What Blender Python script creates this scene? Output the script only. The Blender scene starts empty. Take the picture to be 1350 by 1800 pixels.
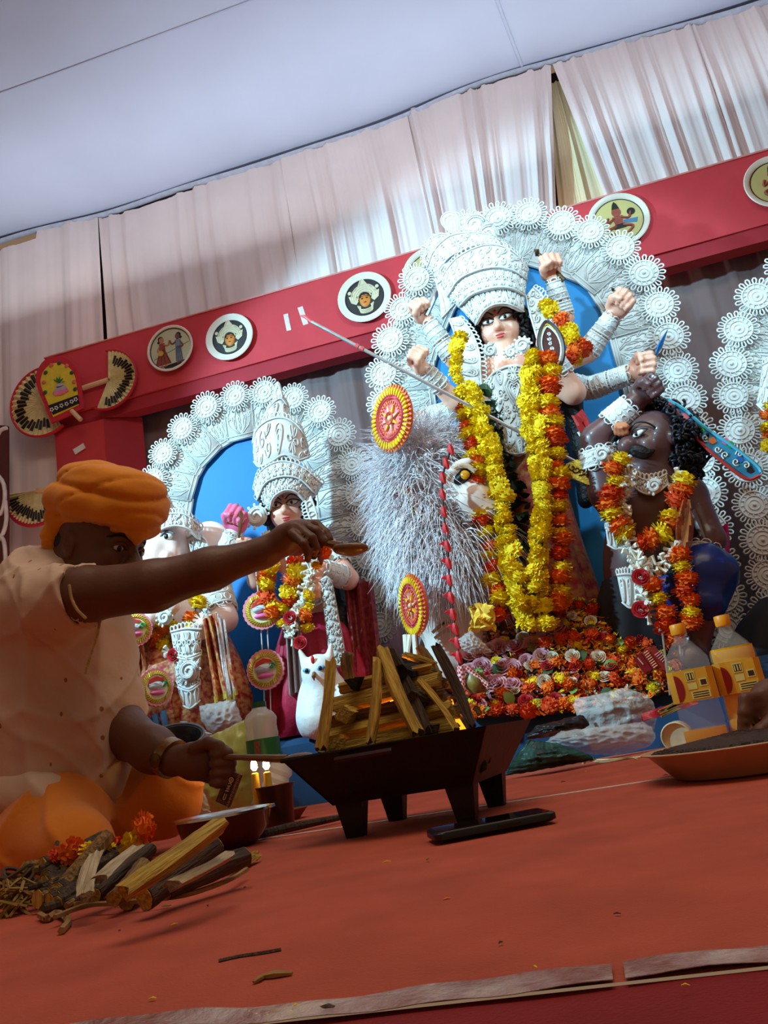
import bpy, math, random
import numpy as np
from mathutils import Matrix, Vector

# ------------------------------------------------------------------ camera
FOC, YAW, PIT, ROL, HCAM = 1400.0, math.radians(10.9), math.radians(16.2), math.radians(9.8), 0.13
FW = np.array([-math.sin(YAW)*math.cos(PIT), math.cos(YAW)*math.cos(PIT), math.sin(PIT)])
_R0 = np.array([math.cos(YAW), math.sin(YAW), 0.0]); _U0 = np.cross(_R0, FW)
RT = math.cos(ROL)*_R0 - math.sin(ROL)*_U0
UP = math.sin(ROL)*_R0 + math.cos(ROL)*_U0
CAM = np.array([0.0, 0.0, HCAM])
SC = bpy.context.scene
COL = SC.collection
cd = bpy.data.cameras.new('camera'); cam = bpy.data.objects.new('camera', cd); COL.objects.link(cam)
cd.sensor_fit = 'AUTO'; cd.sensor_width = 36.0; cd.lens = FOC/1800.0*36.0
cd.clip_start = 0.02; cd.clip_end = 60
cam.matrix_world = Matrix(((RT[0], UP[0], -FW[0], CAM[0]), (RT[1], UP[1], -FW[1], CAM[1]), (RT[2], UP[2], -FW[2], CAM[2]), (0, 0, 0, 1)))
SC.camera = cam
SC.view_settings.view_transform = 'Standard'; SC.view_settings.look = 'None'
SC.view_settings.gamma = 1.0; SC.view_settings.use_curve_mapping = False
SC.view_settings.exposure = 0.0
SC.cycles.max_bounces = 6; SC.cycles.diffuse_bounces = 3; SC.cycles.glossy_bounces = 3; SC.cycles.transmission_bounces = 4; SC.cycles.transparent_max_bounces = 8
SC.cycles.caustics_reflective = False; SC.cycles.caustics_refractive = False; SC.cycles.sample_clamp_indirect = 6.0

# ------------------------------------------------------------------ world and lamps
def lin(c):
    return tuple(((v/255.0)/12.92 if v/255.0 <= 0.04045 else ((v/255.0+0.055)/1.055)**2.4) for v in c)
w = bpy.data.worlds.new('hall_light'); SC.world = w; w.use_nodes = True
w.node_tree.nodes['Background'].inputs[0].default_value = (*lin((232, 190, 150)), 1)
w.node_tree.nodes['Background'].inputs[1].default_value = 0.27
def aim(o, loc, tgt):
    o.location = loc
    o.rotation_euler = (Vector(tgt)-Vector(loc)).to_track_quat('-Z', 'Y').to_euler()
def spot(name, loc, tgt, power, col, ang, blend=0.4, size=0.12):
    l = bpy.data.lights.new(name, 'SPOT'); l.energy = power; l.color = col; l.spot_size = math.radians(ang)
    l.spot_blend = blend; l.shadow_soft_size = size
    o = bpy.data.objects.new(name, l); COL.objects.link(o); aim(o, loc, tgt); return o
def area(name, loc, tgt, power, col, sx, sy):
    l = bpy.data.lights.new(name, 'AREA'); l.energy = power; l.color = col; l.shape = 'RECTANGLE'; l.size = sx; l.size_y = sy
    o = bpy.data.objects.new(name, l); COL.objects.link(o); aim(o, loc, tgt); return o
def point(name, loc, power, col, size=0.02):
    l = bpy.data.lights.new(name, 'POINT'); l.energy = power; l.color = col; l.shadow_soft_size = size
    o = bpy.data.objects.new(name, l); COL.objects.link(o); o.location = loc; return o
COOL = (0.40, 0.80, 1.0); WARM = (1.0, 0.72, 0.45)
spot('stage_flood', (-2.35, 0.9, 2.0), (-0.45, 2.9, 1.35), 560, COOL, 62, 0.35, 0.06)
spot('idol_flood', (1.9, 0.6, 2.5), (0.45, 2.95, 1.65), 230, (0.42, 0.82, 1.0), 40, 0.5, 0.08)
spot('goddess_fill', (-0.9, 0.5, 2.6), (0.12, 2.9, 1.62), 260, (0.40, 0.80, 1.0), 40, 0.5, 0.06)  # added lamp above the frame to brighten the goddess
area('ceiling_band_fill', (-0.5, 3.22, 2.66), (-0.5, 3.02, 3.2), 17, (0.86, 0.94, 1.0), 5.2, 0.06)  # added upward strip that brightens the ceiling near the drapes, no actual tubes
spot('high_flood', (0.9, 0.4, 1.7), (0.75, 1.9, 3.2), 16, (0.56, 0.80, 1.0), 84, 0.9, 0.12)
area('drape_wash', (-0.4, 1.2, 3.0), (-0.4, 3.55, 2.6), 5, (1.0, 0.90, 0.86), 3.0, 0.3)  # added out-of-view wash to lift the drapes
area('floor_fill', (0.2, 0.9, 3.05), (0.2, 0.9, 0.0), 37, (1.0, 0.80, 0.58), 2.6, 1.2)  # added unseen overhead panel, warm fill for the carpet
spot('pink_uplight', (-2.3, 3.2, 0.4), (-2.2, 3.6, 2.4), 14, (1.0, 0.55, 0.42), 80, 0.9, 0.1)
spot('amber_uplight', (1.55, 3.3, 0.3), (1.3, 3.62, 1.7), 8, (1.0, 0.72, 0.40), 80, 0.9, 0.1)
spot('mauve_uplight', (-0.65, 3.3, 0.3), (-0.7, 3.6, 1.9), 7, (0.85, 0.62, 0.85), 90, 0.9, 0.1)

spot('ceiling_patch_fill', (-0.35, 0.9, 2.0), (-0.5, 2.75, 3.25), 30, (0.92, 0.97, 1.0), 56, 0.95, 0.12)  # added spot that makes a bright patch on the tent cloth
spot('peach_spot', (-1.3, 2.7, 2.9), (-2.5, 3.55, 2.55), 5, (1.0, 0.62, 0.42), 60, 0.9, 0.1)
spot('rose_spot', (-0.3, 2.6, 2.95), (0.05, 3.55, 2.5), 3.5, (1.0, 0.60, 0.55), 70, 0.9, 0.1)
# ------------------------------------------------------------------ pixel -> place
def ray(x, y): return FW+(x-675)/FOC*RT-(y-900)/FOC*UP
def P(x, y, Y):                       # the point seen at a photo pixel, on the upright plane at depth Y
    d = ray(x, y); return CAM+d*(Y/d[1])
def G(x, y, z=0.0):                   # the point seen at a photo pixel, on the level plane at height z
    d = ray(x, y); return CAM+d*((z-HCAM)/d[2])
def PX(x, y, Y):                      # metres per photo pixel there
    return float(np.dot(P(x, y, Y)-CAM, FW))/FOC
def A(*p): return np.array(p, dtype=float)
def nrm(v):
    v = np.asarray(v, float); n = np.linalg.norm(v); return v/n if n > 1e-12 else v
def frame(z, up=(0, 0, 1)):           # 3x3 with columns x, y, z
    z = nrm(z); up = np.asarray(up, float)
    if abs(np.dot(z, nrm(up))) > 0.98: up = A(0, 1, 0) if abs(z[1]) < 0.9 else A(1, 0, 0)
    x = nrm(np.cross(up, z)); y = np.cross(z, x); return np.stack([x, y, z], 1)
def rotz(a):
    c, s = math.cos(a), math.sin(a); return A((c, -s, 0), (s, c, 0), (0, 0, 1))
def rotx(a):
    c, s = math.cos(a), math.sin(a); return A((1, 0, 0), (0, c, -s), (0, s, c))
def roty(a):
    c, s = math.cos(a), math.sin(a); return A((c, 0, s), (0, 1, 0), (-s, 0, c))
def spline(pts, n):                   # Catmull-Rom through pts (any dimension)
    p = np.asarray(pts, float)
    if len(p) == 2: return [p[0]+(p[1]-p[0])*t for t in np.linspace(0, 1, n)]
    q = np.vstack([2*p[0]-p[1], p, 2*p[-1]-p[-2]]); m = len(p)-1; out = []
    for u in np.linspace(0, m, n):
        i = min(int(u), m-1); t = u-i; a, b, c, d = q[i:i+4]
        out.append(0.5*((2*b)+(c-a)*t+(2*a-5*b+4*c-d)*t*t+(3*b-a-3*c+d)*t**3))
    return out

# ------------------------------------------------------------------ materials
MATS = {}
def M(name, c, rough=0.6, vary=0.12, vscale=30, bump=0.0, bscale=60, metal=0.0, trans=0.0, emit=0.0, sheen=0.0, alpha=1.0, c2=None, ior=1.45, coat=0.0, sss=0.0, coord='Object', bvec=None):
    if name in MATS: return MATS[name]
    m = bpy.data.materials.new(name); m.use_nodes = True; nt = m.node_tree; b = nt.nodes['Principled BSDF']
    cl = lin(c); b.inputs['Roughness'].default_value = rough; b.inputs['Metallic'].default_value = metal
    b.inputs['Transmission Weight'].default_value = trans; b.inputs['IOR'].default_value = ior
    b.inputs['Alpha'].default_value = alpha; b.inputs['Coat Weight'].default_value = coat
    if sheen: b.inputs['Sheen Weight'].default_value = sheen
    b.inputs['Base Color'].default_value = (*cl, 1)
    tc = nt.nodes.new('ShaderNodeTexCoord')
    vec = tc.outputs[coord]
    if bvec:
        mp = nt.nodes.new('ShaderNodeMapping'); mp.inputs['Scale'].default_value = bvec
        nt.links.new(vec, mp.inputs['Vector']); vec = mp.outputs['Vector']
    if vary or c2:
        n = nt.nodes.new('ShaderNodeTexNoise'); n.inputs['Scale'].default_value = vscale; n.inputs['Detail'].default_value = 4
        nt.links.new(vec, n.inputs['Vector'])
        r = nt.nodes.new('ShaderNodeValToRGB'); e = r.color_ramp.elements
        if c2:
            e[0].color = (*cl, 1); e[1].color = (*lin(c2), 1); e[0].position = 0.38; e[1].position = 0.62
        else:
            e[0].color = (*[v*(1-vary) for v in cl], 1); e[1].color = (*[min(1, v*(1+vary)) for v in cl], 1); e[0].position = 0.3; e[1].position = 0.7
        nt.links.new(n.outputs['Fac'], r.inputs['Fac']); nt.links.new(r.outputs['Color'], b.inputs['Base Color'])
    if bump:
        n2 = nt.nodes.new('ShaderNodeTexNoise'); n2.inputs['Scale'].default_value = bscale; n2.inputs['Detail'].default_value = 5
        nt.links.new(vec, n2.inputs['Vector'])
        bp = nt.nodes.new('ShaderNodeBump'); bp.inputs['Strength'].default_value = bump; bp.inputs['Distance'].default_value = 0.01
        nt.links.new(n2.outputs['Fac'], bp.inputs['Height']); nt.links.new(bp.outputs['Normal'], b.inputs['Normal'])
    if emit:
        b.inputs['Emission Color'].default_value = (*cl, 1); b.inputs['Emission Strength'].default_value = emit
    MATS[name] = m; return m

# ------------------------------------------------------------------ mesh builder
class MB:
    def __init__(s): s.v = []; s.f = []
    def add(s, v, f):
        o = len(s.v); s.v.extend([tuple(map(float, p)) for p in v]); s.f.extend([tuple(i+o for i in q) for q in f]); return s
    def box(s, c, size, R=None, taper=1.0):
        x, y, z = [d/2 for d in size]; R = np.eye(3) if R is None else R; c = np.asarray(c, float); t = taper
        v = [(-x*t, -y*t, -z), (x*t, -y*t, -z), (x*t, y*t, -z), (-x*t, y*t, -z), (-x, -y, z), (x, -y, z), (x, y, z), (-x, y, z)]
        return s.add([c+R@A(*p) for p in v], [(3, 2, 1, 0), (4, 5, 6, 7), (0, 1, 5, 4), (1, 2, 6, 5), (2, 3, 7, 6), (3, 0, 4, 7)])
    def tube(s, pts, r, n=8, cap=True, squash=None, up=(0, 0, 1), closed=False):
        p = [np.asarray(q, float) for q in pts]; m = len(p)
        rr = list(r) if hasattr(r, '__len__') else [r]*m
        v = []; x = None
        for i in range(m):
            if closed: t = nrm(p[(i+1) % m]-p[i-1])
            else: t = nrm(p[min(i+1, m-1)]-p[max(i-1, 0)])
            if x is None: x = frame(t, up)[:, 0]
            else: x = nrm(x-t*np.dot(x, t))
            y = np.cross(t, x); sq = squash if squash else 1.0
            for k in range(n):
                a = 2*math.pi*k/n; v.append(p[i]+rr[i]*(math.cos(a)*x+sq*math.sin(a)*y))
        f = []
        for i in range(m if closed else m-1):
            j = (i+1) % m
            for k in range(n): l = (k+1) % n; f.append((i*n+k, i*n+l, j*n+l, j*n+k))
        if cap and not closed: f.append(tuple(range(n-1, -1, -1))); f.append(tuple((m-1)*n+k for k in range(n)))
        return s.add(v, f)
    def lathe(s, c, prof, n=24, R=None, sx=1.0, sy=1.0, wob=None):
        R = np.eye(3) if R is None else R; c = np.asarray(c, float); v = []; f = []; m = len(prof)
        for i, (r, z) in enumerate(prof):
            for k in range(n):
                a = 2*math.pi*k/n; q = r*(1+(wob(a, i) if wob else 0)); v.append(c+R@A(q*math.cos(a)*sx, q*math.sin(a)*sy, z))
        for i in range(m-1):
            for k in range(n): l = (k+1) % n; f.append((i*n+k, i*n+l, (i+1)*n+l, (i+1)*n+k))
        if prof[0][0] > 1e-5: f.append(tuple(range(n-1, -1, -1)))
        if prof[-1][0] > 1e-5: f.append(tuple((m-1)*n+k for k in range(n)))
        return s.add(v, f)
    def ell(s, c, rad, R=None, nu=12, nv=8, disp=None):
        R = np.eye(3) if R is None else R; c = np.asarray(c, float); rad = (rad,)*3 if not hasattr(rad, '__len__') else rad
        v = [c+R@A(0, 0, -rad[2])]; f = []
        for j in range(1, nv):
            b = -math.pi/2+math.pi*j/nv
            for i in range(nu):
                a = 2*math.pi*i/nu; q = 1+(disp(a, b) if disp else 0)
                v.append(c+R@A(q*rad[0]*math.cos(a)*math.cos(b), q*rad[1]*math.sin(a)*math.cos(b), q*rad[2]*math.sin(b)))
        v.append(c+R@A(0, 0, rad[2])); e = len(v)-1
        for i in range(nu):
            k = (i+1) % nu; f.append((0, 1+k, 1+i)); f.append((e, 1+(nv-2)*nu+i, 1+(nv-2)*nu+k))
            for j in range(nv-2): a0 = 1+j*nu; f.append((a0+i, a0+k, a0+nu+k, a0+nu+i))
        return s.add(v, f)
    def prism(s, poly, d):              # outline (3-D points in a plane) pushed along d
        p = [np.asarray(q, float) for q in poly]; d = np.asarray(d, float); n = len(p)
        v = p+[q+d for q in p]
        return s.add(v, [tuple(range(n)), tuple(range(2*n-1, n-1, -1))]+[((i+1) % n, i, n+i, n+(i+1) % n) for i in range(n)])
    def sheet(s, g, th=0.0, wrap=False, away=None):   # grid of points [rows][cols]; th gives it a back face
        g = np.asarray(g, float); r, c = g.shape[:2]; F = []
        for i in range(r-1):
            for j in range(c if wrap else c-1): k = (j+1) % c; F.append((i*c+j, i*c+k, (i+1)*c+k, (i+1)*c+j))
        if not th: return s.add(g.reshape(-1, 3), F)
        du = np.gradient(g, axis=1); dv = np.gradient(g, axis=0); n = np.cross(du, dv); n /= np.linalg.norm(n, axis=2, keepdims=True)+1e-9
        
        if away is not None and np.dot(n.mean(axis=(0, 1)), away) < 0: th = -th
        b = g+n*th; N = r*c
        F2 = F+[tuple(N+i for i in reversed(q)) for q in F]
        if not wrap:
            for i in range(r-1): F2 += [(i*c, (i+1)*c, N+(i+1)*c, N+i*c), ((i+1)*c-1+c*0, N+(i+1)*c-1, N+(i+2)*c-1, (i+2)*c-1)]
        for j in range(c if wrap else c-1): k = (j+1) % c; F2 += [(k, j, N+j, N+k), ((r-1)*c+j, (r-1)*c+k, N+(r-1)*c+k, N+(r-1)*c+j)]
        return s.add(np.vstack([g.reshape(-1, 3), b.reshape(-1, 3)]), F2)
    def mesh(s, name, mat, smooth=True):
        me = bpy.data.meshes.new(name); me.from_pydata(s.v, [], s.f)
        if mat: me.materials.append(mat)
        me.polygons.foreach_set('use_smooth', [bool(smooth)]*len(me.polygons)); me.update()
        if smooth and smooth != 2:
            try: me.set_sharp_from_angle(angle=math.radians(42))
            except Exception: pass
        return me
    def build(s, name, mat, parent=None, smooth=True): return put(name, s.mesh(name, mat, smooth), parent)

WM = {}                                # world matrix of each object as built
def put(name, me, parent=None, mat4=None):
    o = bpy.data.objects.new(name, me); COL.objects.link(o); m4 = Matrix.Identity(4) if mat4 is None else mat4
    if parent is not None:
        o.parent = parent; o.matrix_parent_inverse = WM[parent.name].inverted()
    o.matrix_basis = m4; WM[o.name] = m4.copy(); return o
def m4(loc, R=None, sc=1.0):
    R = np.eye(3) if R is None else R; sc = (sc,)*3 if not hasattr(sc, '__len__') else sc; K = R@np.diag(sc)
    return Matrix([[*K[0], loc[0]], [*K[1], loc[1]], [*K[2], loc[2]], [0, 0, 0, 1]])
def tag(o, label=None, cat=None, group=None, kind=None):
    if label: o['label'] = label
    if cat: o['category'] = cat
    if group: o['group'] = group
    if kind: o['kind'] = kind
    return o
def thing(name, label, cat, loc, group=None):
    o = bpy.data.objects.new(name, None); COL.objects.link(o); o.empty_display_size = 0.05
    o.matrix_basis = Matrix.Translation(Vector(loc)); WM[o.name] = o.matrix_basis.copy(); return tag(o, label, cat, group)

# ------------------------------------------------------------------ smooth bodies (distance field -> one surface)
class Body:
    def __init__(s): s.p = []
    def cap(s, a, b, ra, rb=None, k=0.02): s.p.append(('c', np.asarray(a, float), np.asarray(b, float), ra, ra if rb is None else rb, k)); return s
    def chain(s, pts, rs, k=0.02):
        for i in range(len(pts)-1): s.cap(pts[i], pts[i+1], rs[i], rs[i+1], k)
        return s
    def ell(s, c, rad, R=None, k=0.02, sub=False):
        s.p.append(('s' if sub else 'e', np.asarray(c, float), np.asarray(rad if hasattr(rad, '__len__') else (rad,)*3, float), np.eye(3) if R is None else R, None, k)); return s
    def mesh(s, name, mat, h=0.006, disp=None, dpad=0.0):
        lo = np.full(3, 1e9); hi = -lo; bb = []
        for q in s.p:
            if q[0] == 'c': l = np.minimum(q[1]-q[3], q[2]-q[4]); u = np.maximum(q[1]+q[3], q[2]+q[4])
            else: e = np.abs(q[3])@q[2]; l = q[1]-e; u = q[1]+e
            bb.append((l, u))
            if q[0] != 's': lo = np.minimum(lo, l); hi = np.maximum(hi, u)
        lo = lo-3*h-dpad-0.01; hi = hi+3*h+dpad+0.01; n = np.ceil((hi-lo)/h).astype(int)+1
        F = np.full(tuple(n), 1.0, np.float32)
        for q, (l, u) in zip(s.p, bb):
            k = q[5]; pad = k+dpad+3*h
            i0 = np.clip(np.floor((l-pad-lo)/h).astype(int), 0, n); i1 = np.clip(np.ceil((u+pad-lo)/h).astype(int)+1, 0, n)
            if np.any(i1 <= i0): continue
            ax = [lo[t]+h*np.arange(i0[t], i1[t]) for t in range(3)]
            X = np.stack(np.meshgrid(*ax, indexing='ij'), -1).astype(np.float32)
            if q[0] == 'c':
                ab = q[2]-q[1]; L = max(float(ab@ab), 1e-12); t = np.clip(((X-q[1])@ab)/L, 0, 1)
                d = np.linalg.norm(X-q[1]-t[..., None]*ab, axis=-1)-(q[3]+(q[4]-q[3])*t)
            else:
                Y = (X-q[1])@q[3]; r = q[2]; k0 = np.linalg.norm(Y/r, axis=-1); k1 = np.linalg.norm(Y/(r*r), axis=-1)+1e-9; d = k0*(k0-1)/k1
                d = np.where(k0 < 1e-3, -min(r), d)
            sl = tuple(slice(a, b) for a, b in zip(i0, i1)); f = F[sl]
            if q[0] == 's':
                d = -d; hh = np.clip(0.5-0.5*(d-f)/k, 0, 1); F[sl] = f*(1-(1-hh))+0 if False else np.maximum(f, d)+k*0.25*np.clip(1-np.abs(f-d)/k, 0, 1)**2
            else:
                F[sl] = np.minimum(f, d)-k*0.25*np.clip(1-np.abs(f-d)/k, 0, 1)**2
        if disp is not None:
            near = np.abs(F) < dpad+2*h; idx = np.argwhere(near); F[near] += disp(lo+idx*h).astype(np.float32)
        return nets(name, F, lo, h, mat)
    def build(s, name, mat, parent=None, h=0.006, disp=None, dpad=0.0): return put(name, s.mesh(name, mat, h, disp, dpad), parent)
def nets(name, F, lo, h, mat):
    S = F < 0; n = np.array(F.shape); acc = np.zeros(tuple(n-1)+(3,), np.float32); cnt = np.zeros(tuple(n-1), np.float32)
    cor = [(a, b, c) for a in (0, 1) for b in (0, 1) for c in (0, 1)]
    def sub(Z, c): return Z[c[0]:n[0]-1+c[0], c[1]:n[1]-1+c[1], c[2]:n[2]-1+c[2]]
    for c in cor:
        for ax in range(3):
            if c[ax]: continue
            d = list(c); d[ax] = 1; s0, s1 = sub(S, c), sub(S, d); x = s0 != s1
            if not x.any(): continue
            f0, f1 = sub(F, c)[x], sub(F, d)[x]; t = f0/(f0-f1); p = np.tile(np.array(c, np.float32), (len(t), 1)); p[:, ax] += t
            acc[x] += p; cnt[x] += 1
    act = cnt > 0; ids = np.full(act.shape, -1, np.int64); w = np.argwhere(act); ids[act] = np.arange(len(w))
    V = lo+h*(w+acc[act]/cnt[act][:, None]); Q = []
    for ax in range(3):
        a = [slice(1, -1)]*3; a[ax] = slice(0, -1); b = list(a); b[ax] = slice(1, None)
        s0, s1 = S[tuple(a)], S[tuple(b)]; e = np.argwhere(s0 != s1)
        if not len(e): continue
        fl = s0[tuple(e.T)]; off = np.ones(3, int); off[ax] = 0; e = e+off; u, v = (ax+1) % 3, (ax+2) % 3
        du = np.eye(3, dtype=int)[u]; dv = np.eye(3, dtype=int)[v]
        q = np.stack([ids[tuple((e-du-dv).T)], ids[tuple((e-dv).T)], ids[tuple(e.T)], ids[tuple((e-du).T)]], 1)
        q[~fl] = q[~fl][:, ::-1]; Q.append(q)
    Q = np.vstack(Q); Q = Q[(Q >= 0).all(1)]
    me = bpy.data.meshes.new(name); me.vertices.add(len(V)); me.vertices.foreach_set('co', V.astype(np.float32).ravel())
    me.loops.add(Q.size); me.loops.foreach_set('vertex_index', Q.astype(np.int32).ravel())
    me.polygons.add(len(Q)); me.polygons.foreach_set('loop_start', np.arange(0, Q.size, 4, dtype=np.int32)); me.polygons.foreach_set('loop_total', np.full(len(Q), 4, np.int32))
    me.polygons.foreach_set('use_smooth', np.ones(len(Q), bool))
    if mat: me.materials.append(mat)
    me.update(calc_edges=True); return me
def wav(X, s, seed=0):                 # cheap smooth noise in -1..1
    r = np.random.RandomState(seed); o = 0
    for i in range(5):
        d = r.normal(size=3); d /= np.linalg.norm(d); o = o+np.sin(X@(d*s*(1+0.35*i))+r.uniform(0, 6.28))
    return o/5.0

# ================================================================== SETTING
rnd = random.Random(7)
def PP(pts, Y): return [P(x, y, Y) for x, y in pts]
def circ(cx, cy, r, n=28, a0=0, a1=360, sy=1.0):
    return [(cx+r*math.cos(math.radians(a0+(a1-a0)*i/n)), cy+sy*r*math.sin(math.radians(a0+(a1-a0)*i/n))) for i in range(n if a1-a0 == 360 else n+1)]
class Flat:                            # small upright drawing board on a wall: unit coordinates -> world, u right, v up, w out
    def __init__(s, c, r, tilt=0.0, yaw=0.0):
        s.c = np.asarray(c, float); s.r = r; t = tilt
        X = A(math.cos(yaw), math.sin(yaw), 0); N = A(math.sin(yaw), -math.cos(yaw), 0)
        s.X = math.cos(t)*X+math.sin(t)*A(0, 0, 1); s.Z = -math.sin(t)*X+math.cos(t)*A(0, 0, 1); s.N = N
    def p(s, u, v, w=0.0): return s.c+s.r*(u*s.X+v*s.Z)+w*s.N
    def R(s): return np.stack([s.X, s.Z, s.N], 1)
    def poly(s, mb, pts, w0, th): mb.prism([s.p(u, v, w0) for u, v in pts], s.N*th); return mb
    def disc(s, mb, u, v, r, w0, th, n=24, sy=1.0): return s.poly(mb, [(u+r*math.cos(2*math.pi*i/n), v+sy*r*math.sin(2*math.pi*i/n)) for i in range(n)], w0, th)
    def stroke(s, mb, pts, rad, w0, n=5, k=None):
        q = spline(pts, k or len(pts)*3); mb.tube([s.p(a[0], a[1], w0) for a in q], rad, n); return mb
    def ring(s, mb, u, v, r, rad, w0, n=24, m=5, sy=1.0):
        mb.tube([s.p(u+r*math.cos(2*math.pi*i/n), v+sy*r*math.sin(2*math.pi*i/n), w0) for i in range(n)], rad, m, closed=True); return mb

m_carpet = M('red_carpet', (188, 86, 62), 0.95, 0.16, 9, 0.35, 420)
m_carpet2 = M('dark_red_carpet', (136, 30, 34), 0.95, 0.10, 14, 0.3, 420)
m_ceil = M('white_tent_cloth', (192, 204, 228), 0.8, 0.03, 3, 0.08, 14)
m_curt = M('white_drape', (238, 226, 224), 0.85, 0.05, 4)
m_back = M('drape_painted_shaded', (134, 112, 112), 0.9, 0.10, 3)  # same white drape cloth, its shade put into the colour
m_red = M('red_cloth', (206, 62, 70), 0.8, 0.06, 8, 0.06, 30)
m_red2 = M('deep_red_cloth', (176, 44, 56), 0.8, 0.06, 8)
m_cream = M('cream_cloth', (240, 228, 190), 0.8, 0.04, 6)
m_dark = M('painted_gap_shade', (30, 26, 24), 0.9)  # near-black colour stands in for shade in the gap
m_tape = M('clear_packing_tape', (196, 178, 176), 0.18, 0.0, 20, 0.5, 160, c2=(150, 96, 90))
m_blue = M('blue_board', (18, 128, 190), 0.6, 0.06, 5)
m_plinth = M('blue_plinth_cloth', (30, 66, 104), 0.9, 0.15, 6, 0.1, 40)

def carpet_z(x, y):
    return 0.0016*math.sin(3.1*y+1.3*x)+0.0012*math.sin(9*y-2.0*x+1)
mb = MB()
NX, NY = 90, 110
mb.sheet([[A(-4.5+9.0*i/NX, 0.455+(5.6-0.455)*(j/NY)**1.5, carpet_z(-4.5+9.0*i/NX, 0.455+(5.6-0.455)*(j/NY)**1.5)) for i in range(NX+1)] for j in range(NY+1)])
fl = mb.build('floor', m_carpet); tag(fl, 'red-orange carpet spread across the stage floor', 'floor', kind='structure')
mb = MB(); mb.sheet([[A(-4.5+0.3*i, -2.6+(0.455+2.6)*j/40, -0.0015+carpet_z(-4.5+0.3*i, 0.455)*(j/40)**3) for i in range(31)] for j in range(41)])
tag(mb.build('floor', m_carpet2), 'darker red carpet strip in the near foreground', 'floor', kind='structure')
def tape(x0, x1, lab):
    mb = MB(); g = []
    for j in range(5):
        row = []
        for i in range(61):
            x = x0+(x1-x0)*i/60; y = 0.449+0.028*(j/4)+0.0035*math.sin(17*x+1)+0.002*math.sin(41*x); row.append(A(x, y, carpet_z(x, max(y, .455))+0.0022+0.0012*math.sin(j*1.9+x*60)*math.sin(x*33)))
        g.append(row)
    mb.sheet(g, 0.0004); tag(mb.build('packing_tape', m_tape), lab, 'tape', 'packing tape strips on the carpet edge')
q = G(1090, 1724); tape(-0.75, q[0]-0.003, 'long wrinkled clear packing tape strip, left of the break, along the carpet seam')
tape(q[0]+0.003, 0.8, 'clear packing tape strip right of the break along the carpet seam')
mb = MB(); s = spline([G(300, 1497), G(547, 1462), G(1000, 1395), G(1202, 1365), G(1420, 1336)], 30)
mb.tube([p+A(0, 0, carpet_z(p[0], p[1])+0.001) for p in s], 0.006, 5, squash=0.25)
tag(mb.build('floor_seam', M('seam_white', (236, 214, 205), 0.5)), 'thin white seam line running across the carpet behind the brazier', 'seam', kind='structure')

# ceiling: tent cloth with soft sags and seams
ZC = P(675, 206, 3.55)[2]
def ceil_z(x, y):
    s = max(0.0, 3.58-y)
    e = math.exp(-s*2.2)
    return ZC+0.012+0.02*math.sin(1.6*x+0.5)*e+0.012*math.sin(4.1*x)*e+0.05*(1-math.cos(s*1.25))*0.5-0.02*abs(math.sin(1.05*x))
mb = MB(); mb.sheet([[A(-5+0.09*i, 3.60-0.085*j, ceil_z(-5+0.09*i, 3.60-0.085*j)) for i in range(100)] for j in range(76)])
c = mb.build('ceiling', m_ceil); tag(c, 'white tent cloth ceiling stretched overhead', 'ceiling', kind='structure')
def cseam(a, b, r=0.004):
    mb = MB(); pa, pb = G(*a, ZC), G(*b, ZC); q = [pa+(pb-pa)*t for t in np.linspace(-0.4, 1.6, 30)]
    mb.tube([A(p[0], p[1], ceil_z(p[0], p[1])-0.001) for p in q if p[1] < 3.57], r, 5); o = mb.build('ceiling_seam', m_ceil, c)
cseam((0, 165), (430, 8)); cseam((880, 20), (910, 100), 0.009)
mb = MB()
q = [A(x, 3.555, ceil_z(x, 3.56)-0.022+0.010*math.sin(2.6*x)+0.006*math.sin(7*x)) for x in np.linspace(-4.2, 3.2, 90)]
mb.tube(q, 0.022, 6, squash=0.5); mb.build('ceiling_hem', M('hem_blue_white', (178, 190, 212), 0.8), c)
mb = MB(); mb.box((-0.5, 3.72, ZC-0.1), (8, 0.03, 0.35)); tag(mb.build('wall_back', m_dark), 'near-black panel painted as shade behind the drapes under the tent ceiling', 'wall', kind='structure')
mb = MB(); mb.box((-0.5, 3.74, 1.6), (9, 0.02, 3.4)); tag(mb.build('wall_back', M('brown_rear_cloth', (96, 80, 76), 0.9)), 'brown cloth behind the stage drapes', 'wall', kind='structure')

def drape(name, label, xt0, xt1, xb0, xb1, zt, zb, Y, mat, pleats, depth, seed, group, top=None, cols=120, rows=26):
    r = random.Random(seed); ph = [r.uniform(0, 6.28) for _ in range(6)]; g = []
    for j in range(rows+1):
        t = j/rows; row = []
        for i in range(cols+1):
            u = i/cols; uw = u+0.03*math.sin(2*math.pi*u*1.7+ph[0])
            x0 = xt0+(xb0-xt0)*t; x1 = xt1+(xb1-xt1)*t
            a = 2*math.pi*pleats*uw+ph[1]+0.5*math.sin(3*t+ph[2])
            d = depth*(0.55+0.45*math.sin(2*math.pi*u*2.3+ph[3]))*(math.sin(a)+0.35*math.sin(2.3*a+ph[4]+t)+0.2*math.sin(5.1*a+ph[5]))*(0.5+0.5*min(1, t*3))
            zz = (zt if top is None else top(x0+(x1-x0)*u))
            row.append(A(x0+(x1-x0)*u, Y+d, zz+(zb-zz)*t))
        g.append(row)
    mb = MB(); mb.sheet(g); o = mb.build(name, mat, None, 2); return tag(o, label, 'curtain', group)
def XT(px, Y=3.55): return P(px, 206-0.342*(px-675), Y)[0]
def ctop(x): return ceil_z(x, 3.55)-0.018-0.02*abs(math.sin(2.9*x+0.4))-(0.05 if x < -2.45 else 0)
ZB = P(675, 430, 3.5)[2]-0.1
GU = 'white drapes hanging from the tent ceiling'
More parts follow.
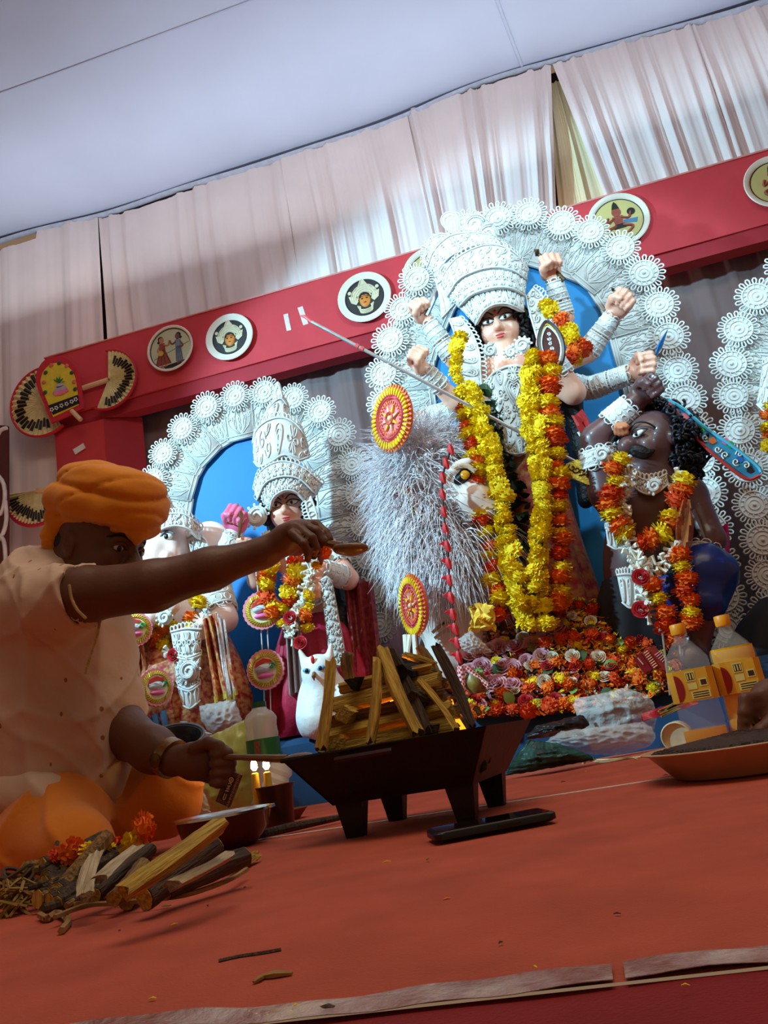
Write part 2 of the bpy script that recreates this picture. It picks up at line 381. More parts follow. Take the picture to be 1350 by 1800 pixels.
drape('curtain', 'white drape at far left reaching from ceiling to floor beside the red post', XT(-170), XT(172), XT(-170), XT(150), ZC, 0.0, 3.55, m_curt, 7, 0.022, 1, GU, ctop)
drape('curtain', 'white drape above the plates showing the dancing couple and the nearby idol face', XT(172), XT(492), XT(172), XT(492), ZC, ZB, 3.56, m_curt, 9, 0.02, 2, GU, ctop)
drape('curtain', 'white drape above the empty stretch of red banner with two tape strips', XT(492), XT(714), XT(492), XT(714), ZC, ZB, 3.55, m_curt, 6, 0.022, 3, GU, ctop)
drape('curtain', 'white drape gathered at the opening above the main crown', XT(714), XT(966), XT(714), XT(966)-0.17, ZC, ZB, 3.55, m_curt, 8, 0.024, 4, GU, ctop)
drape('curtain', 'white drape right of the lit cream cloth', XT(969), XT(1207), XT(969)+0.07, XT(1207), ZC, ZB, 3.55, m_curt, 8, 0.022, 5, GU, ctop)
drape('curtain', 'white drape at the upper right corner', XT(1207), XT(1470), XT(1207), XT(1470), ZC, ZB, 3.56, m_curt, 7, 0.022, 6, GU, ctop)
drape('curtain', 'cream cloth glowing in the gap between two white drapes', XT(955), XT(985), XT(955)-0.16, XT(985)+0.10, ZC-0.05, ZB-0.3, 3.63, m_cream, 3, 0.015, 7, None)
point('gap_lamp', tuple(P(985, 480, 3.5)+A(0, 0.08, 0)), 3.5, (1.0, 0.93, 0.7), 0.03)
drape('backdrop_curtain', 'white drape coloured taupe for shade, hanging below the red banner behind the idols', P(225, 720, 3.62)[0], 3.2, P(225, 720, 3.62)[0], 3.2, P(675, 560, 3.62)[2]+0.1, 0.0, 3.62, m_back, 36, 0.018, 8, None, None, 420, 20)

# red banner and post
YB = 3.44
zt = P(300, 566, YB)[2]; zl = P(500, 640, YB)[2]-0.0
zb1 = P(1250, 420, YB)[2]; zb2 = P(1250, 446, YB)[2]
xl = P(78, 628, YB)[0]
bn = thing('red_banner', 'long red cloth banner beam carrying the round plates', 'banner', (0, YB, zl))
mb = MB(); g = []
for j, (z, dy) in enumerate([(zt, 0.07), (zt, 0.0), (zt*.5+zb1*.5, -0.004), (zb1, 0.0), (zb1, .03)]):
    g.append([A(x, YB+dy+0.003*math.sin(5*x+j), z) for x in np.linspace(xl, 3.2, 60)])
mb.sheet(g); mb.build('front_panel', m_red, bn, False)
mb = MB(); g = []
for j, (z, dy) in enumerate([(zb1+.01, 0.012), (zb2, 0.02), (zb2, 0.1)]):
    g.append([A(x, YB+dy+0.002*math.sin(9*x), z+0.004*math.sin(2.2*x)) for x in np.linspace(xl, 3.2, 60)])
mb.sheet(g); mb.build('lower_fold', m_red2, bn, False)
mb = MB(); mb.tube([A(x, YB-0.003, zt+0.001) for x in np.linspace(xl, 3.2, 20)], 0.005, 6); mb.build('piping', M('pale_piping', (230, 150, 140), 0.7), bn)
ps = thing('red_post', 'red cloth-covered post under the left end of the banner', 'post', (P(150, 900, YB)[0], YB, 0))
x0, x1, x2 = P(96, 800, YB)[0], P(184, 800, YB)[0], P(236, 790, YB)[0]
mb = MB(); mb.sheet([[A(x, YB+0.012+0.004*math.sin(20*x+z*3), z) for x in np.linspace(x0, x1, 10)] for z in np.linspace(zb2, 0, 20)], 0.01); mb.build('front_cloth', m_red, ps)
mb = MB(); mb.sheet([[A(x, YB+0.012+0.10*(x-x1)/(x2-x1), z) for x in np.linspace(x1, x2, 6)] for z in np.linspace(zb2, 0, 20)], 0.01); mb.build('side_cloth', m_red2, ps)
# tape bits on the banner and paper tag on the post
m_wt = M('white_tape', (226, 205, 196), 0.6)
for k, (pts, lab) in enumerate([([(498, 553), (506, 551), (512, 580), (504, 582)], 'shorter white tape strip on the red banner left of the spear tip'),
                                ([(523, 541), (532, 538), (542, 569), (533, 572)], 'longer white tape strip on the red banner behind the spear tip')]):
    mb = MB(); mb.prism(PP(pts, YB-0.007), (0, 0.003, 0)); tag(mb.build('tape_strip', m_wt), lab, 'tape', 'tape strips on the banner')
mb = MB(); mb.prism(PP([(128, 790), (146, 779), (150, 787), (132, 799)], YB+0.0), (0, 0.004, 0))
pt = mb.build('paper_tag', M('tag_white', (235, 232, 235), 0.6)); tag(pt, 'small white paper tag stuck on the red post', 'tag')

# ------------------------------------------------------------------ plates on the banner
m_pl = M('plate_cream', (232, 222, 205), 0.35, 0.06, 6)
m_pic = M('plate_picture_green', (200, 204, 168), 0.5, 0.05, 5)
m_gold = M('plate_picture_gold', (196, 178, 112), 0.5, 0.1, 5)
m_chr = M('charcoal_paint', (48, 44, 46), 0.6, 0.1, 20)
m_clay = M('relief_cream', (214, 200, 168), 0.6, 0.1, 30)
m_org = M('relief_orange', (214, 130, 50), 0.5)
m_ink = M('ink_black', (26, 20, 20), 0.6)
m_sari = M('paint_maroon', (148, 66, 48), 0.6, 0.2, 60)
m_pnt_blue = M('paint_blue_grey', (120, 134, 160), 0.6, 0.2, 60)
m_skinp = M('paint_brown_skin', (120, 76, 52), 0.6)
def plate(px, py, rx, label, deep, kind):
    c = P(px, py, YB-0.022); r = rx*PX(px, py, YB-0.022)
    t = thing('wall_plate', label, 'plate', c, 'round plates on the red banner'); F = Flat(c, r)
    mb = MB(); Rm = F.R()
    prof = [(0.02, -0.012), (r*.7, -0.012), (r*.98, 0.004), (r, 0.009), (r*.97, 0.012), (r*.9, 0.009), (r*deep*1.03, 0.004), (r*deep, -0.002), (0.001, -0.002)]
    mb.lathe(c, prof, 40, Rm); mb.build('dish', m_pl, t)
    mb = MB(); F.disc(mb, 0, 0, deep*0.99, -0.0015, 0.0015, 36); mb.build('picture', m_chr if kind == 'face' else m_pic if kind == 'couple' else m_gold, t)
    mb = MB(); F.ring(mb, 0, 0, deep, 0.0022, 0.001, 36); mb.build('rim_line', m_ink, t)
    if kind == 'face':
        mb = MB()
        for k in range(4):
            rr = 0.50-0.085*k; F.stroke(mb, [(rr*math.cos(math.radians(a)), -0.02+rr*1.08*math.sin(math.radians(a))) for a in range(5, 186, 20)], 0.0035, 0.003)
        F.poly(mb, [(-0.46, 0.02), (-0.40, 0.28), (-0.2, 0.45), (-0.16, 0.50), (0, 0.74), (0.16, 0.50), (0.2, 0.45), (0.40, 0.28), (0.46, 0.02), (0.24, 0.12), (0, 0.2), (-0.24, 0.12)], 0, 0.003)
        for sgn in (-1, 1):
            F.poly(mb, [(sgn*0.30, 0.1), (sgn*0.58, 0.18), (sgn*0.52, -0.1), (sgn*0.34, -0.22), (sgn*0.24, -0.1)], 0, 0.004)
            F.disc(mb, sgn*0.52, 0.30, 0.07, 0, 0.006, 10)
        F.stroke(mb, [(-0.16, 0.50), (0, 0.74), (0.16, 0.50)], 0.004, 0.003)
        for k in range(3): F.stroke(mb, [(-0.30+0.05*k, -0.28-0.02*k), (-0.22, -0.44-0.06*k), (0, -0.5-0.06*k), (0.22, -0.44-0.06*k), (0.30-.05*k, -0.28-.02*k)], 0.0038, 0.003)
        mb.build('crown_relief', m_clay, t)
        mb = MB(); mb.ell(F.p(0, -0.1, 0.002), (r*.21, r*.30, 0.008), Rm, 14, 8); mb.build('face_relief', m_org, t)
        mb = MB()
        for sgn in (-1, 1):
            F.disc(mb, sgn*0.085, -0.06, 0.045, 0.008, 0.003, 8, 0.55); F.stroke(mb, [(sgn*0.02, 0.0), (sgn*0.09, 0.03), (sgn*0.16, -0.01)], 0.0014, 0.009)
        F.poly(mb, [(-0.19, 0.0), (-0.12, 0.16), (0, 0.2), (0.12, 0.16), (0.19, 0.0), (0.1, 0.09), (-0.1, 0.09)], 0.006, 0.003); mb.build('eye_paint', m_ink, t)
        mb = MB(); F.disc(mb, 0, -0.22, 0.05, 0.008, 0.003, 8, 0.5); F.disc(mb, 0, 0.06, 0.022, 0.009, 0.003, 8); mb.build('lips', M('lip_red', (190, 30, 30), 0.5), t)
    elif kind == 'couple':
        def fig(x, s, dress, skin, skirt):
            mb = MB(); F.disc(mb, x, 0.47, 0.10, 0.0, 0.003, 12, 1.15)
            F.stroke(mb, [(x+s*0.08, 0.24), (x+s*0.26, 0.18), (x+s*0.34, 0.36)], 0.0042, 0.002); F.stroke(mb, [(x-s*0.10, 0.22), (x-s*0.2, 0.02), (x-s*.05, -.06)], 0.004, 0.002)
            F.poly(mb, [(x-0.05, 0.40), (x+0.05, 0.40), (x+0.05, .3), (x-0.05, .3)], 0, 0.002); F.poly(mb, [(x-0.1, -0.62), (x-.02, -0.62), (x-.02, -0.72), (x-.14, -0.72)], 0, .002); F.poly(mb, [(x+0.05, -0.62), (x+.12, -0.62), (x+.16, -0.72), (x+.04, -0.72)], 0, .002)
            mb.build('painted_skin', skin, t)
            mb = MB(); F.disc(mb, x-s*0.04, 0.53, 0.115, -0.0005, 0.0022, 12); F.disc(mb, x-s*0.13, 0.40, 0.06, 0, .002, 8); mb.build('painted_hair', m_ink, t)
            mb = MB(); F.poly(mb, [(x-0.12, 0.32), (x+0.12, 0.32), (x+0.13, 0.0), (x-0.12, 0.0)], 0.0, 0.0025)
            F.poly(mb, [(x-0.12, 0.02), (x+0.12, 0.02), (x+skirt, -0.62), (x-skirt, -0.62)], 0.0, 0.0025); mb.build('painted_dress', dress, t)
            mb = MB()
            for k in range(4): F.stroke(mb, [(x-0.08+0.05*k, 0.0), (x+(k-1.5)*0.6*skirt, -0.6)], 0.0012, 0.003)
            mb.build('painted_line', m_ink, t)
        fig(-0.36, 1, m_sari, M('paint_skin', (188, 120, 76), 0.6), 0.34); fig(0.34, -1, m_pnt_blue, m_skinp, 0.15)
        mb = MB(); F.poly(mb, [(-0.75, -0.3), (0.8, 0.12), (0.8, 0.10), (-0.75, -0.32)], -0.001, 0.0015); F.poly(mb, [(-0.4, -0.70), (0.62, -0.62), (0.5, -0.74), (0, -0.84), (-0.3, -0.8)], -0.001, 0.002); mb.build('ground_line', m_ink, t)
        mb = MB(); F.disc(mb, -0.42, -0.12, 0.12, 0.003, 0.004, 12); mb.build('painted_drum', M('paint_ochre', (206, 160, 70), 0.6), t)
    else:
        mb = MB(); F.disc(mb, 0.0, 0.32, 0.15, 0.0, 0.003, 12, 1.15); F.stroke(mb, [(0.12, 0.1), (0.34, 0.02), (0.44, 0.22)], 0.006, 0.002); F.stroke(mb, [(-0.12, 0.1), (-0.36, -0.04), (-0.3, 0.16)], 0.006, 0.002)
        F.poly(mb, [(-0.17, 0.16), (0.17, 0.16), (0.12, -0.16), (-0.12, -0.16)], 0, 0.003); F.stroke(mb, [(-0.1, -0.2), (-0.4, -0.3), (-0.2, -0.5)], 0.007, 0.002); F.stroke(mb, [(0.1, -0.2), (0.4, -0.32), (0.2, -0.52)], 0.007, 0.002); mb.build('painted_figure', m_sari, t)
        mb = MB(); F.poly(mb, [(-0.12, 0.44), (-0.07, 0.62), (0, 0.72), (0.07, 0.62), (0.12, 0.44)], 0, 0.004); F.disc(mb, 0.46, 0.22, 0.13, 0.0, 0.003, 14); F.poly(mb, [(-0.14, -0.14), (0.14, -0.14), (0.2, -0.3), (-0.2, -0.3)], 0.001, 0.003); mb.build('painted_detail', m_ink if kind == 'warrior' else m_chr, t)
        mb = MB(); F.poly(mb, [(0.16, -0.02), (0.62, -0.06), (0.56, -0.22), (0.14, -0.14)], 0, 0.002); mb.build('painted_cloth', M('paint_blue', (70, 110, 150), 0.6), t)
    return t
plate(300, 613, 44, 'round white plate painted with a couple dancing, leftmost on the red banner', 0.88, 'couple')
plate(404, 593, 44.5, 'round cream plate with a clay idol face, beside the dancing couple plate', 0.72, 'face')
plate(641, 523, 48.5, 'round cream plate with a clay idol face, near the spear tip', 0.72, 'face')
plate(757, 480, 50, 'round plate mostly hidden behind the main crown halo', 0.78, 'warrior')
plate(1087, 388, 53, 'round plate with a seated warrior figure, above the main halo', 0.80, 'warrior')
plate(1362, 320, 52, 'round plate with dark dancers cut off by the right edge', 0.78, 'dancer')

# ------------------------------------------------------------------ hand fans
m_leaf = M('palm_leaf', (226, 212, 156), 0.7, 0.15, 40)
m_fred = M('fan_red_border', (200, 40, 56), 0.8, 0.08, 30)
m_wood = M('pale_fan_handle', (224, 190, 140), 0.6, 0.1, 30)
def fan(px, py, r, a0, a1, hpx, label, Y):
    c = P(px, py, Y); R_ = r*PX(px, py, Y); t = thing('palm_leaf_fan', label, 'hand fan', c, 'palm leaf fans on the banner post'); F = Flat(c, R_)
    n = 26
    for i in range(n):
        b0, b1 = math.radians(a0+(a1-a0)*i/n), math.radians(a0+(a1-a0)*(i+1)/n); bm = (b0+b1)/2
        mb = MB(); q = []
        for rr in (0.06, 0.5, 0.93):
            q.append([F.p(rr*math.cos(b0), rr*math.sin(b0), 0.0), F.p(rr*math.cos(bm), rr*math.sin(bm), 0.014*rr), F.p(rr*math.cos(b1), rr*math.sin(b1), 0.0)])
        mb.sheet(q, 0.003, away=(0, 1, 0)); bl = mb.build('blade', m_leaf, t, False)
        if 1 < i < n-2:
            mb = MB(); k = 0.52+0.06*math.sin(i*0.5)+(0.06 if i % 2 else 0)
            mb.sheet([[F.p(rr*math.cos(bb), rr*math.sin(bb), 0.0012+ww*rr) for bb, ww in ((b0*.92+b1*.08, 0.003), (bm, 0.014), (b0*.08+b1*.92, 0.003))] for rr in (k, k+0.12, k+0.26)], 0.001, away=(0, 1, 0)); mb.build('dash', m_ink, bl, False)
    mb = MB(); mb.tube([F.p(0.96*math.cos(a), 0.96*math.sin(a), 0.004) for a in np.radians(np.linspace(a0-3, a1+3, 36))], 0.06*R_, 8, squash=0.5); mb.build('border', m_fred, t)
    mb = MB(); h = P(*hpx, Y); mb.tube([c+(h-c)*s for s in (0, 0.5, 1)], 0.055*R_+0.004, 8); mb.build('handle', m_wood, t)
    return t
fan(78, 706, 68, 60, 300, (112, 716), 'dark palm leaf fan with red border behind the arched yellow fan', YB-0.02)
fan(190, 668, 58, -118, 86, (146, 682), 'palm leaf fan with red border on the banner right of the arched yellow fan', YB-0.03)
fan(66, 862, 66, 172, 338, (104, 859), 'palm leaf fan with red border on the white drape beside the turban', YB-0.02)
# arched fan with painted pot
def arch_pts(k):
    base = [(90, 744), (78, 712), (63, 672), (68, 646), (84, 629), (104, 626), (124, 635), (137, 655), (143, 690), (146, 718)]
    cx, cy = 106, 688
    return [(cx+(x-cx)*k, cy+(y-cy)*k) for x, y in base]
YF = YB-0.075
t = thing('arched_hand_fan', 'arched hand fan painted with a pot on yellow, red cloth border', 'hand fan', P(110, 700, YF))
mb = MB(); mb.prism(PP([tuple(p) for p in spline(arch_pts(1.0), 40)], YF), (0, 0.012, 0)); mb.build('border', m_fred, t, False)
mb = MB(); mb.prism(PP([tuple(p) for p in spline(arch_pts(0.80), 40)], YF-0.004), (0, 0.006, 0)); mb.build('painted_panel', M('fan_yellow', (224, 200, 50), 0.6, 0.1, 40), t, False)
mb = MB(); mb.prism(PP([(84, 713), (136, 694), (139, 709), (93, 729)], YF-0.006), (0, 0.004, 0)); mb.build('floral_band', m_ink, t, False)
mb = MB()
for x, y in [(91, 720), (99, 717), (108, 713), (117, 710), (126, 706), (133, 702)]:
    for a in range(0, 360, 72): mb.ell(P(x+2.6*math.cos(math.radians(a)), y+2.6*math.sin(math.radians(a)), YF-0.007), 0.0042, None, 6, 4)
mb.build('white_flowers', M('paint_white', (235, 230, 225), 0.6), t)['kind'] = 'stuff'
mb = MB(); mb.prism(PP([(94, 688), (100, 680), (113, 677), (118, 682), (114, 688), (104, 691)], YF-0.008), (0, 0.005, 0)); mb.prism(PP([(98, 676), (108, 672), (112, 678), (100, 682)], YF-0.008), (0, .005, 0)); mb.build('pot', M('paint_pot', (176, 170, 190), 0.6), t, False)
mb = MB(); mb.prism(PP([(92, 690), (118, 682), (120, 687), (108, 694), (96, 695)], YF-0.009), (0, 0.005, 0)); mb.build('lotus', M('paint_pink', (226, 120, 150), 0.6), t, False)
mb = MB()
for dx, dy in [(-9, -7), (-4, -11), (2, -12), (7, -9), (10, -3)]: mb.prism(PP([(103, 673), (103+dx*.6-1.5, 673+dy*.5), (103+dx, 673+dy), (103+dx*.6+1.5, 673+dy*.6)], YF-0.009), (0, 0.004, 0))
mb.build('pot_leaves', M('paint_green', (40, 120, 60), 0.6), t, False)
for k, (x, y) in enumerate([(79, 690), (77, 672), (80, 655), (90, 642), (104, 638), (117, 643), (126, 655), (130, 671), (132, 684)]):
    mb = MB(); mb.ell(P(x, y, YF-0.006), (0.013, 0.003, 0.012), None, 8, 5); mb.build('painted_flower', M('paint_rose', (206, 110, 90), 0.6) if k % 2 else M('paint_leafdark', (66, 76, 40), 0.6), t)
mb = MB(); mb.tube(PP([(126, 722), (142, 738)], YF-0.002), 0.012, 8); mb.build('handle', m_wood, t)
# brown panel with white scroll at the far left edge
t = thing('painted_board', 'dark brown board with white scrolls cut off at the left edge', 'board', P(-40, 880, 3.3))
mb = MB(); mb.prism(PP([(-120, 740), (12, 748), (12, 1010), (-120, 1010)], 3.3), (0, 0.02, 0)); mb.build('board', M('board_brown', (92, 44, 42), 0.7), t, False)
for k, pts in enumerate([[(12, 752), (0, 758), (-10, 780)], [(-8, 830), (6, 850), (8, 880), (0, 905), (-14, 900)], [(-14, 960), (4, 940), (11, 912), (9, 880)], [(-10, 935), (6, 950), (10, 990)]]):
    mb = MB(); mb.tube([P(x, y, 3.295) for x, y in spline(pts, 12)], 0.010, 6); mb.build('scroll', M('paint_white', (235, 230, 225), 0.6), t)
# plinth of the idols
z_pl = 0.20
mb = MB(); g = []
for (y, z) in [(3.5, z_pl), (2.48, z_pl), (2.44, z_pl-0.02), (2.43, 0.1), (2.42, 0.0)]: g.append([A(x, y+0.006*math.sin(13*x)*(1 if z < .15 else 0), z) for x in np.linspace(-2.2, 3.0, 60)])
mb.sheet(g); pl = mb.build('trim_1', m_plinth); tag(pl, 'low plinth draped in blue cloth under the idols', 'plinth', kind='structure')

# ================================================================== PITH LACE, FLOWERS
m_lace = M('white_pith', (222, 222, 220), 0.75, 0.05, 40, 0.15, 90)
m_lace2 = M('white_pith_panel', (214, 212, 208), 0.85, 0.08, 30, 0.3, 140)
m_gem = M('gold_bead', (230, 200, 120), 0.2, 0.0, metal=0.8)
def spiral(cx, cy, r, turns=1.6, a0=0.0, n=16, inner=0.15, sgn=1):
    return [(cx+r*(1-(1-inner)*i/(n-1))*math.cos(a0+sgn*2*math.pi*turns*i/(n-1)), cy+r*(1-(1-inner)*i/(n-1))*math.sin(a0+sgn*2*math.pi*turns*i/(n-1))) for i in range(n)]
def tear(cx, cy, a, r0, r1, w, n=10):     # teardrop loop pointing out along angle a
    out = []
    for i in range(n):
        t = 2*math.pi*i/n; x = (r0+r1)/2-(r1-r0)/2*math.cos(t); y = w*math.sin(t)*(0.65+0.35*(-math.cos(t)))
        out.append((cx+x*math.cos(a)-y*math.sin(a), cy+x*math.sin(a)+y*math.cos(a)))
    return out
# rosette in unit radius, lying in XZ, facing -Y
def U(u, v, w=0.0): return A(u, -w, v)
RX = frame((0, -1, 0))
def rosette_mesh(var):
    mb = MB(); mb.lathe((0, 0, 0), [(0.01, -0.03), (0.66, -0.03), (0.7, 0.0), (0.66, 0.035), (0.5, 0.02), (0.3, 0.04), (0.12, 0.06), (0.001, 0.07)], 28, RX)
    n = 17
    for k in range(n):
        a = 2*math.pi*k/n+var
        q = tear(0, 0, a, 0.62, 1.0, 0.13, 9); mb.tube([U(x, y, 0.01) for x, y in q], 0.042, 5, closed=True)
    for rr, th in ((0.66, 0.045), (0.44, 0.035), (0.24, 0.04)): mb.tube([U(rr*math.cos(t), rr*math.sin(t), 0.05) for t in np.linspace(0, 6.283, 24)[:-1]], th, 5, closed=True)
    for k in range(14):
        a = 2*math.pi*k/14+0.2; mb.tube([U(0.47*math.cos(a), 0.47*math.sin(a), 0.05), U(0.62*math.cos(a+.1), 0.62*math.sin(a+.1), 0.05)], 0.03, 4)
    mb.ell(U(0, 0, 0.07), 0.09, None, 8, 6)
    return mb.mesh('rosette', m_lace, 2)
ME_ROS = [rosette_mesh(0), rosette_mesh(0.15)]
def panel_mesh(var):                      # trapezoid, u -0.5..0.5 at the top, v from 0 (inner) to 1 (outer)
    mb = MB(); w0, w1 = 0.46, 0.52
    mb.prism([U(-w0, 0, 0), U(w0, 0, 0), U(w1, 1, 0), U(-w1, 1, 0)], A(0, 0.06, 0))
    def W(u, v): return U(u*(w0+(w1-w0)*v)*2, v, 0.012)
    r = 0.018
    for e in ([(-.48, .02), (.48, .02)], [(-.47, .02), (-.47, 1)], [(.47, .02), (.47, 1)], [(-.46, .10), (.46, .10)]): mb.tube([W(*p) for p in e], r, 4)
    for s in (-1, 1):
        mb.tube([W(s*x, y) for x, y in spline([(0.02, 0.12), (0.20, 0.3), (0.12, 0.55), (0.02, 0.72)], 9)], r, 4)
        mb.tube([W(s*x, y) for x, y in spline([(0.06, 0.12), (0.36, 0.32), (0.34, 0.6), (0.14, 0.9)], 9)], r, 4)
        mb.tube([W(s*x, y) for x, y in spiral(0.30, 0.24 if var else 0.78, 0.11, 1.3, 0.5, 11)], r*.9, 4)
        mb.tube([W(s*x, y) for x, y in tear(0.12, 0.2, 1.3, 0.05, 0.32, 0.07, 9)], r*.8, 4, closed=True)
        for k in range(3): mb.tube([W(s*x, y) for x, y in tear(0.3, 0.45+0.14*k, 0.6+0.5*k, 0.0, 0.16, 0.045, 8)], r*.8, 4, closed=True)
    for k in range(4): mb.tube([W(x, y) for x, y in tear(0, 0.2+0.14*k, 1.57, 0.0, 0.14, 0.05, 8)], r*.8, 4, closed=True)
    return mb.mesh('panel', m_lace2, 2)
ME_PAN = [panel_mesh(0), panel_mesh(1)]
def aureole(px, Y, cen, label, rr, plen, name='halo'):
    pts = [P(x, y, Y) for x, y in px]; cx, zc = cen
    t = thing(name, label, 'halo', (cx, Y, z_pl))
    for i, p in enumerate(pts):
        a = pts[max(0, i-1)]; b = pts[min(len(pts)-1, i+1)]; zc_ = min(p[2], zc)
        tan = nrm(A(b[0]-a[0], 0, b[2]-a[2])); out = A(-tan[2], 0, tan[0])
        if np.dot(out, A(p[0]-cx, 0, p[2]-zc_)) < 0: out = -out
        xax = np.cross(out, A(0, 1, 0)); xax = -xax if np.dot(np.cross(A(0, 1, 0), out), xax) > 0 else xax
        R = np.stack([np.cross(A(0, 1, 0), out), A(0, 1, 0), out], 1)
        d = 0.5*(np.linalg.norm(b-a) if 0 < i < len(pts)-1 else 2*np.linalg.norm(b-a))
        put('panel', ME_PAN[i % 2], t, m4(p-out*(plen-0.02)+A(0, 0.004*(i % 2), 0), R, (d*1.02, 0.14, plen)))
        put('rosette', ME_ROS[i % 2], t, m4(p+A(0, -0.018-0.004*(i % 2), 0), R@roty(0.4*i), rr*(0.96+0.08*((i*7) % 5)/5)))
    return t, pts
def backing(t, pts, cen, k, Y, mat, zmin):
    cx, zc = cen; q = []
    for p in pts:
        c = A(cx, 0, min(p[2], zc)); d = A(p[0], 0, p[2])-c; L = np.linalg.norm(d); q.append(c+d*max(0.05, (L-k)/L))
    q = [A(a[0], Y, a[2]) for a in q]
    q = [A(q[0][0], Y, zmin)]+q+[A(q[-1][0], Y, zmin)]
    mb = MB(); mb.prism(q, (0, 0.02, 0)); return mb.build('backing_board', mat, t, False)

CD = (0.08, 1.55)
DP = [(712, 1000), (708, 940), (700, 880), (694, 820), (688, 765), (678, 712), (676, 660), (688, 602), (709, 547), (734, 496), (770, 446), (820, 402), (875, 389), (930, 382), (987, 397), (1038, 413), (1090, 440), (1131, 486), (1158, 540), (1174, 596), (1190, 654), (1203, 706), (1216, 758), (1227, 812), (1237, 868), (1248, 930), (1258, 992), (1267, 1050), (1277, 1105)]
t, pts = aureole(DP, 3.0, CD, 'huge white lace halo of rosettes behind the ten-armed idol, blue centre', 0.080, 0.23)
backing(t, pts, CD, 0.17, 3.02, m_blue, z_pl)
CL = (-1.06, 1.2)
LP = [(246, 1080), (250, 1020), (254, 960), (262, 900), (273, 846), (291, 800), (324, 756), (367, 719), (416, 699), (468, 693), (518, 703), (565, 727), (598, 767), (622, 819), (631, 871), (640, 925), (650, 982), (661, 1041), (670, 1100)]
t, pts = aureole(LP, 2.9, CL, 'white lace halo of rosettes behind the elephant-headed idol, blue centre', 0.070, 0.21)
backing(t, pts, CL, 0.16, 2.92, M('blue_board_small', (10, 118, 196), 0.6, 0.05, 5), z_pl)
CR = (1.35, 1.15)
RP = [(1440, 430), (1378, 474), (1328, 526), (1296, 584), (1284, 644), (1288, 700), (1298, 760), (1310, 826), (1324, 890), (1338, 952), (1347, 1012), (1354, 1075), (1362, 1140)]
t, pts = aureole(RP, 2.95, CR, 'white lace halo with beads cut off by the right edge', 0.076, 0.22)
backing(t, pts[::-1]+[A(2*1.5-p[0], p[1], p[2]) for p in pts[1:]], (1.5, 1.15), 0.16, 2.97, m_blue, z_pl)

# flowers
def marigold_mesh(name, mat, seed, flat=0.72):
    r = random.Random(seed); mb = MB(); mb.ell((0, 0, 0), (0.72, 0.72, 0.72*flat), None, 8, 6)
    for lay, (el, n, ln) in enumerate([(-55, 11, .95), (-30, 15, 1.0), (-6, 17, 1.02), (16, 16, 1.02), (36, 14, .98), (56, 11, .94), (76, 6, .9)]):
        for k in range(n):
            a = 2*math.pi*(k+0.5*(lay % 2))/n+r.uniform(-.15, .15); e = math.radians(el+r.uniform(-9, 9)); L = ln*r.uniform(.9, 1.08)
            d = A(math.cos(a)*math.cos(e), math.sin(a)*math.cos(e), math.sin(e)); s = A(-math.sin(a), math.cos(a), 0); u = np.cross(d, s)
            w = 0.15*r.uniform(.8, 1.2); s = nrm(s+u*r.uniform(-.5, .5)); b = d*0.6*L; c = d*0.9*L; tip = d*L*1.04+u*r.uniform(-.06, .12)
            f = lambda v: A(v[0], v[1], v[2]*flat)
            mb.add([f(b-s*w*.6), f(b+s*w*.6), f(c+s*w), f(c-s*w), f(tip+s*w*.6), f(tip-s*w*.6)], [(0, 1, 2, 3), (3, 2, 4, 5)])
    return mb.mesh(name, mat, False)
m_mar_y = M('marigold_yellow', (246, 206, 14), 0.7, 0.18, 60); m_mar_o = M('marigold_orange', (240, 112, 10), 0.7, 0.2, 60)
m_mar_d = M('marigold_deep_orange', (222, 76, 16), 0.7, 0.2, 60); m_leafg = M('leaf_green', (34, 66, 30), 0.5, 0.3, 40); m_leafp = M('leaf_pale_green', (120, 150, 70), 0.5, 0.3, 40)
m_white = M('petal_white', (238, 236, 222), 0.6, 0.05, 40); m_pink = M('petal_pink', (214, 150, 160), 0.6, 0.25, 30); m_rose = M('petal_red', (190, 30, 40), 0.6, 0.2, 30)
ME_Y = [marigold_mesh('marigold', m_mar_y, s) for s in (1, 2)]; ME_O = [marigold_mesh('marigold', m_mar_o, s) for s in (3, 4)]; ME_D = [marigold_mesh('marigold', m_mar_d, s) for s in (5, 6)]
def rR(r): return rotz(r.uniform(0, 6.28))@rotx(r.uniform(0, 6.28))@rotz(r.uniform(0, 6.28))
def marigolds(t, path, spacing, r0, pattern, seed, jit=0.3, face=True, flat=None):
    r = random.Random(seed); p = spline(path, 200); L = 0; nxt = 0; i = 0
    for a, b in zip(p[:-1], p[1:]):
        L += np.linalg.norm(b-a)
        while L >= nxt:
            me = {'y': ME_Y, 'o': ME_O, 'd': ME_D}[pattern[i % len(pattern)]][r.randrange(2)]
            R = frame(nrm(b-a))@rotz(r.uniform(0, 6.28)) if flat else rR(r)
            put('marigold', me, t, m4(a+A(r.uniform(-1, 1), r.uniform(-.5, .5), r.uniform(-1, 1))*r0*jit, R@(rotx(r.uniform(-.25, .25))), r0*r.uniform(.9, 1.12))); i += 1; nxt += spacing*r.uniform(.92, 1.08)
    mb = MB(); mb.tube(p[::8], 0.003, 5); mb.build('thread', m_leafg, t)
def garland(name, label, path, spacing, r0, pattern, seed, group=None, **k):
    t = thing(name, label, 'garland', path[-1], group); marigolds(t, path, spacing, r0, pattern, seed, **k); return t
def leaf_mesh(mat, n=5):
    mb = MB(); g = []
    for i in range(n+1):
        u = i/n; w = 0.36*math.sin(math.pi*u**0.8)+0.01; g.append([A(-w, u, 0.12*math.sin(3*u)+0.1*w), A(0, u, 0.12*math.sin(3*u)), A(w, u, 0.12*math.sin(3*u)+0.1*w)])
    mb.sheet(g, 0.012); return mb.mesh('leaf', mat)
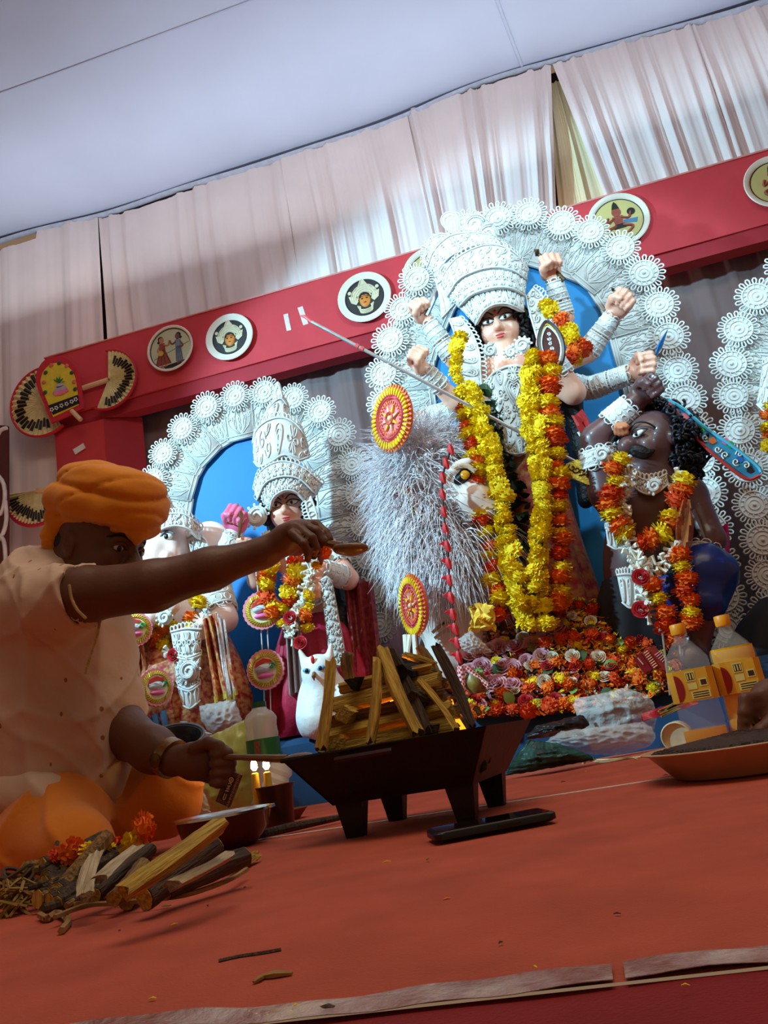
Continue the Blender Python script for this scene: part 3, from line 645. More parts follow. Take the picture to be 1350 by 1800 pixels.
ME_LEAF = [leaf_mesh(m_leafg), leaf_mesh(m_leafp)]
def tuber_mesh():
    mb = MB(); r = random.Random(4)
    for k in range(11):
        d = rR(r)@A(0, 0, 1); mb.tube([d*0.1, d*0.6, d*1.0], [0.10, 0.13, 0.2], 5); 
    return mb.mesh('tuberose', m_white)
ME_TUB = tuber_mesh()
def tuberoses(t, path, spacing, r0, seed):
    r = random.Random(seed); p = spline(path, 160); L = 0; nxt = 0
    for a, b in zip(p[:-1], p[1:]):
        L += np.linalg.norm(b-a)
        while L >= nxt: put('tuberose', ME_TUB, t, m4(a, rR(r), r0*r.uniform(.9, 1.15))); nxt += spacing
def rose_mesh(mat, seed):
    r = random.Random(seed); mb = MB()
    for lay in range(4):
        n = 3+lay; R0 = 0.25+0.22*lay
        for k in range(n):
            a = 2*math.pi*k/n+lay*0.7; g = []
            for j in range(4):
                v = j/3; row = []
                for i in range(4):
                    u = (i/3-.5)*2; aa = a+u*math.pi/n*1.15; rr = R0*(0.5+0.5*v)+0.10*v*v*lay/2; row.append(A(rr*math.cos(aa), rr*math.sin(aa), (0.75-0.16*lay)*v-0.12*u*u*v+r.uniform(-.02, .02)))
                g.append(row)
            mb.sheet(g, 0.02)
    return mb.mesh('rose', mat)
ME_ROSEP = rose_mesh(m_pink, 1); ME_ROSER = rose_mesh(m_rose, 2); ME_ROSEW = rose_mesh(M('petal_cream', (226, 206, 180), .6, .2, 30), 3)

# lace tiers: strips between a lower and an upper curve (photo pixels), bulged towards the viewer
class Tier:
    def __init__(s, lo, up, Y, bulge, back=0.0, n=24): s.lo = spline(lo, n+1); s.up = spline(up, n+1); s.Y = Y; s.b = bulge; s.n = n; s.back = back
    def at(s, u, v, w=0.0):
        x = min(max(u, 0), 1)*s.n; i = min(int(x), s.n-1); f = x-i
        a = s.lo[i]*(1-f)+s.lo[i+1]*f; b = s.up[i]*(1-f)+s.up[i+1]*f; q = a*(1-v)+b*v
        Y = s.Y-s.b*math.sin(math.pi*min(max(u, 0.0), 1.0))**0.7+s.back*v
        return P(q[0], q[1], Y-w)
    def sheet(s, mb, th=0.012, rows=4): mb.sheet([[s.at(i/s.n, j/rows) for i in range(s.n+1)] for j in range(rows+1)], th, away=(0, 1, 0)); return mb
    def line(s, mb, pts, r=0.0028, w=0.002, closed=False, n=4): mb.tube([s.at(u, v, w) for u, v in pts], r, n, closed=closed); return mb
def lace_tier(t, name, T, nx, kind, r=0.0028, edge=True, ny=1, mat=None):
    mb = MB(); T.sheet(mb)
    W = 0.003
    L = np.linalg.norm(T.at(1, .5)-T.at(0, .5))+2*abs(T.b); Hh = np.linalg.norm(T.at(.5, 1)-T.at(.5, 0)); asp = L/max(Hh, 1e-6)
    for v in (0.02, 0.98): T.line(mb, [(i/24, v) for i in range(25)], r*1.3, W)
    for j in range(ny):
        v0, v1 = j/ny, (j+1)/ny; vc = (v0+v1)/2; hv = (v1-v0)/2
        for k in range(nx):
            uc = (k+.5)/nx; hu = 0.5/nx
            f = lambda pts: [(uc+x*hu, vc+y*hv) for x, y in pts]
            kk = kind if kind != 'mix' else ('flower', 'scroll', 'paisley')[(k+j) % 3]
            if kk == 'flower':
                for a in range(6): T.line(mb, f(tear(0, 0, a*math.pi/3, 0.12, 0.85, 0.25, 8)), r, W, True)
            elif kk == 'scroll':
                T.line(mb, f(spiral(-0.35, 0.2, 0.55, 1.4, 0, 12)), r, W); T.line(mb, f(spiral(0.45, -0.3, 0.5, 1.3, 3.1, 11)), r, W); T.line(mb, f(tear(0.3, 0.3, 0.8, 0, 0.7, 0.18, 8)), r, W, True); T.line(mb, f(tear(-0.4, -0.4, 3.9, 0, 0.6, 0.18, 8)), r, W, True)
            elif kk == 'paisley':
                for q in (0.9, 0.6, 0.3): T.line(mb, f(tear(0, -0.1, 1.57, -0.8*q, 0.9*q, 0.75*q, 12)), r, W, True)
            else:
                T.line(mb, f(tear(0, 0, 1.57, -0.9, 0.9, 0.7, 9)), r, W, True)
    if edge:
        m = max(8, int(L/0.017))
        for k in range(m):
            u = (k+.5)/m; mb.tube([T.at(u+0.5/m*math.cos(a), 1.0+0.012/Hh*(0.6+math.sin(a)), 0.0) for a in np.linspace(0, 6.283, 8)[:-1]], r, 4, closed=True)
    o = mb.build(name, mat or m_lace, t, 2); return o
# discs
m_do = M('disc_orange', (236, 120, 50), 0.6, 0.08, 40); m_dy = M('disc_yellow', (246, 204, 30), 0.6, 0.08, 40); m_dp = M('disc_pink', (236, 120, 130), 0.6, 0.08, 40); m_dc = M('disc_cream', (240, 200, 150), 0.6)
def mandala(px, py, rpx, yaw, label, Y, string_to=None):
    c = P(px, py, Y); r = rpx*PX(px, py, Y); t = thing('pith_mandala', label, 'ornament', c, 'orange and yellow pith mandalas'); F = Flat(c, r, 0, yaw); Rm = F.R()
    mb = MB(); mb.lathe(c, [(0.005, -0.01), (r*.9, -0.01), (r*.92, 0.004), (0.005, 0.006)], 36, Rm); mb.build('disc', m_dp, t)
    for nm, r0, r1, n, th, w, mat in (('outer_ring', .86, 1.0, 44, .042, .004, m_do), ('yellow_ring', .70, .90, 40, .05, .012, m_dy), ('inner_ring', .44, .52, 28, .035, .012, m_do)):
        mb = MB()
        for k in range(n):
            a = 2*math.pi*k/n; mb.tube([F.p(q*math.cos(a), q*math.sin(a), w) for q in (r0, (r0+r1)/2, r1)], [th*r*.6, th*r, th*r*.8], 5)
        mb.build(nm, mat, t)['kind'] = 'stuff'
    mb = MB(); F.ring(mb, 0, 0, .60, .03*r, .012, 30); F.ring(mb, 0, 0, .18, .03*r, .014, 16); F.ring(mb, 0, 0, .68, .02*r, .012, 30); mb.build('ring_bead', M('disc_red', (206, 60, 60), .6), t)['kind'] = 'stuff'
    for k in range(8):
        a = 2*math.pi*k/8; mb = MB(); F.poly(mb, [(.16*math.cos(a-.35), .16*math.sin(a-.35)), (.42*math.cos(a), .42*math.sin(a)), (.16*math.cos(a+.35), .16*math.sin(a+.35))], .006, .008); mb.build('star_petal', m_dy if k % 2 else m_dc, t, False)
    mb = MB(); mb.ell(F.p(0, 0, .01), r*.09, None, 8, 6); mb.build('centre_bead', m_dc, t)
    if string_to is not None:
        mb = MB()
        for dx in (-.012, .012): mb.tube([c+A(dx, 0, r*.95), P(*string_to, Y)+A(dx, 0, 0)], 0.0022, 5)
        mb.build('hanging_string', M('string_white', (220, 220, 220), .6), t)['kind'] = 'stuff'
    return t
m_gold2 = M('gold_foil', (222, 196, 70), 0.35, 0.2, 90, 0.3, 200, metal=0.3)
def conch_disc(px, py, rpx, yaw, label, Y):
    c = P(px, py, Y); r = rpx*PX(px, py, Y); t = thing('conch_disc', label, 'ornament', c, 'pink scalloped discs with conch shells'); F = Flat(c, r, 0, yaw); Rm = F.R()
    mb = MB(); n = 96; mb.prism([F.p(*( (1.0+0.045*abs(math.sin(12*2*math.pi*i/n)))*np.array((math.cos(2*math.pi*i/n), math.sin(2*math.pi*i/n)))), -.008) for i in range(n)], F.N*.012); mb.build('scalloped_disc', M('disc_rose', (240, 150, 160), .6, .05, 30), t, False)
    mb = MB()
    for k in range(40):
        a = 2*math.pi*k/40; mb.tube([F.p(.88*math.cos(a), .88*math.sin(a), .005), F.p(.68*math.cos(a+.16), .68*math.sin(a+.16), .009)], .05*r, 4)
    mb.build('gold_ring', m_gold2, t)['kind'] = 'stuff'
    mb = MB(); F.disc(mb, 0, 0, .68, .003, .004); mb.build('centre_field', M('disc_pale', (236, 226, 190), .6), t, False)
    mb = MB(); F.poly(mb, [(-.56, .12), (-.42, .42), (0, .58), (.36, .46), (.5, .3), (.1, .36), (-.3, .26)], .006, .006); mb.build('red_band', M('disc_scarlet', (206, 50, 40), .6), t, False)
    mb = MB(); mb.ell(F.p(-.08, .08, .01), (r*.44, r*.2, .012), Rm@rotz(.15), 12, 6); mb.tube([F.p(-.5, .1, .012), F.p(-.2, .18, .02), F.p(.2, .02, .02), F.p(.4, .2, .012)], .05*r, 5); mb.build('conch', M('conch_blue_white', (206, 214, 226), .4), t)
    mb = MB(); mb.tube([F.p(x, y, .012) for x, y in spiral(.44, .1, .2, 1.2, 0, 10)], .05*r, 5); mb.build('green_scroll', M('disc_green', (60, 160, 70), .6), t)
    mb = MB(); mb.ell(F.p(0, -.32, .008), (r*.46, r*.15, .012), Rm, 12, 6)
    mb.build('lotus', M('lotus_pink', (238, 110, 170), .6), t)
    return t

# ================================================================== IDOLS
m_skin = M('idol_pink_skin', (240, 176, 150), 0.35, 0.05, 12, coat=0.3)
m_skin_y = M('idol_fair_skin', (244, 190, 150), 0.35, 0.05, 12, coat=0.3)
m_palm = M('idol_palm', (226, 130, 120), 0.4, 0.08, 20)
m_hair = M('idol_black_hair', (18, 16, 20), 0.45, 0.3, 80, 0.6, 70)
m_eye = M('eye_white', (240, 236, 230), 0.3, 0.0); m_blk = M('paint_black', (16, 12, 12), 0.4, 0.0); m_lip = M('idol_lip', (200, 60, 66), 0.4, 0.0)
m_sari2 = M('red_sari', (170, 26, 40), 0.6, 0.2, 40, 0.3, 40, c2=(196, 120, 60))
m_sar3 = M('crimson_sari', (172, 24, 58), 0.6, 0.15, 30, 0.3, 30)
m_bronze = M('dull_bronze', (96, 70, 40), 0.4, 0.15, 40, metal=0.6); m_steel = M('steel', (190, 186, 184), 0.3, 0.1, 40, metal=0.85)
def gems(t, name, pts, r, mat): 
    for p in pts: pass
def face(t, B, c, s, fwd, up, third_eye=True, mat_lip=None, brow=True, wide=1.0):
    """adds a sculpted head to body B and returns a builder for painted eyes; s = half head height"""
    f = nrm(fwd); r = nrm(np.cross(f, up)); u = np.cross(r, f); R = np.stack([r, u, f], 1)
    L = lambda x, y, z: c+s*(x*r+y*u+z*f)
    B.ell(L(0, .18, -.12), (s*.74*wide, s*.82, s*.84), R, .3*s); B.ell(L(0, -.25, .12), (s*.60*wide, s*.70, s*.62), R, .3*s); B.ell(L(0, -.80, .36), (s*.2, s*.16, s*.18), R, .25*s)
    for q in (-1, 1): B.ell(L(q*.34*wide, -.30, .42), (s*.24, s*.24, s*.22), R, .25*s); B.ell(L(q*.29, .08, .86), (s*.20, s*.12, s*.12), R, .12*s, sub=True); B.ell(L(q*.74*wide, -.05, -.05), (s*.07, s*.2, s*.13), R, .05*s)
    B.cap(L(0, .10, .70), L(0, -.24, .90), .07*s, .12*s, .1*s)
    for q in (-1, 1): B.ell(L(q*.09, -.26, .80), s*.085, R, .06*s)
    B.ell(L(0, -.48, .68), (s*.21, s*.06, s*.09), R, .05*s); B.ell(L(0, -.57, .66), (s*.16, s*.06, s*.09), R, .05*s)
    def paint():
        for q in (-1, 1):
            E = L(q*.30, .06, .74)
            mb = MB(); mb.ell(E, (s*.21, s*.085, s*.085), R@rotz(q*.16), 12, 8); e = mb.build('eye', m_eye, t)
            mb = MB(); mb.ell(E+s*(.06*f+.0*r), (s*.062, s*.07, s*.05), R, 10, 6); mb.build('pupil', m_blk, e)
            mb = MB(); mb.tube([E+s*(x*r*q+y*u+z*f) for x, y, z in spline([(-.24, -.02, .02), (-.1, .10, .07), (.1, .12, .05), (.30, .06, -.06)], 9)], s*.022, 5); mb.tube([E+s*(x*r*q+y*u+z*f) for x, y, z in spline([(-.24, -.02, .02), (-.05, -.10, .07), (.14, -.07, .04), (.30, .06, -.06)], 9)], s*.015, 5); mb.build('eyeliner', m_blk, e)
            if brow: mb = MB(); mb.tube([L(q*x, y, z) for x, y, z in spline([(.08, .22, .83), (.28, .40, .78), (.52, .34, .60), (.64, .18, .42)], 9)], s*.026, 5); mb.build('eyebrow', m_blk, t)
        mb = MB(); mb.ell(L(0, -.48, .745), (s*.17, s*.04, s*.04), R, 10, 6); mb.ell(L(0, -.56, .73), (s*.13, s*.045, s*.04), R, 10, 6); mb.build('lips', mat_lip or m_lip, t)['kind'] = 'stuff'
        if third_eye: mb = MB(); mb.ell(L(0, .36, .80), (s*.05, s*.06, s*.03), R, 8, 6); mb.build('forehead_dot', M('dot_red', (200, 20, 20), .4), t)
    return paint, L, R
def fist(B, w, d, n, s, open_=0.0):
    """closed hand: w wrist, d direction wrist->knuckles, n palm-facing direction, s hand length"""
    d = nrm(d); n = nrm(np.asarray(n, float)-d*np.dot(n, d)); x = np.cross(d, n); R = np.stack([x, d, n], 1)
    L = lambda a, b, c: w+s*(a*x+b*d+c*n)
    B.ell(L(0, .36, 0), (s*.33, s*.38, s*.2), R, .04*s+.004)
    for i, a in enumerate((-.25, -.085, .085, .25)):
        k = (0.95, 1.0, .96, .86)[i]
        B.cap(L(a, .62*k, 0), L(a*1.04, .82*k, .24), .098*s, .092*s, .006); B.cap(L(a*1.04, .82*k, .24), L(a, .55*k, .42), .09*s, .082*s, .004); B.cap(L(a, .55*k, .42), L(a*.95, .38, .34), .08*s, .07*s, .004)
    B.cap(L(-.28, .2, .06), L(-.34, .45, .30), .11*s, .10*s, .012); B.cap(L(-.34, .45, .30), L(-.06, .56, .50), .095*s, .08*s, .004)
def arm(B, pts, rs, hs=None, n=(0, -1, 0), k=0.012):
    B.chain(pts, rs, k)
    if hs: fist(B, pts[-1], pts[-1]-pts[-2], n, hs*1.3)
def cuff(t, a, b, ra, rb, seed=0, mat=None):
    """lace bracelet around an arm from a to b"""
    a = np.asarray(a, float); b = np.asarray(b, float); R = frame(b-a); L = np.linalg.norm(b-a); mb = MB()
    at = lambda h, an, e=0: a+(b-a)*h+(ra+(rb-ra)*h+e)*(math.cos(an)*R[:, 0]+math.sin(an)*R[:, 1])
    mb.sheet([[at(h, 2*math.pi*k/16, .004) for k in range(16)] for h in np.linspace(0, 1, 4)], .003, wrap=True)
    for h in (0, .33, .66, 1.0): mb.tube([at(h, 2*math.pi*k/16, .006) for k in range(16)], .004, 5, closed=True)
    n = max(6, int(2*math.pi*ra/.03))
    for k in range(n):
        a0 = 2*math.pi*(k+.5*(seed % 2))/n
        for h0 in (.16, .5, .83): mb.tube([at(h0+.13*math.sin(q), a0+.8*math.pi/n*math.cos(q), .006) for q in np.linspace(0, 6.283, 8)[:-1]], .0026, 4, closed=True)
        for hh, sg in ((0, -1), (1, 1)): mb.tube([at(hh+sg*(.006+.008*math.sin(q))/max(L, .02), a0+.8*math.pi/n*math.cos(q), .005) for q in np.linspace(0, 6.283, 8)[:-1]], .0024, 4, closed=True)
    return mb.build('lace_bracelet', mat or m_lace, t, 2)
def Q(x, y, Y): return P(x, y, Y)
def skirt(t, name, rings, mat, n=48, folds=9, amp=.10, th=.006):
    """draped cloth: rings of (centre, rx, ry)"""
    mb = MB(); g = []
    for j, (c, rx, ry) in enumerate(rings):
        v = j/(len(rings)-1); g.append([c+A(rx*math.cos(a)*(1+amp*v*math.sin(folds*a+j*.2)), ry*math.sin(a)*(1+amp*v*math.sin(folds*a+j*.2)), 0) for a in np.linspace(0, 2*math.pi, n+1)[:-1]])
    mb.sheet(g, th, wrap=True); return mb.build(name, mat, t, 2)
def curls(mb, pts, r0, seed, n=1):
    r = random.Random(seed)
    for p in pts:
        d = nrm(A(r.uniform(-1, 1), r.uniform(-1, 1), r.uniform(-1, 1))); R = frame(d); mb.tube([p+R@A(r0*math.cos(a), r0*math.sin(a), r0*.25*a) for a in np.linspace(0, 7.5, 10)], r0*.42, 5)
    return mb

# ------------------------------------------------------------------ ten-armed idol
YD = 2.78
D = thing('goddess_idol', 'tall ten-armed goddess idol with white lace crown and spear at centre', 'idol', (P(960, 1110, YD)[0], YD, z_pl))
B = Body()
hc = Q(880, 577, YD); hs = 0.108
paint, LF, RF = face(D, B, hc, hs, (-.10, -1, -.12), (0.02, 0, 1))
B.cap(hc+A(0, .03, -.06), Q(890, 632, YD+.03), .042, .046, .02)
sh = Q(893, 655, YD+.04); wa = Q(905, 790, YD+.03); hp = Q(925, 870, YD+.03)
B.cap(Q(862, 662, YD+.05), Q(940, 648, YD+.05), .055, .055, .04); B.cap(sh, wa, .10, .075, .05); B.cap(wa, hp, .078, .11, .05)
for x in (868, 912): B.ell(Q(x+2, 695, YD-.05), .055, None, .03)
AR = []
def darm(pts, rs, hand, n=(0, -1, .1), c0=None, c1=None):
    q = [Q(*p) for p in pts]; arm(B, q, rs, hand, n); AR.append((q, rs))
darm([(856, 664, YD+.05), (800, 632, YD+.06), (752, 566, YD+.0)], [.042, .038, .026], .085, (.3, -1, 0))
darm([(850, 676, YD+.03), (800, 706, YD-.02), (748, 652, YD-.12)], [.042, .037, .027], .088, (.3, -1, .3))
darm([(850, 690, YD+.05), (806, 720, YD+.02), (744, 734, YD-.02)], [.040, .036, .028], .08)
darm([(940, 650, YD+.06), (992, 560, YD+.06), (974, 494, YD+.0)], [.042, .036, .026], .090, (.1, -1, 0))
darm([(950, 655, YD+.05), (1032, 620, YD+.05), (1076, 558, YD+.0)], [.042, .038, .028], .092, (.2, -1, 0))
darm([(955, 668, YD+.05), (1036, 684, YD+.04), (1106, 658, YD-.02)], [.042, .037, .029], .095, (.2, -1, 0))
darm([(950, 660, YD+.02), (1008, 690, YD-.09), (972, 628, YD-.15)], [.046, .042, .028], .085, (.4, -.6, 0))
body = B.build('body', m_skin, D, .0055)
paint()
# bracelets
def cuf(i, j, h0, h1, e=.0):
    q, rs = AR[i]; a = q[j]+(q[j+1]-q[j])*h0; b = q[j]+(q[j+1]-q[j])*h1; cuff(D, a, b, rs[j]+(rs[j+1]-rs[j])*h0+e, rs[j]+(rs[j+1]-rs[j])*h1+e, i)
cuf(0, 1, .15, .45); cuf(0, 1, .52, .95); cuf(1, 1, .55, .97); cuf(2, 1, .1, .9); cuf(3, 1, .15, .40); cuf(3, 1, .50, .97); cuf(4, 1, .10, .48); cuf(4, 1, .55, .97); cuf(5, 0, .55, .92); cuf(5, 1, .12, .50); cuf(5, 1, .58, .98); cuf(6, 1, .58, .98)
# hair
mb = MB(); pts = []
for a in np.linspace(-.2, math.pi+.2, 26):
    for k in range(3): pts.append(LF(.80*math.cos(a)*(1+.07*k), .10+.72*math.sin(a)*(1+.05*k), .42-.22*k))
for q in (-1, 1):
    for v in np.linspace(0, 1, 12):
        for k in range(2): pts.append(LF(q*(.80+.10*v+.08*k), .0-1.25*v, .15-.25*k-.2*v))
curls(mb, pts, .016, 3); mb.build('curly_hair', m_hair, D, 2)['kind'] = 'stuff'
BH = Body(); BH.ell(LF(0, .25, -.30), (hs*.86, hs*.85, hs*.8), RF, .03)
BH.chain([LF(-.6, -.3, -.5), Q(846, 690, YD+.1), Q(850, 760, YD+.12)], [.05, .04, .03], .03); BH.chain([LF(.6, -.3, -.5), Q(1000, 700, YD+.1), Q(1022, 790, YD+.12), Q(1030, 880, YD+.14)], [.06, .045, .035, .03], .03)
BH.build('long_hair', m_hair, D, .008)
# crown tiers
YC = YD-.06
c1 = Tier([(836, 572), (850, 548), (868, 536), (890, 534), (906, 540), (921, 548)], [(806, 540), (826, 520), (850, 510), (877, 505), (902, 508), (923, 520)], YC-.01, .07, .02)
lace_tier(D, 'crown_band', c1, 13, 'mix')
c2 = Tier([(806, 540), (826, 520), (850, 510), (877, 505), (902, 508), (923, 520)], [(786, 522), (806, 492), (838, 476), (872, 470), (903, 476), (926, 492)], YC-.005, .075, .025)
lace_tier(D, 'crown_band', c2, 10, 'flower')
c3 = Tier([(786, 522), (806, 492), (838, 476), (872, 470), (903, 476), (926, 492)], [(772, 496), (788, 468), (812, 446), (850, 430), (885, 432), (912, 450), (929, 476)], YC+.01, .075, .03)
lace_tier(D, 'crown_band', c3, 7, 'scroll')
c4 = Tier([(776, 560), (790, 545), (802, 530), (800, 510)], [(770, 510), (768, 496), (776, 486), (788, 476)], YC+.03, .01, .0, 14); lace_tier(D, 'crown_wing', c4, 3, 'paisley')
c5 = Tier([(768, 490), (784, 458), (812, 440), (850, 428), (884, 430)], [(750, 470), (762, 440), (790, 414), (830, 408), (878, 414)], YC+.06, .04, .02, 18); lace_tier(D, 'crown_top', c5, 7, 'mix')
BC = Body(); BC.cap(LF(0, .55, -.1), Q(852, 450, YC+.09), .085, .05, .05); BC.ell(LF(0, .45, -.2), (hs*.85, hs*.5, hs*.7), RF, .03); BC.build('crown_core', m_lace2, D, .01)
def leafshape(px, py, ln, wd, ang, Y, name='crown_leaf'):
    c = P(px, py, Y); s = PX(px, py, Y)*ln; F = Flat(c, s, math.radians(ang)); mb = MB()
    F.poly(mb, [(q[1], q[0]) for q in tear(0, 0, 0, -.5, .5, .5*wd/ln, 18)], 0, .008)
    for k in (1.0, .72, .45): mb.tube([F.p(q[1], q[0], .009) for q in tear(0, 0, 0, -.5*k, .5*k, .5*wd/ln*k, 16)], .0032, 4, closed=True)
    for k in range(4): mb.tube([F.p(q[1], q[0], .009) for q in tear(-.3+.16*k, 0, 0, 0, .14, .05, 8)], .0025, 4, closed=True)
    mb.build(name, m_lace, D, 2)
leafshape(796, 397, 56, 42, 16, YC+.10)
def curlpiece(px, py, r, a0, sg, Y, parent=None, name='crown_scroll'):
    c = P(px, py, Y); F = Flat(c, PX(px, py, Y)*r); mb = MB(); mb.lathe(c, [(.004, -.006), (F.r*.9, -.006), (F.r*.92, .003), (.004, .004)], 20, F.R())
    for k in (1.0, .8): mb.tube([F.p(x*k, y*k, .006) for x, y in spiral(0, 0, 1.0, 1.5, a0, 18, .2, sg)], .0036, 5)
    for k in range(9): mb.tube([F.p(x, y, .004) for x, y in tear(0, 0, a0+k*.55, .92, 1.2, .1, 8)], .0028, 4, closed=True)
    mb.build(name, m_lace, parent or D, 2)
curlpiece(834, 396, 22, 0, 1, YC+.10); curlpiece(777, 430, 22, 2, -1, YC+.09); curlpiece(858, 412, 20, 1, 1, YC+.09); curlpiece(760, 456, 18, 2, 1, YC+.08); curlpiece(790, 480, 22, 2, 1, YC+.02); curlpiece(843, 452, 17, 1, 1, YC-.01); curlpiece(880, 452, 20, 1, -1, YC-.02)
# lace ribbons beside the face
tr = Tier([(822, 692), (806, 655), (808, 622), (800, 590), (789, 560)], [(847, 690), (846, 655), (843, 620), (830, 585), (808, 556)], YD-.07, .0, .0, 20)
lace_tier(D, 'lace_ribbon', tr, 6, 'paisley', edge=True)
tr2 = Tier([(924, 520), (930, 548), (938, 575), (944, 596)], [(938, 504), (954, 520), (962, 556), (960, 596)], YD-.05, .0, .0, 14); lace_tier(D, 'lace_ribbon', tr2, 3, 'scroll')
for x, y, r in ((862, 617, 13), (918, 608, 15), (898, 620, 11), (982, 575, 17)): curlpiece(x, y, r, x % 3, 1, YD-.135 if x < 930 else YD-.07, None, 'lace_earring')
# lace breastplate
tb = Tier([(884, 792), (900, 800), (918, 800), (930, 792)], [(850, 672), (872, 650), (905, 640), (946, 650)], YD-.085, .05, .0, 18)
lace_tier(D, 'breastplate', tb, 4, 'mix', .0030, False, 5)
mb = MB()
for k in (1.0, .75, .5): mb.tube([tb.at(.62+.26*x*k, .72+.2*y*k, .006) for x, y in [(.0, -1.2), (.55, -.2), (.75, .35), (.4, .75), (0, .5), (-.4, .75), (-.75, .35), (-.55, -.2)]], .0036, 5, closed=True)
mb.build('heart_relief', m_lace, D, 2)['kind'] = 'stuff'
# sari and dark leafy drape
skirt(D, 'sari', [(Q(915, 800, YD+.02), .10, .08), (Q(928, 880, YD+.02), .14, .11), (Q(940, 980, YD+.01), .17, .13), (Q(955, 1080, YD), .20, .15), (A(P(960, 1150, YD)[0], YD, z_pl+.01), .23, .17)], m_sari2, 64, 14, .07)
mb = MB(); r = random.Random(5)
for k in range(260):
    u = r.random(); x = 846+u*80+r.uniform(-14, 30); y = 690+u*330+r.uniform(-20, 20); c = Q(x, y, YD-.10-.03*r.random()); R = rR(r); s = r.uniform(.03, .05); me = ME_LEAF[0]
    mb.add([c+s*(R@A(*v.co)) for v in me.vertices], [tuple(p.vertices) for p in me.polygons])
mb.build('leafy_lining', m_leafg, D)['kind'] = 'stuff'
# mirror-like shell in the front hand
c = Q(969, 610, YD-.24); F = Flat(c, PX(969, 610, YD)*44, math.radians(-2)); t = thing('hand_mirror', 'dark pointed-oval mirror with beaded rim in the goddess hand', 'mirror', c)
alm = lambda k: [(.40*k*math.cos(a)*(1-.0*abs(math.sin(a))), k*math.sin(a)) if False else ((.42*k)*math.copysign(abs(math.cos(a))**1.5, math.cos(a)), k*math.sin(a)) for a in np.linspace(0, 2*math.pi, 33)[:-1]]
mb = MB(); F.poly(mb, alm(.98), -.006, .012); mb.build('mirror_plate', M('dark_copper', (84, 50, 48), .35, .2, 20, metal=.5), t, False)
for k, mat, rr in ((1.0, M('rim_dark', (60, 36, 36), .4), .007), (.80, m_lace, .003), (.9, m_gold2, .003)): mb = MB(); mb.tube([F.p(*q, .008) for q in alm(k)], rr, 5, closed=True); mb.build('rim', mat, t)
mb = MB()
for v in np.linspace(-.5, .5, 6): mb.tube([F.p(x, y, .007) for x, y in spiral(0, v, .08, 1.2, v*9, 9)], .002, 4)
mb.build('engraving', m_lace, t)['kind'] = 'stuff'
# weapons in the raised hands
def rod(name, label, a, b, r, mat, tip=None, cat='weapon'):
    t = thing(name, label, cat, a, None); mb = MB(); mb.tube([a, (a+b)/2, b], r, 8); mb.build('shaft', mat, t)
    if tip: mb = MB(); d = nrm(b-a); mb.tube([b-d*.0, b+d*tip*.4, b+d*tip], [r, r*3, r*.3], 8, squash=.4); mb.build('tip', mat, t)
    return t
rod('conch_rod', 'short dark horn poking above the topmost raised hand', Q(992, 492, YD-.02), Q(948, 448, YD-.03), .008, m_bronze, .03)
rod('short_rod', 'thin bronze stick in the right raised hand near the halo', Q(1106, 540, YD-.03), Q(1080, 512, YD-.02), .005, m_bronze, .02)
rod('blue_blade', 'short blue blade held by the lowest right hand', Q(1140, 652, YD-.07), Q(1152, 626, YD-.08), .006, M('paint_sky_blue', (30, 120, 190), .4), .10)
rod('bow_stave', 'grey bundle of sticks behind the upper left hand', Q(748, 556, YD-.02), Q(778, 490, YD), .012, m_steel, .02)
# spear
a = Q(548, 566, YD-.34); b = Q(1012, 812, YD-.24); t = thing('spear', 'long metal spear slanting from the goddess hand down to the demon', 'spear', a)
mb = MB(); mb.tube([a+(b-a)*k for k in (0, .5, 1)], .0062, 8); mb.build('shaft', m_steel, t)
mb = MB(); mb.tube([a, a+(a-b)*.025+A(-.002, 0, .01), a+(a-b)*.05], [.006, .006, .002], 6); mb.build('butt_end', M('spear_red', (196, 70, 70), .5), t)
for h in (.18, .20): mb = MB(); mb.tube([a+(b-a)*h, a+(b-a)*(h+.012)], .009, 8); mb.build('binding', M('spear_red', (196, 70, 70), .5), t)
F = Flat(Q(1032, 836, YD-.25), .075, math.radians(-42)); mb = MB(); F.poly(mb, [(-1.0, .05), (-.7, .42), (.2, .36), (.9, .1), (1.05, 0), (.9, -.1), (.2, -.36), (-.7, -.42), (-1.0, -.05)], -.004, .010); mb.build('blade', m_gold2, t, False)
mb = MB()
for v in np.linspace(-.7, .7, 8): mb.tube([F.p(x, y, .008) for x, y in spiral(v, 0, .18, 1, v*5, 8)], .0022, 4)
mb.build('blade_pattern', m_bronze, t)['kind'] = 'stuff'

# garlands on the goddess
GG = 'garlands on the ten-armed idol'
YG = YD-.26
def px_path(l, Y0, Y1): return [P(x, y, Y0+(Y1-Y0)*i/(len(l)-1)) for i, (x, y) in enumerate(l)]
def gar(label, paths, spacing, r0, pattern, seed, flat=None, group=GG):
    t = thing('marigold_garland', label, 'garland', paths[0][-1], group)
    for i, p in enumerate(paths): marigolds(t, p, spacing, r0, pattern, seed+i, flat=flat)
    return t
gar('all-yellow marigold garland hanging in a long loop around the goddess, both strands', [px_path([(806, 596), (800, 640), (812, 690), (838, 750), (858, 800), (872, 860), (886, 940), (896, 1010), (912, 1070), (930, 1100), (942, 1096)], YG+.04, YG-.10), px_path([(826, 680), (858, 760), (872, 812), (884, 870), (896, 950), (908, 1020), (918, 1070)], YG, YG-.12),
     px_path([(938, 622), (938, 680), (930, 740), (940, 800), (950, 860), (946, 920), (946, 980), (950, 1040), (956, 1096), (978, 1086)], YG-.02, YG-.10), px_path([(930, 640), (924, 700), (946, 752), (954, 830), (960, 890), (952, 960), (938, 1010), (940, 1060)], YG-.02, YG-.11)], .035, .0295, 'y', 10)
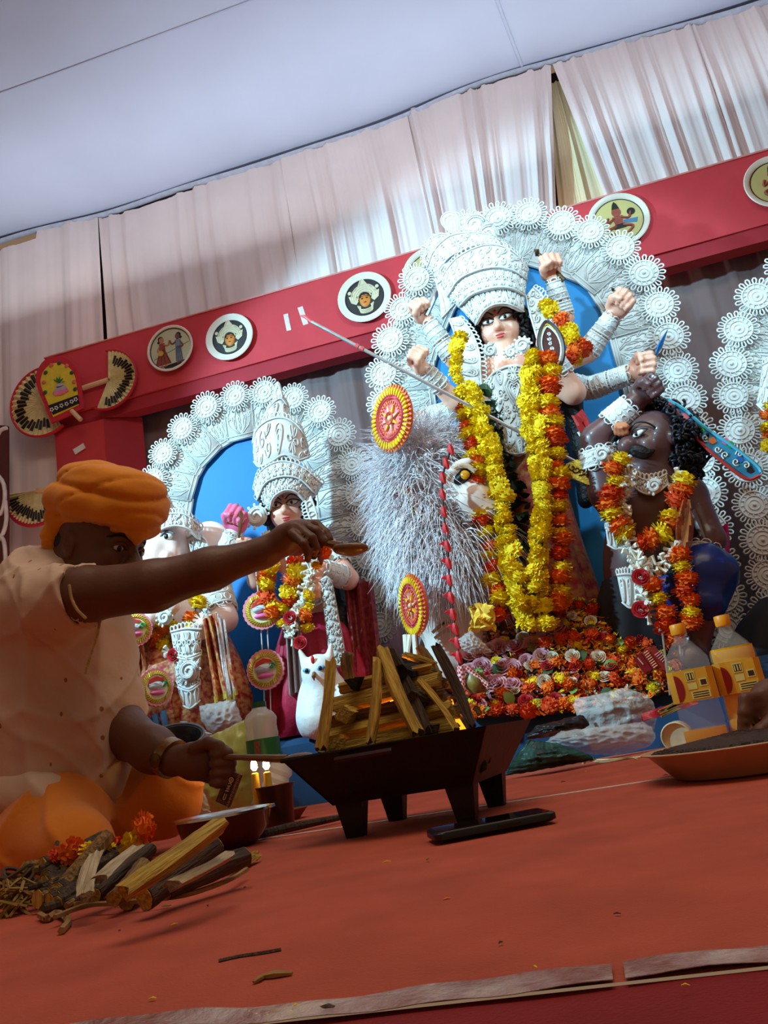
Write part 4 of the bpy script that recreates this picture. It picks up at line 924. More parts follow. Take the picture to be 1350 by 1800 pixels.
gar('orange and yellow marigold strand running down the lion side of the goddess', [px_path([(818, 700), (828, 760), (840, 830), (850, 900), (860, 970), (872, 1040), (884, 1086)], YG+.03, YG-.06)], .036, .036, 'ydyo', 20, True)
gar('orange and yellow marigold strand beside the hand mirror, right of the yellow loop', [px_path([(962, 636), (964, 680), (966, 740), (974, 800), (982, 850), (986, 910), (988, 970), (984, 1030), (986, 1060)], YG-.02, YG-.06)], .037, .038, 'oyody', 30, True)
gar('short orange and yellow marigold swag over the goddess shoulder beside the mirror', [px_path([(958, 534), (985, 560), (1004, 590), (1014, 612), (996, 632)], YD-.08, YD-.10), px_path([(992, 580), (1026, 604), (1006, 640)], YD-.08, YD-.08)], .038, .031, 'yyod', 40)

# ------------------------------------------------------------------ lion
m_lion = M('lion_cream_clay', (226, 206, 196), .6, .12, 8, .1, 20); m_fur = M('lion_fur', (244, 238, 244), .8, .05, 20, sheen=.3)
m_fur2 = M('lion_fur_tan', (190, 160, 130), .8, .1, 20)
YL = 2.70
LI = thing('lion_idol', 'white furry lion idol with amber eye left of the goddess', 'lion', (P(800, 1150, YL)[0], YL, z_pl))
B = Body()
H0 = Q(790, 862, YL); B.ell(H0, (.15, .15, .14), None, .05); B.ell(Q(832, 868, YL-.10), (.10, .1, .085), None, .05); B.ell(Q(858, 900, YL-.15), (.075, .07, .06), None, .04); B.ell(Q(846, 928, YL-.12), (.06, .06, .03), None, .03)
B.ell(Q(818, 818, YL-.17), (.05, .04, .022), None, .03); B.ell(Q(832, 876, YL-.20), (.05, .035, .045), None, .03)
B.chain([Q(780, 900, YL+.04), Q(790, 980, YL+.05), Q(820, 1050, YL+.08), Q(900, 1080, YL+.2)], [.15, .17, .17, .16], .06)
B.chain([Q(776, 1000, YL), Q(768, 1080, YL-.02), Q(786, 1150, YL-.05)], [.09, .075, .06], .04); B.chain([Q(830, 1030, YL-.02), Q(820, 1100, YL-.06), Q(842, 1160, YL-.09)], [.085, .07, .06], .04)
B.chain([Q(786, 1150, YL-.05), A(P(772, 1180, YL)[0], YL-.12, z_pl+.06)], [.06, .065], .03)
for k in range(4): p = A(P(752+16*k, 1190, YL)[0], YL-.17, z_pl+.045); B.ell(p, (.026, .04, .03), None, .012)
for p in ((742, 857),): B.ell(Q(742, 857, YL-.10), (.05, .03, .055), None, .02); B.ell(Q(744, 858, YL-.145), (.034, .03, .040), None, .01, sub=True)
B.build('body', m_lion, LI, .008)
mb = MB(); mb.ell(Q(744, 858, YL-.105), (.034, .012, .040), None, 12, 8); mb.build('ear_lining', M('ear_red', (176, 40, 60), .5, .2, 20), LI)
mb = MB(); mb.ell(Q(735, 792, YL-.02), (.055, .04, .022), roty(-.35), 12, 8); mb.build('crest_ear', M('ear_pink', (236, 160, 166), .5), LI)
E_ = Q(814, 838, YL-.195); mb = MB(); mb.ell(E_, (.036, .02, .022), roty(-.5), 12, 8); e = mb.build('eye', m_blk, LI)
mb = MB(); mb.ell(E_+A(.008, -.016, .0), (.016, .008, .016), None, 10, 6); i_ = mb.build('iris', M('amber', (214, 150, 30), .3), e)
mb = MB(); mb.tube([E_+A(x, -.015, z) for x, z in spline([(-.05, -.005), (-.02, .03), (.02, .028), (.045, .002)], 8)], .009, 6); mb.build('eyelid', m_fur2, e)
mb = MB(); mb.ell(E_+A(-.03, -.02, .022), (.022, .012, .010), roty(.6), 8, 6); mb.build('eye_glint', m_eye, e)
mb = MB(); mb.ell(Q(882, 896, YL-.22), (.03, .02, .022), None, 10, 6); mb.build('nose', M('nose_brown', (80, 50, 44), .5), LI)
mb = MB(); mb.tube([Q(x, y, YL-.22+.02*abs(x-840)/30) for x, y in spline([(812, 918), (830, 924), (852, 918), (874, 926)], 10)], .010, 6); mb.build('mouth', M('mouth_brown', (92, 56, 48), .6), LI)
for (x0, y0, x1, y1) in ((760, 1112, 800, 1104), (764, 1122, 808, 1116), (775, 1100, 806, 1128)):
    mb = MB(); mb.tube([Q(x, y, YL-.135) for x, y in spline([(x0, y0), ((x0+x1)/2, min(y0, y1)-8), (x1, y1)], 9)], .006, 5); mb.build('painted_fold', m_fur2, LI)
r = random.Random(11); mb = MB(); mb2 = MB(); BV = None
def strand(mb, p, n, L, w, down):
    d = nrm(n+A(r.uniform(-.5, .5), r.uniform(-.5, .5), r.uniform(-.5, .5))); q = [p]
    for k in range(4): d = nrm(d+A(r.uniform(-.3, .3), r.uniform(-.2, .2), -down)); q.append(q[-1]+d*L/4)
    mb.tube(q, [w, w*.9, w*.7, w*.45, w*.1], 3, False)
for (cx, cy, Y, rx, ry, rz, n, L, dn, tgt) in ((745, 850, YL-.02, .12, .14, .17, 3600, .13, .28, 0), (770, 940, YL+.0, .14, .17, .17, 3200, .16, .42, 0), (806, 985, YL-.02, .14, .17, .14, 2000, .15, .5, 0), (778, 806, YL+.0, .12, .13, .07, 1100, .09, .2, 0), (812, 800, YL-.02, .08, .10, .05, 260, .07, .25, 1), (740, 1020, YL+.05, .08, .12, .12, 300, .12, .5, 1)):
    for k in range(n):
        a, b = r.uniform(0, 6.28), math.asin(r.uniform(-1, 1)); nn = A(math.cos(a)*math.cos(b), math.sin(a)*math.cos(b), math.sin(b))
        if nn[1] > .35: continue
        p = Q(cx, cy, Y)+A(rx*nn[0], ry*nn[1], rz*nn[2])
        # keep the face and the ear clear
        v = p-CAM; z = v@FW; sx, sy = 675+FOC*(v@RT)/z, 900-FOC*(v@UP)/z
        if (sx-826)**2/40**2+(sy-868)**2/62**2 < 1 or (sx-744)**2+(sy-857)**2 < 18**2: continue
        L_ = L*r.uniform(.7, 1.35); v = p+nrm(nn+A(0, 0, -dn*2))*L_*.85-CAM; z = v@FW; sx, sy = 675+FOC*(v@RT)/z, 900-FOC*(v@UP)/z
        if (sx-826)**2/36**2+(sy-868)**2/56**2 < 1 or (sx-744)**2+(sy-857)**2 < 17**2: continue
        strand(mb2 if tgt else mb, p, nn, L_, .0021, dn)
mb.build('mane', m_fur, LI, 2)['kind'] = 'stuff'; mb2.build('tan_mane', m_fur2, LI, 2)['kind'] = 'stuff'
# string of red paper twists in front of the lion
t = thing('red_tassel_string', 'string of small red paper twists hanging before the lion', 'string', Q(806, 1165, 2.4))
pth = px_path([(792, 790), (778, 840), (780, 900), (786, 960), (790, 1020), (796, 1080), (804, 1130), (808, 1180)], 2.42, 2.38)
mb = MB(); mb.tube(spline(pth, 40), .004, 6); mb.build('cord', M('cord_dark', (60, 40, 40), .7), t)
for k, p in enumerate(spline(pth, 15)[:-1]):
    mb = MB(); rr = random.Random(k); mb.tube([p+A(0, 0, .018), p, p+A(.003, 0, -.02)], [.006, .012, .005], 7)
    if k > 5: mb.tube([p, p+A(-.014, -.003, .012), p+A(-.024, 0, .010)], [.006, .006, .002], 5); mb.tube([p, p+A(.006, -.006, .014)], [.006, .002], 5)
    mb.build('paper_twist', M('twist_red', (206, 36, 46), .5, .15, 50), t)['kind'] = 'stuff'
mandala(690, 736, 60, -.74, 'largest orange and yellow pith mandala, above the lion', 2.46, (676, 640))
mandala(706, 905, 56, -.8, 'orange and yellow pith mandala half hidden by the lion fur', 2.60, (700, 800))
mandala(727, 1064, 56, -.98, 'orange and yellow pith mandala hanging low beside the lion legs', 2.44, (716, 960))
mb = MB()
for x in (712, 720, 728): mb.tube([Q(x, 1116, 2.43), Q(x+r.uniform(-8, 4), 1160, 2.42)], .008, 6)
tag(mb.build('cotton_tassel', m_white), 'white cotton tassel under the lowest pith mandala', 'tassel')['kind'] = 'stuff'

# ------------------------------------------------------------------ demon
m_dk = M('demon_brown_skin', (96, 66, 66), .35, .15, 10, coat=.25); m_blsatin = M('blue_satin', (24, 44, 120), .3, .2, 14, .2, 20); m_pk = M('pink_satin', (214, 40, 140), .35, .15, 14, .3, 30); m_blackc = M('black_cloth', (24, 18, 22), .8, .2, 20)
YA = 2.56
AS = thing('demon_idol', 'dark-skinned kneeling demon idol with curly black hair and moustache', 'idol', (P(1150, 1130, YA)[0], YA, z_pl))
B = Body(); hc = Q(1143, 782, YA-.02); fw = nrm(A(-.74, -.66, .16)); up = nrm(A(.16, .05, 1))
paint, LA, RA = face(AS, B, hc, .115, fw, up, False, m_blk, True, 1.0)
B.ell(LA(0, -.2, .86), (.03, .03, .03), None, .02)
B.chain([hc+A(.01, .02, -.06), Q(1140, 850, YA+.02)], [.06, .062], .03); B.cap(Q(1078, 868, YA+.02), Q(1205, 872, YA+.04), .07, .07, .05); B.chain([Q(1138, 880, YA+.02), Q(1132, 980, YA+.03), Q(1128, 1050, YA+.05)], [.125, .11, .115], .06)
B.ell(Q(1108, 900, YA-.06), (.075, .05, .06), None, .04); B.ell(Q(1168, 904, YA-.05), (.075, .05, .06), None, .04)
ar1 = [Q(1066, 862, YA), Q(1048, 772, YA-.02), Q(1118, 706, YA-.06)]; arm(B, ar1, [.062, .05, .034], .085, (.3, -1, 0))
ar2 = [Q(1212, 880, YA+.03), Q(1246, 950, YA-.02), Q(1226, 1012, YA-.06)]; arm(B, ar2, [.06, .05, .036], .07)
B.build('body', m_dk, AS, .006); paint()
hd = Body(); fist(hd, Q(1088, 742, YA-.08), A(-.1, -.1, -1), A(0, -1, -.1), .062); hd.build('second_hand', M('demon_orange_hand', (196, 120, 84), .4, .15, 20), AS, .004)
mb = MB(); rr = random.Random(2); pts = []
for k in range(1100):
    a, b = rr.uniform(0, 6.28), math.asin(rr.uniform(-1, 1)); nn = A(math.cos(a)*math.cos(b), math.sin(a)*math.cos(b), math.sin(b))
    if np.dot(nn, fw) > .42: continue
    pts.append(LA(.12, .05, -.46)+nn*A(.135, .12, .15)*rr.uniform(.86, 1.04))
for v in np.linspace(0, 1, 60): pts.append(LA(rr.uniform(-.2, .8), -.3-1.0*v, -.7+.2*v))
curls(mb, pts, .012, 4); mb.build('curly_hair', M('demon_hair', (20, 24, 34), .4, .3, 60), AS, 2)['kind'] = 'stuff'
hb = Body(); hb.ell(LA(.1, .10, -.50), (.112, .1, .128), None, .03); hb.build('hair_mass', m_hair, AS, .01)
for q in (-1, 1):
    mb = MB(); mb.tube([LA(q*x, y, z) for x, y, z in spline([(.02, -.38, .86), (.22, -.40, .80), (.42, -.52, .62), (.56, -.42, .46)], 10)], [.006, .014, .019, .021, .021, .020, .017, .013, .009, .004], 8); mb.build('moustache', m_hair, AS)
mb = MB(); mb.ell(LA(0, -.46, .80), (.02, .012, .010), RA, 8, 6); mb.build('teeth', m_eye, AS)
cuff(AS, ar1[0]+(ar1[1]-ar1[0])*.45, ar1[0]+(ar1[1]-ar1[0])*.75, .062, .058); cuff(AS, ar1[1]+(ar1[2]-ar1[1])*.42, ar1[1]+(ar1[2]-ar1[1])*.85, .044, .038, 1); cuff(AS, ar2[1]+(ar2[2]-ar2[1])*.35, ar2[1]+(ar2[2]-ar2[1])*.62, .05, .046, 0)
mb = MB(); mb.sheet([[Q(1205+3*i+6*j, 896+12*j+2*math.sin(i*2), YA-.05-.03*math.sin(i*.6)) for i in range(8)] for j in range(6)], .004); mb.build('silver_sleeve', M('silver_cloth', (176, 170, 178), .3, .2, 20, .5, 30, metal=.5), AS)
skirt(AS, 'black_cloth', [(Q(1128, 1010, YA+.03), .125, .12), (Q(1128, 1060, YA+.05), .15, .11), (Q(1130, 1110, YA+.07), .17, .11), (A(P(1135, 1150, YA)[0], YA+.08, z_pl+.01), .18, .12)], m_blackc)
B = Body(); B.chain([Q(1170, 1040, YA+.02), Q(1240, 1010, YA-.08), Q(1236, 1062, YA-.12)], [.09, .085, .062], .03); B.build('blue_trousers', m_blsatin, AS, .008, lambda X: .006*wav(X, 60, 2), .008)
B = Body(); B.chain([Q(1238, 1066, YA-.12), Q(1222, 1120, YA-.1), A(P(1212, 1150, YA)[0], YA-.1, z_pl+.04)], [.05, .04, .04], .02); B.chain([A(P(1212, 1150, YA)[0], YA-.1, z_pl+.03), A(P(1196, 1160, YA)[0], YA-.2, z_pl+.03)], [.036, .03], .02); B.build('leg', m_dk, AS, .008)
mb = MB(); mb.sheet([[Q(1250+3.5*i+1.5*j+2*math.sin(j), 922+13*j+3*math.sin(i*1.4+j), YA+.03-.02*math.sin(i+j)) for i in range(9)] for j in range(6)], .004); mb.build('pink_cloth', m_pk, AS)
# lace collar, white and marigold garlands of the demon
tn = Tier([(1108, 848), (1128, 866), (1152, 868), (1176, 850)], [(1112, 830), (1130, 842), (1152, 842), (1172, 832)], YA-.10, .02, 0, 14); lace_tier(AS, 'lace_collar', tn, 5, 'scroll')
for (x, y, rr_) in ((1150, 855, 14), (1058, 800, 15)): curlpiece(x, y, rr_, 0, 1, YA-.15 if x > 1100 else YA-.08, AS, 'lace_boss')
tl = Tier([(1094, 1060), (1108, 1070), (1124, 1064)], [(1084, 1010), (1104, 1008), (1128, 1012)], YA-.16, .01, 0, 10); lace_tier(AS, 'lace_apron', tl, 3, 'paisley')
tl = Tier([(1068, 958), (1084, 966), (1104, 958)], [(1064, 928), (1078, 926), (1096, 930)], YA-.13, .01, 0, 10); lace_tier(AS, 'lace_apron', tl, 3, 'drop')
GA = 'garlands on the demon idol'
gar('thick orange and yellow marigold loop around the demon neck', [px_path([(1096, 810), (1080, 836), (1072, 870), (1076, 905), (1094, 930), (1116, 946), (1140, 954), (1164, 944), (1178, 920), (1188, 890), (1204, 864), (1212, 846)], YA-.17, YA-.14)], .036, .038, 'yoydo', 50, True, GA)
t = thing('tuberose_garland', 'white tuberose garland hanging on the demon chest', 'garland', Q(1130, 1050, YA-.2), GA); tuberoses(t, px_path([(1106, 830), (1092, 870), (1098, 930), (1112, 980), (1140, 1000), (1168, 985), (1186, 965)], YA-.16, YA-.17), .022, .030, 1); tuberoses(t, px_path([(1120, 985), (1132, 1020), (1136, 1060), (1140, 1086)], YA-.19, YA-.2), .02, .032, 2); tuberoses(t, px_path([(1190, 838), (1200, 850), (1180, 868)], YA-.1, YA-.12), .02, .028, 3)
for y in (1015, 1072): put('rose', ME_ROSER, t, m4(Q(1126, y, YA-.22), rotx(1.4), .024))
for lab, l, s in (('marigold strand dangling straight beside the blue trousers of the demon', [(1198, 975), (1204, 1000), (1206, 1030), (1208, 1060), (1210, 1096)], .034), ('shorter ragged marigold strand dangling at the demon middle', [(1152, 1028), (1160, 1045), (1166, 1066), (1172, 1092), (1182, 1120)], .04)):
    gar(lab, [px_path(l, YA-.2, YA-.22)], s, .033, 'oyod', 60, True, GA)
# painted sword of the demon
t = thing('broad_sword', 'broad blue painted blade with bright patches pointing right from the demon', 'sword', Q(1250, 770, YA-.05)); Yb = YA-.05
top = spline([(1172, 702), (1200, 718), (1240, 752), (1290, 786), (1330, 818), (1338, 830)], 20); bot = spline([(1176, 708), (1204, 742), (1232, 778), (1270, 812), (1312, 842), (1336, 836)], 20)
mb = MB(); mb.prism([P(*q, Yb) for q in top]+[P(*q, Yb) for q in bot[::-1]], (0, .016, 0)); mb.build('blade', M('blade_blue', (56, 150, 190), .3, .3, 14), t, False)
for l, mat in ((top, M('edge_cyan', (90, 190, 220), .4)), (bot, M('edge_red', (190, 60, 60), .4))): mb = MB(); mb.tube([P(*q, Yb-.002) for q in l], .0055, 6); mb.build('edge', mat, t)
for k, (x, y, c) in enumerate([(1205, 732, (230, 120, 130)), (1231, 755, (40, 190, 70)), (1252, 775, (240, 130, 60)), (1275, 776, (236, 120, 150)), (1284, 782, (40, 170, 70)), (1300, 808, (40, 110, 190)), (1318, 826, (40, 36, 40))]):
    mb = MB(); mb.prism([P(x+a, y+b, Yb-.002) for a, b in ((-6, -5), (3, -7), (8, 2), (1, 6), (-5, 3))], (0, .003, 0)); mb.build('paint_patch', M('patch_%d' % k, c, .4), t, False)
mb = MB()
for x, y, a in ((1262, 790, 0), (1275, 800, 2), (1294, 812, 1), (1300, 798, 3), (1312, 818, 4), (1220, 750, 2), (1240, 770, 1)): mb.tube([P(x+q[0], y+q[1], Yb-.003) for q in spiral(0, 0, 7, 1.2, a, 10)], .0022, 4)
mb.build('painted_scroll', m_white, t)['kind'] = 'stuff'
F = Flat(Q(1195, 930, YA-.17), .05); t = thing('plastic_wrapper', 'glossy orange plastic wrapper hanging at the demon side', 'wrapper', F.c); mb = MB()
mb.sheet([[Q(1206+(i-3.5)*(1.2+3.2*math.sin(math.pi*(j+.4)/8))-j*.5, 878+15*j, YA-.19-.018*math.sin(i*1.1+j*.6)) for i in range(8)] for j in range(8)], .002); mb.build('sheet', M('orange_film', (214, 130, 70), .1, .4, 18, .6, 40, alpha=.38, c2=(150, 90, 60)), t)
mb = MB(); mb.ell(Q(1200, 990, YA-.21), (.012, .005, .03), None, 8, 6); mb.build('green_leaf', m_leafp, t)
# red flag-like ribbon between goddess and demon
t = thing('red_ribbon', 'crumpled red and white ribbon between the goddess and the demon', 'ribbon', Q(1025, 780, 2.66)); mb = MB()
mb.sheet([[P(1004+12*j+i*4.5-j*1.5, 730+17*j+3*math.sin(i+j*1.3)-i*2, 2.66-.012*math.sin(i*1.7+j)) for i in range(5)] for j in range(8)], .004); mb.build('cloth', M('ribbon_red', (190, 40, 40), .6, .2, 30, .2, 40), t)
mb = MB(); mb.sheet([[P(1014+10*j+i*2, 760+16*j-i, 2.645-.012*math.sin(i*1.7+j)) for i in range(3)] for j in range(4)], .003); mb.build('white_patch', m_white, t)

# ------------------------------------------------------------------ elephant-headed idol
m_ele = M('elephant_white_clay', (240, 214, 206), .4, .05, 12, coat=.2); m_zari = M('red_gold_brocade', (160, 34, 36), .5, .3, 60, .4, 60, c2=(206, 150, 90)); m_zari2 = M('gold_border', (206, 176, 70), .4, .3, 80, .4, 80, metal=.3)
YE = 2.58
GN = thing('elephant_idol', 'elephant-headed idol with white crown, partly hidden by the priest arm', 'idol', (P(320, 1290, YE)[0], YE, z_pl))
B = Body(); hc = Q(290, 962, YE-.02); B.ell(hc, (.10, .085, .095), None, .03); B.ell(hc+A(0, -.01, .06), (.08, .07, .06), None, .03)
for q in (-1, 1): B.ell(hc+A(q*.05, -.06, -.05), (.035, .03, .05), None, .02); B.ell(hc+A(q*.16, .03, -.03), (.085, .025, .10), rotz(q*.3), .03); B.cap(hc+A(q*.05, -.09, -.06), hc+A(q*.075, -.15, -.09), .016, .008, .01)
B.chain([hc+A(0, -.07, -.03), hc+A(0, -.12, -.10), hc+A(.01, -.13, -.20), hc+A(.04, -.13, -.27), hc+A(.08, -.13, -.25)], [.048, .040, .033, .027, .022], .02)
B.chain([hc+A(0, .06, -.1), Q(305, 1030, YE+.06)], [.06, .08], .03); B.cap(Q(255, 1015, YE+.05), Q(362, 1005, YE+.05), .06, .06, .03); B.ell(Q(312, 1100, YE+.05), (.15, .12, .15), None, .04)
g1 = [Q(370, 1005, YE+.02), Q(392, 1000, YE-.0), Q(412, 940, YE-.02)]; arm(B, g1, [.05, .042, .03], .09, (0, -1, 0))
g2 = [Q(368, 1010, YE), Q(394, 1088, YE-.05), Q(350, 1110, YE-.18)]; arm(B, g2, [.055, .046, .032], None)
g3 = [Q(250, 1015, YE), Q(228, 1080, YE-.06), Q(262, 1090, YE-.18)]; arm(B, g3, [.055, .046, .032], None)
B.build('body', m_ele, GN, .006)
for q in (-1, 1):
    e_ = hc+A(q*.050, -.074, .012); mb = MB(); mb.ell(e_, (.022, .01, .013), None, 10, 6); e = mb.build('eye', m_eye, GN); mb = MB(); mb.ell(e_+A(0, -.008, 0), (.009, .005, .010), None, 8, 6); mb.build('pupil', m_blk, e)
    mb = MB(); mb.tube([e_+A(x*q, -.008, z) for x, z in spline([(-.028, -.002), (0, .02), (.03, .004)], 7)], .0035, 5); mb.tube([e_+A(x*q, -.006, z) for x, z in spline([(-.03, .02), (0, .042), (.04, .028)], 7)], .0035, 5); mb.build('eyeliner', m_blk, e)
hand = Body(); fist(hand, g1[-1]+A(0, -.006, 0), g1[-1]-g1[-2], (0, -1, 0), .118); hand.build('pink_hand', M('hand_pink', (232, 110, 150), .4, .1, 20), GN, .004)
mb = MB(); mb.tube([Q(420, 945, YE-.10), Q(424, 905, YE-.08), Q(418, 886, YE-.06)], [.004, .008, .003], 6); mb.build('goad', m_bronze, GN)
cuff(GN, g1[1]+(g1[2]-g1[1])*.1, g1[1]+(g1[2]-g1[1])*.95, .042, .032); cuff(GN, g2[0]+(g2[1]-g2[0])*.25, g2[0]+(g2[1]-g2[0])*.8, .055, .05, 1)
mb = MB(); 
t1 = Tier([(268, 948), (282, 932), (306, 924), (332, 930), (352, 948)], [(262, 922), (280, 908), (304, 902), (330, 906), (356, 930)], YE-.06, .06, .01, 18); lace_tier(GN, 'crown_band', t1, 8, 'mix')
t1 = Tier([(254, 935), (270, 920), (292, 908), (316, 906)], [(266, 886), (278, 870), (292, 872), (308, 896)], YE-.04, .05, .02, 16); lace_tier(GN, 'crown_band', t1, 5, 'flower')
t1 = Tier([(266, 886), (278, 872), (292, 874), (304, 892)], [(262, 860), (268, 850), (278, 852), (288, 870)], YE-.02, .03, .02, 12); lace_tier(GN, 'crown_top', t1, 3, 'paisley')
t1 = Tier([(340, 990), (352, 980), (362, 972), (366, 960)], [(328, 944), (340, 938), (352, 942), (362, 950)], YE-.04, .0, .0, 10); lace_tier(GN, 'lace_ear', t1, 3, 'scroll')
for k, (lo, up_) in enumerate((([(306, 1150), (330, 1156), (352, 1148)], [(300, 1110), (326, 1104), (356, 1106)]), ([(312, 1204), (332, 1212), (350, 1200)], [(304, 1152), (328, 1158), (354, 1150)]), ([(318, 1238), (334, 1246), (352, 1232)], [(308, 1206), (332, 1214), (352, 1202)]))):
    lace_tier(GN, 'lace_apron', Tier(lo, up_, YE-.20, .02, 0, 12), 3, ('flower', 'scroll', 'drop')[k])
curlpiece(332, 1180, 20, 0, 1, YE-.225, GN, 'lace_boss'); curlpiece(290, 1086, 14, 0, 1, YE-.2, GN, 'lace_boss')
skirt(GN, 'dhoti', [(Q(315, 1120, YE), .17, .14), (Q(318, 1180, YE-.02), .21, .18), (Q(322, 1240, YE-.03), .23, .2), (A(P(325, 1280, YE)[0], YE-.03, z_pl+.03), .24, .2)], m_zari, 64, 11, .10)
for k, (a, b, mat) in enumerate((([(356, 1090), (376, 1078)], [(378, 1236), (416, 1222)], m_zari), ([(378, 1076), (392, 1090)], [(400, 1236), (412, 1230)], M('silver_brocade', (206, 190, 186), .5, .2, 80, .5, 80)), ([(212, 1110), (246, 1100)], [(222, 1250), (262, 1240)], m_zari))):
    mb = MB(); rows = []
    for j in range(13):
        v = j/12; x0 = a[0][0]+(b[0][0]-a[0][0])*v; y0 = a[0][1]+(b[0][1]-a[0][1])*v; x1 = a[1][0]+(b[1][0]-a[1][0])*v; y1 = a[1][1]+(b[1][1]-a[1][1])*v
        rows.append([Q(x0+(x1-x0)*u, y0+(y1-y0)*u, YE-.20-.015*math.sin(u*14)-.01*math.sin(v*9)) for u in np.linspace(0, 1, 13)])
    mb.sheet(rows, .006); cl = mb.build('brocade_fall', mat, GN)
    mb = MB(); mb.sheet([[p+A(0, -.006, .02*(1-i)) for p in rows[-1]] for i in (0, 1)], .004); mb.build('gold_hem', m_zari2, cl)
B = Body(); B.chain([A(P(385, 1270, YE)[0], YE-.05, z_pl+.05), A(P(395, 1290, YE)[0], YE-.2, z_pl+.03)], [.04, .035], .02); B.build('foot', m_skin, GN, .007)
for x in (372, 402): pass
GX = 'garlands on the elephant-headed idol'
gar('orange and yellow marigold loop on the elephant-headed idol', [px_path([(250, 1066), (254, 1096), (270, 1122), (296, 1134), (318, 1122), (336, 1100), (344, 1070), (346, 1046)], YE-.15, YE-.15)], .035, .037, 'yodyo', 70, True, GX)
gar('small inner marigold loop on the elephant-headed idol chest', [px_path([(272, 1080), (284, 1102), (300, 1100), (306, 1086)], YE-.17, YE-.17)], .03, .022, 'oy', 75, None, GX)
t = thing('tuberose_garland', 'white tuberose garland below the elephant-headed idol marigold loop', 'garland', Q(320, 1150, YE-.2), GX); tuberoses(t, px_path([(354, 1090), (340, 1120), (318, 1142), (290, 1146)], YE-.16, YE-.18), .022, .026, 8)
put('rose', ME_ROSER, t, m4(Q(305, 1152, YE-.21), rotx(1.4), .022))

# ------------------------------------------------------------------ second goddess with pale crown
YK = 2.66
LK = thing('small_goddess_idol', 'smaller goddess idol with tall white crown behind the priest hand', 'idol', (P(570, 1250, YK)[0], YK, z_pl))
B = Body(); hc = Q(507, 898, YK); paint, LL, RL = face(LK, B, hc, .094, (.14, -1, .0), (0.0, 0, 1)); B.cap(hc+A(0, .03, -.06), Q(522, 958, YK+.03), .036, .04, .02)
B.cap(Q(486, 975, YK+.03), Q(572, 965, YK+.03), .05, .05, .04); B.chain([Q(530, 970, YK+.03), Q(545, 1060, YK+.02), Q(556, 1110, YK+.02)], [.09, .07, .10], .05)
l1 = [Q(580, 972, YK+.02), Q(612, 1018, YK-.04), Q(566, 1000, YK-.14)]; arm(B, l1, [.04, .036, .026], None)
l2 = [Q(484, 980, YK+.02), Q(452, 1020, YK-.02), Q(440, 972, YK-.1)]; arm(B, l2, [.04, .034, .024], .066, (0, -1, 0))
w_ = l1[-1]; 
B.ell(w_+A(-.03, -.01, -.02), (.035, .018, .035), None, .012)
for k in range(4): B.chain([w_+A(-.055+.017*k, -.016, -.04), w_+A(-.06+.016*k, -.03, -.075), w_+A(-.058+.015*k, -.03, -.10)], [.0095, .009, .007], .004)
B.build('body', m_skin, LK, .0055); paint()
mb = MB(); pts = []
for a in np.linspace(-.5, math.pi+.5, 26):
    for k in range(3): pts.append(LL(.80*math.cos(a)*(1+.08*k), .06+.74*math.sin(a)*(1+.05*k), .40-.22*k))
curls(mb, pts, .014, 5); mb.build('curly_hair', m_hair, LK, 2)['kind'] = 'stuff'
BH = Body(); BH.ell(LL(0, .2, -.3), (.084, .082, .08), RL, .03); BH.chain([LL(.5, -.4, -.5), Q(575, 1000, YK+.06), Q(598, 1080, YK-.0), Q(612, 1160, YK-.04)], [.05, .045, .035, .02], .03); BH.build('long_hair', m_hair, LK, .008)
YKC = YK-.06
for nm, lo, up_, n, kd, yy, bl in (('crown_band', [(474, 900), (480, 876), (500, 862), (522, 866), (540, 886)], [(452, 880), (466, 850), (494, 838), (526, 842), (556, 870)], 9, 'scroll', 0, .06), ('crown_band', [(452, 880), (466, 850), (494, 838), (526, 842), (556, 870)], [(446, 862), (458, 828), (492, 810), (532, 820), (568, 852)], 11, 'flower', .01, .06),
                               ('crown_top', [(446, 812), (456, 822), (478, 812), (500, 800), (524, 810), (546, 802)], [(444, 780), (452, 752), (476, 735), (504, 734), (528, 752), (542, 786)], 5, 'mix', .03, .06), ('crown_top', [(452, 760), (470, 742), (490, 736), (512, 738)], [(462, 735), (476, 712), (494, 700), (508, 716)], 3, 'paisley', .05, .03), ('crown_top', [(476, 715), (486, 710), (496, 708), (504, 714)], [(480, 700), (486, 680), (492, 680), (498, 700)], 1, 'drop', .06, .01)):
    lace_tier(LK, nm, Tier(lo, up_, YKC+yy, bl, .02, 18), n, kd)
BC = Body(); BC.cap(LL(0, .6, -.1), Q(494, 745, YKC+.10), .075, .03, .05); BC.build('crown_core', m_lace2, LK, .01)
for x, y, rr_ in ((452, 908, 20), (556, 940, 12), (470, 946, 11)): curlpiece(x, y, rr_, 0, 1, YK-.08, LK, 'lace_earring')
lace_tier(LK, 'lace_ribbon', Tier([(546, 872), (556, 900), (558, 922)], [(536, 880), (542, 905), (552, 926)], YK-.08, 0, 0, 10), 3, 'drop')
cuff(LK, l1[1]+(l1[2]-l1[1])*.3, l1[1]+(l1[2]-l1[1])*.95, .034, .028); cuff(LK, l1[0]+(l1[1]-l1[0])*.2, l1[0]+(l1[1]-l1[0])*.5, .042, .04)
lace_tier(LK, 'bodice', Tier([(520, 1060), (545, 1068), (575, 1056)], [(498, 976), (530, 968), (572, 968)], YK-.06, .05, 0, 14), 4, 'mix', .003, False, 3)
skirt(LK, 'sari', [(Q(548, 1085, YK), .10, .08), (Q(556, 1130, YK-.01), .14, .12), (Q(566, 1200, YK-.02), .18, .15), (A(P(575, 1256, YK)[0], YK-.03, z_pl+.01), .21, .17)], m_sar3, 64, 15, .10)
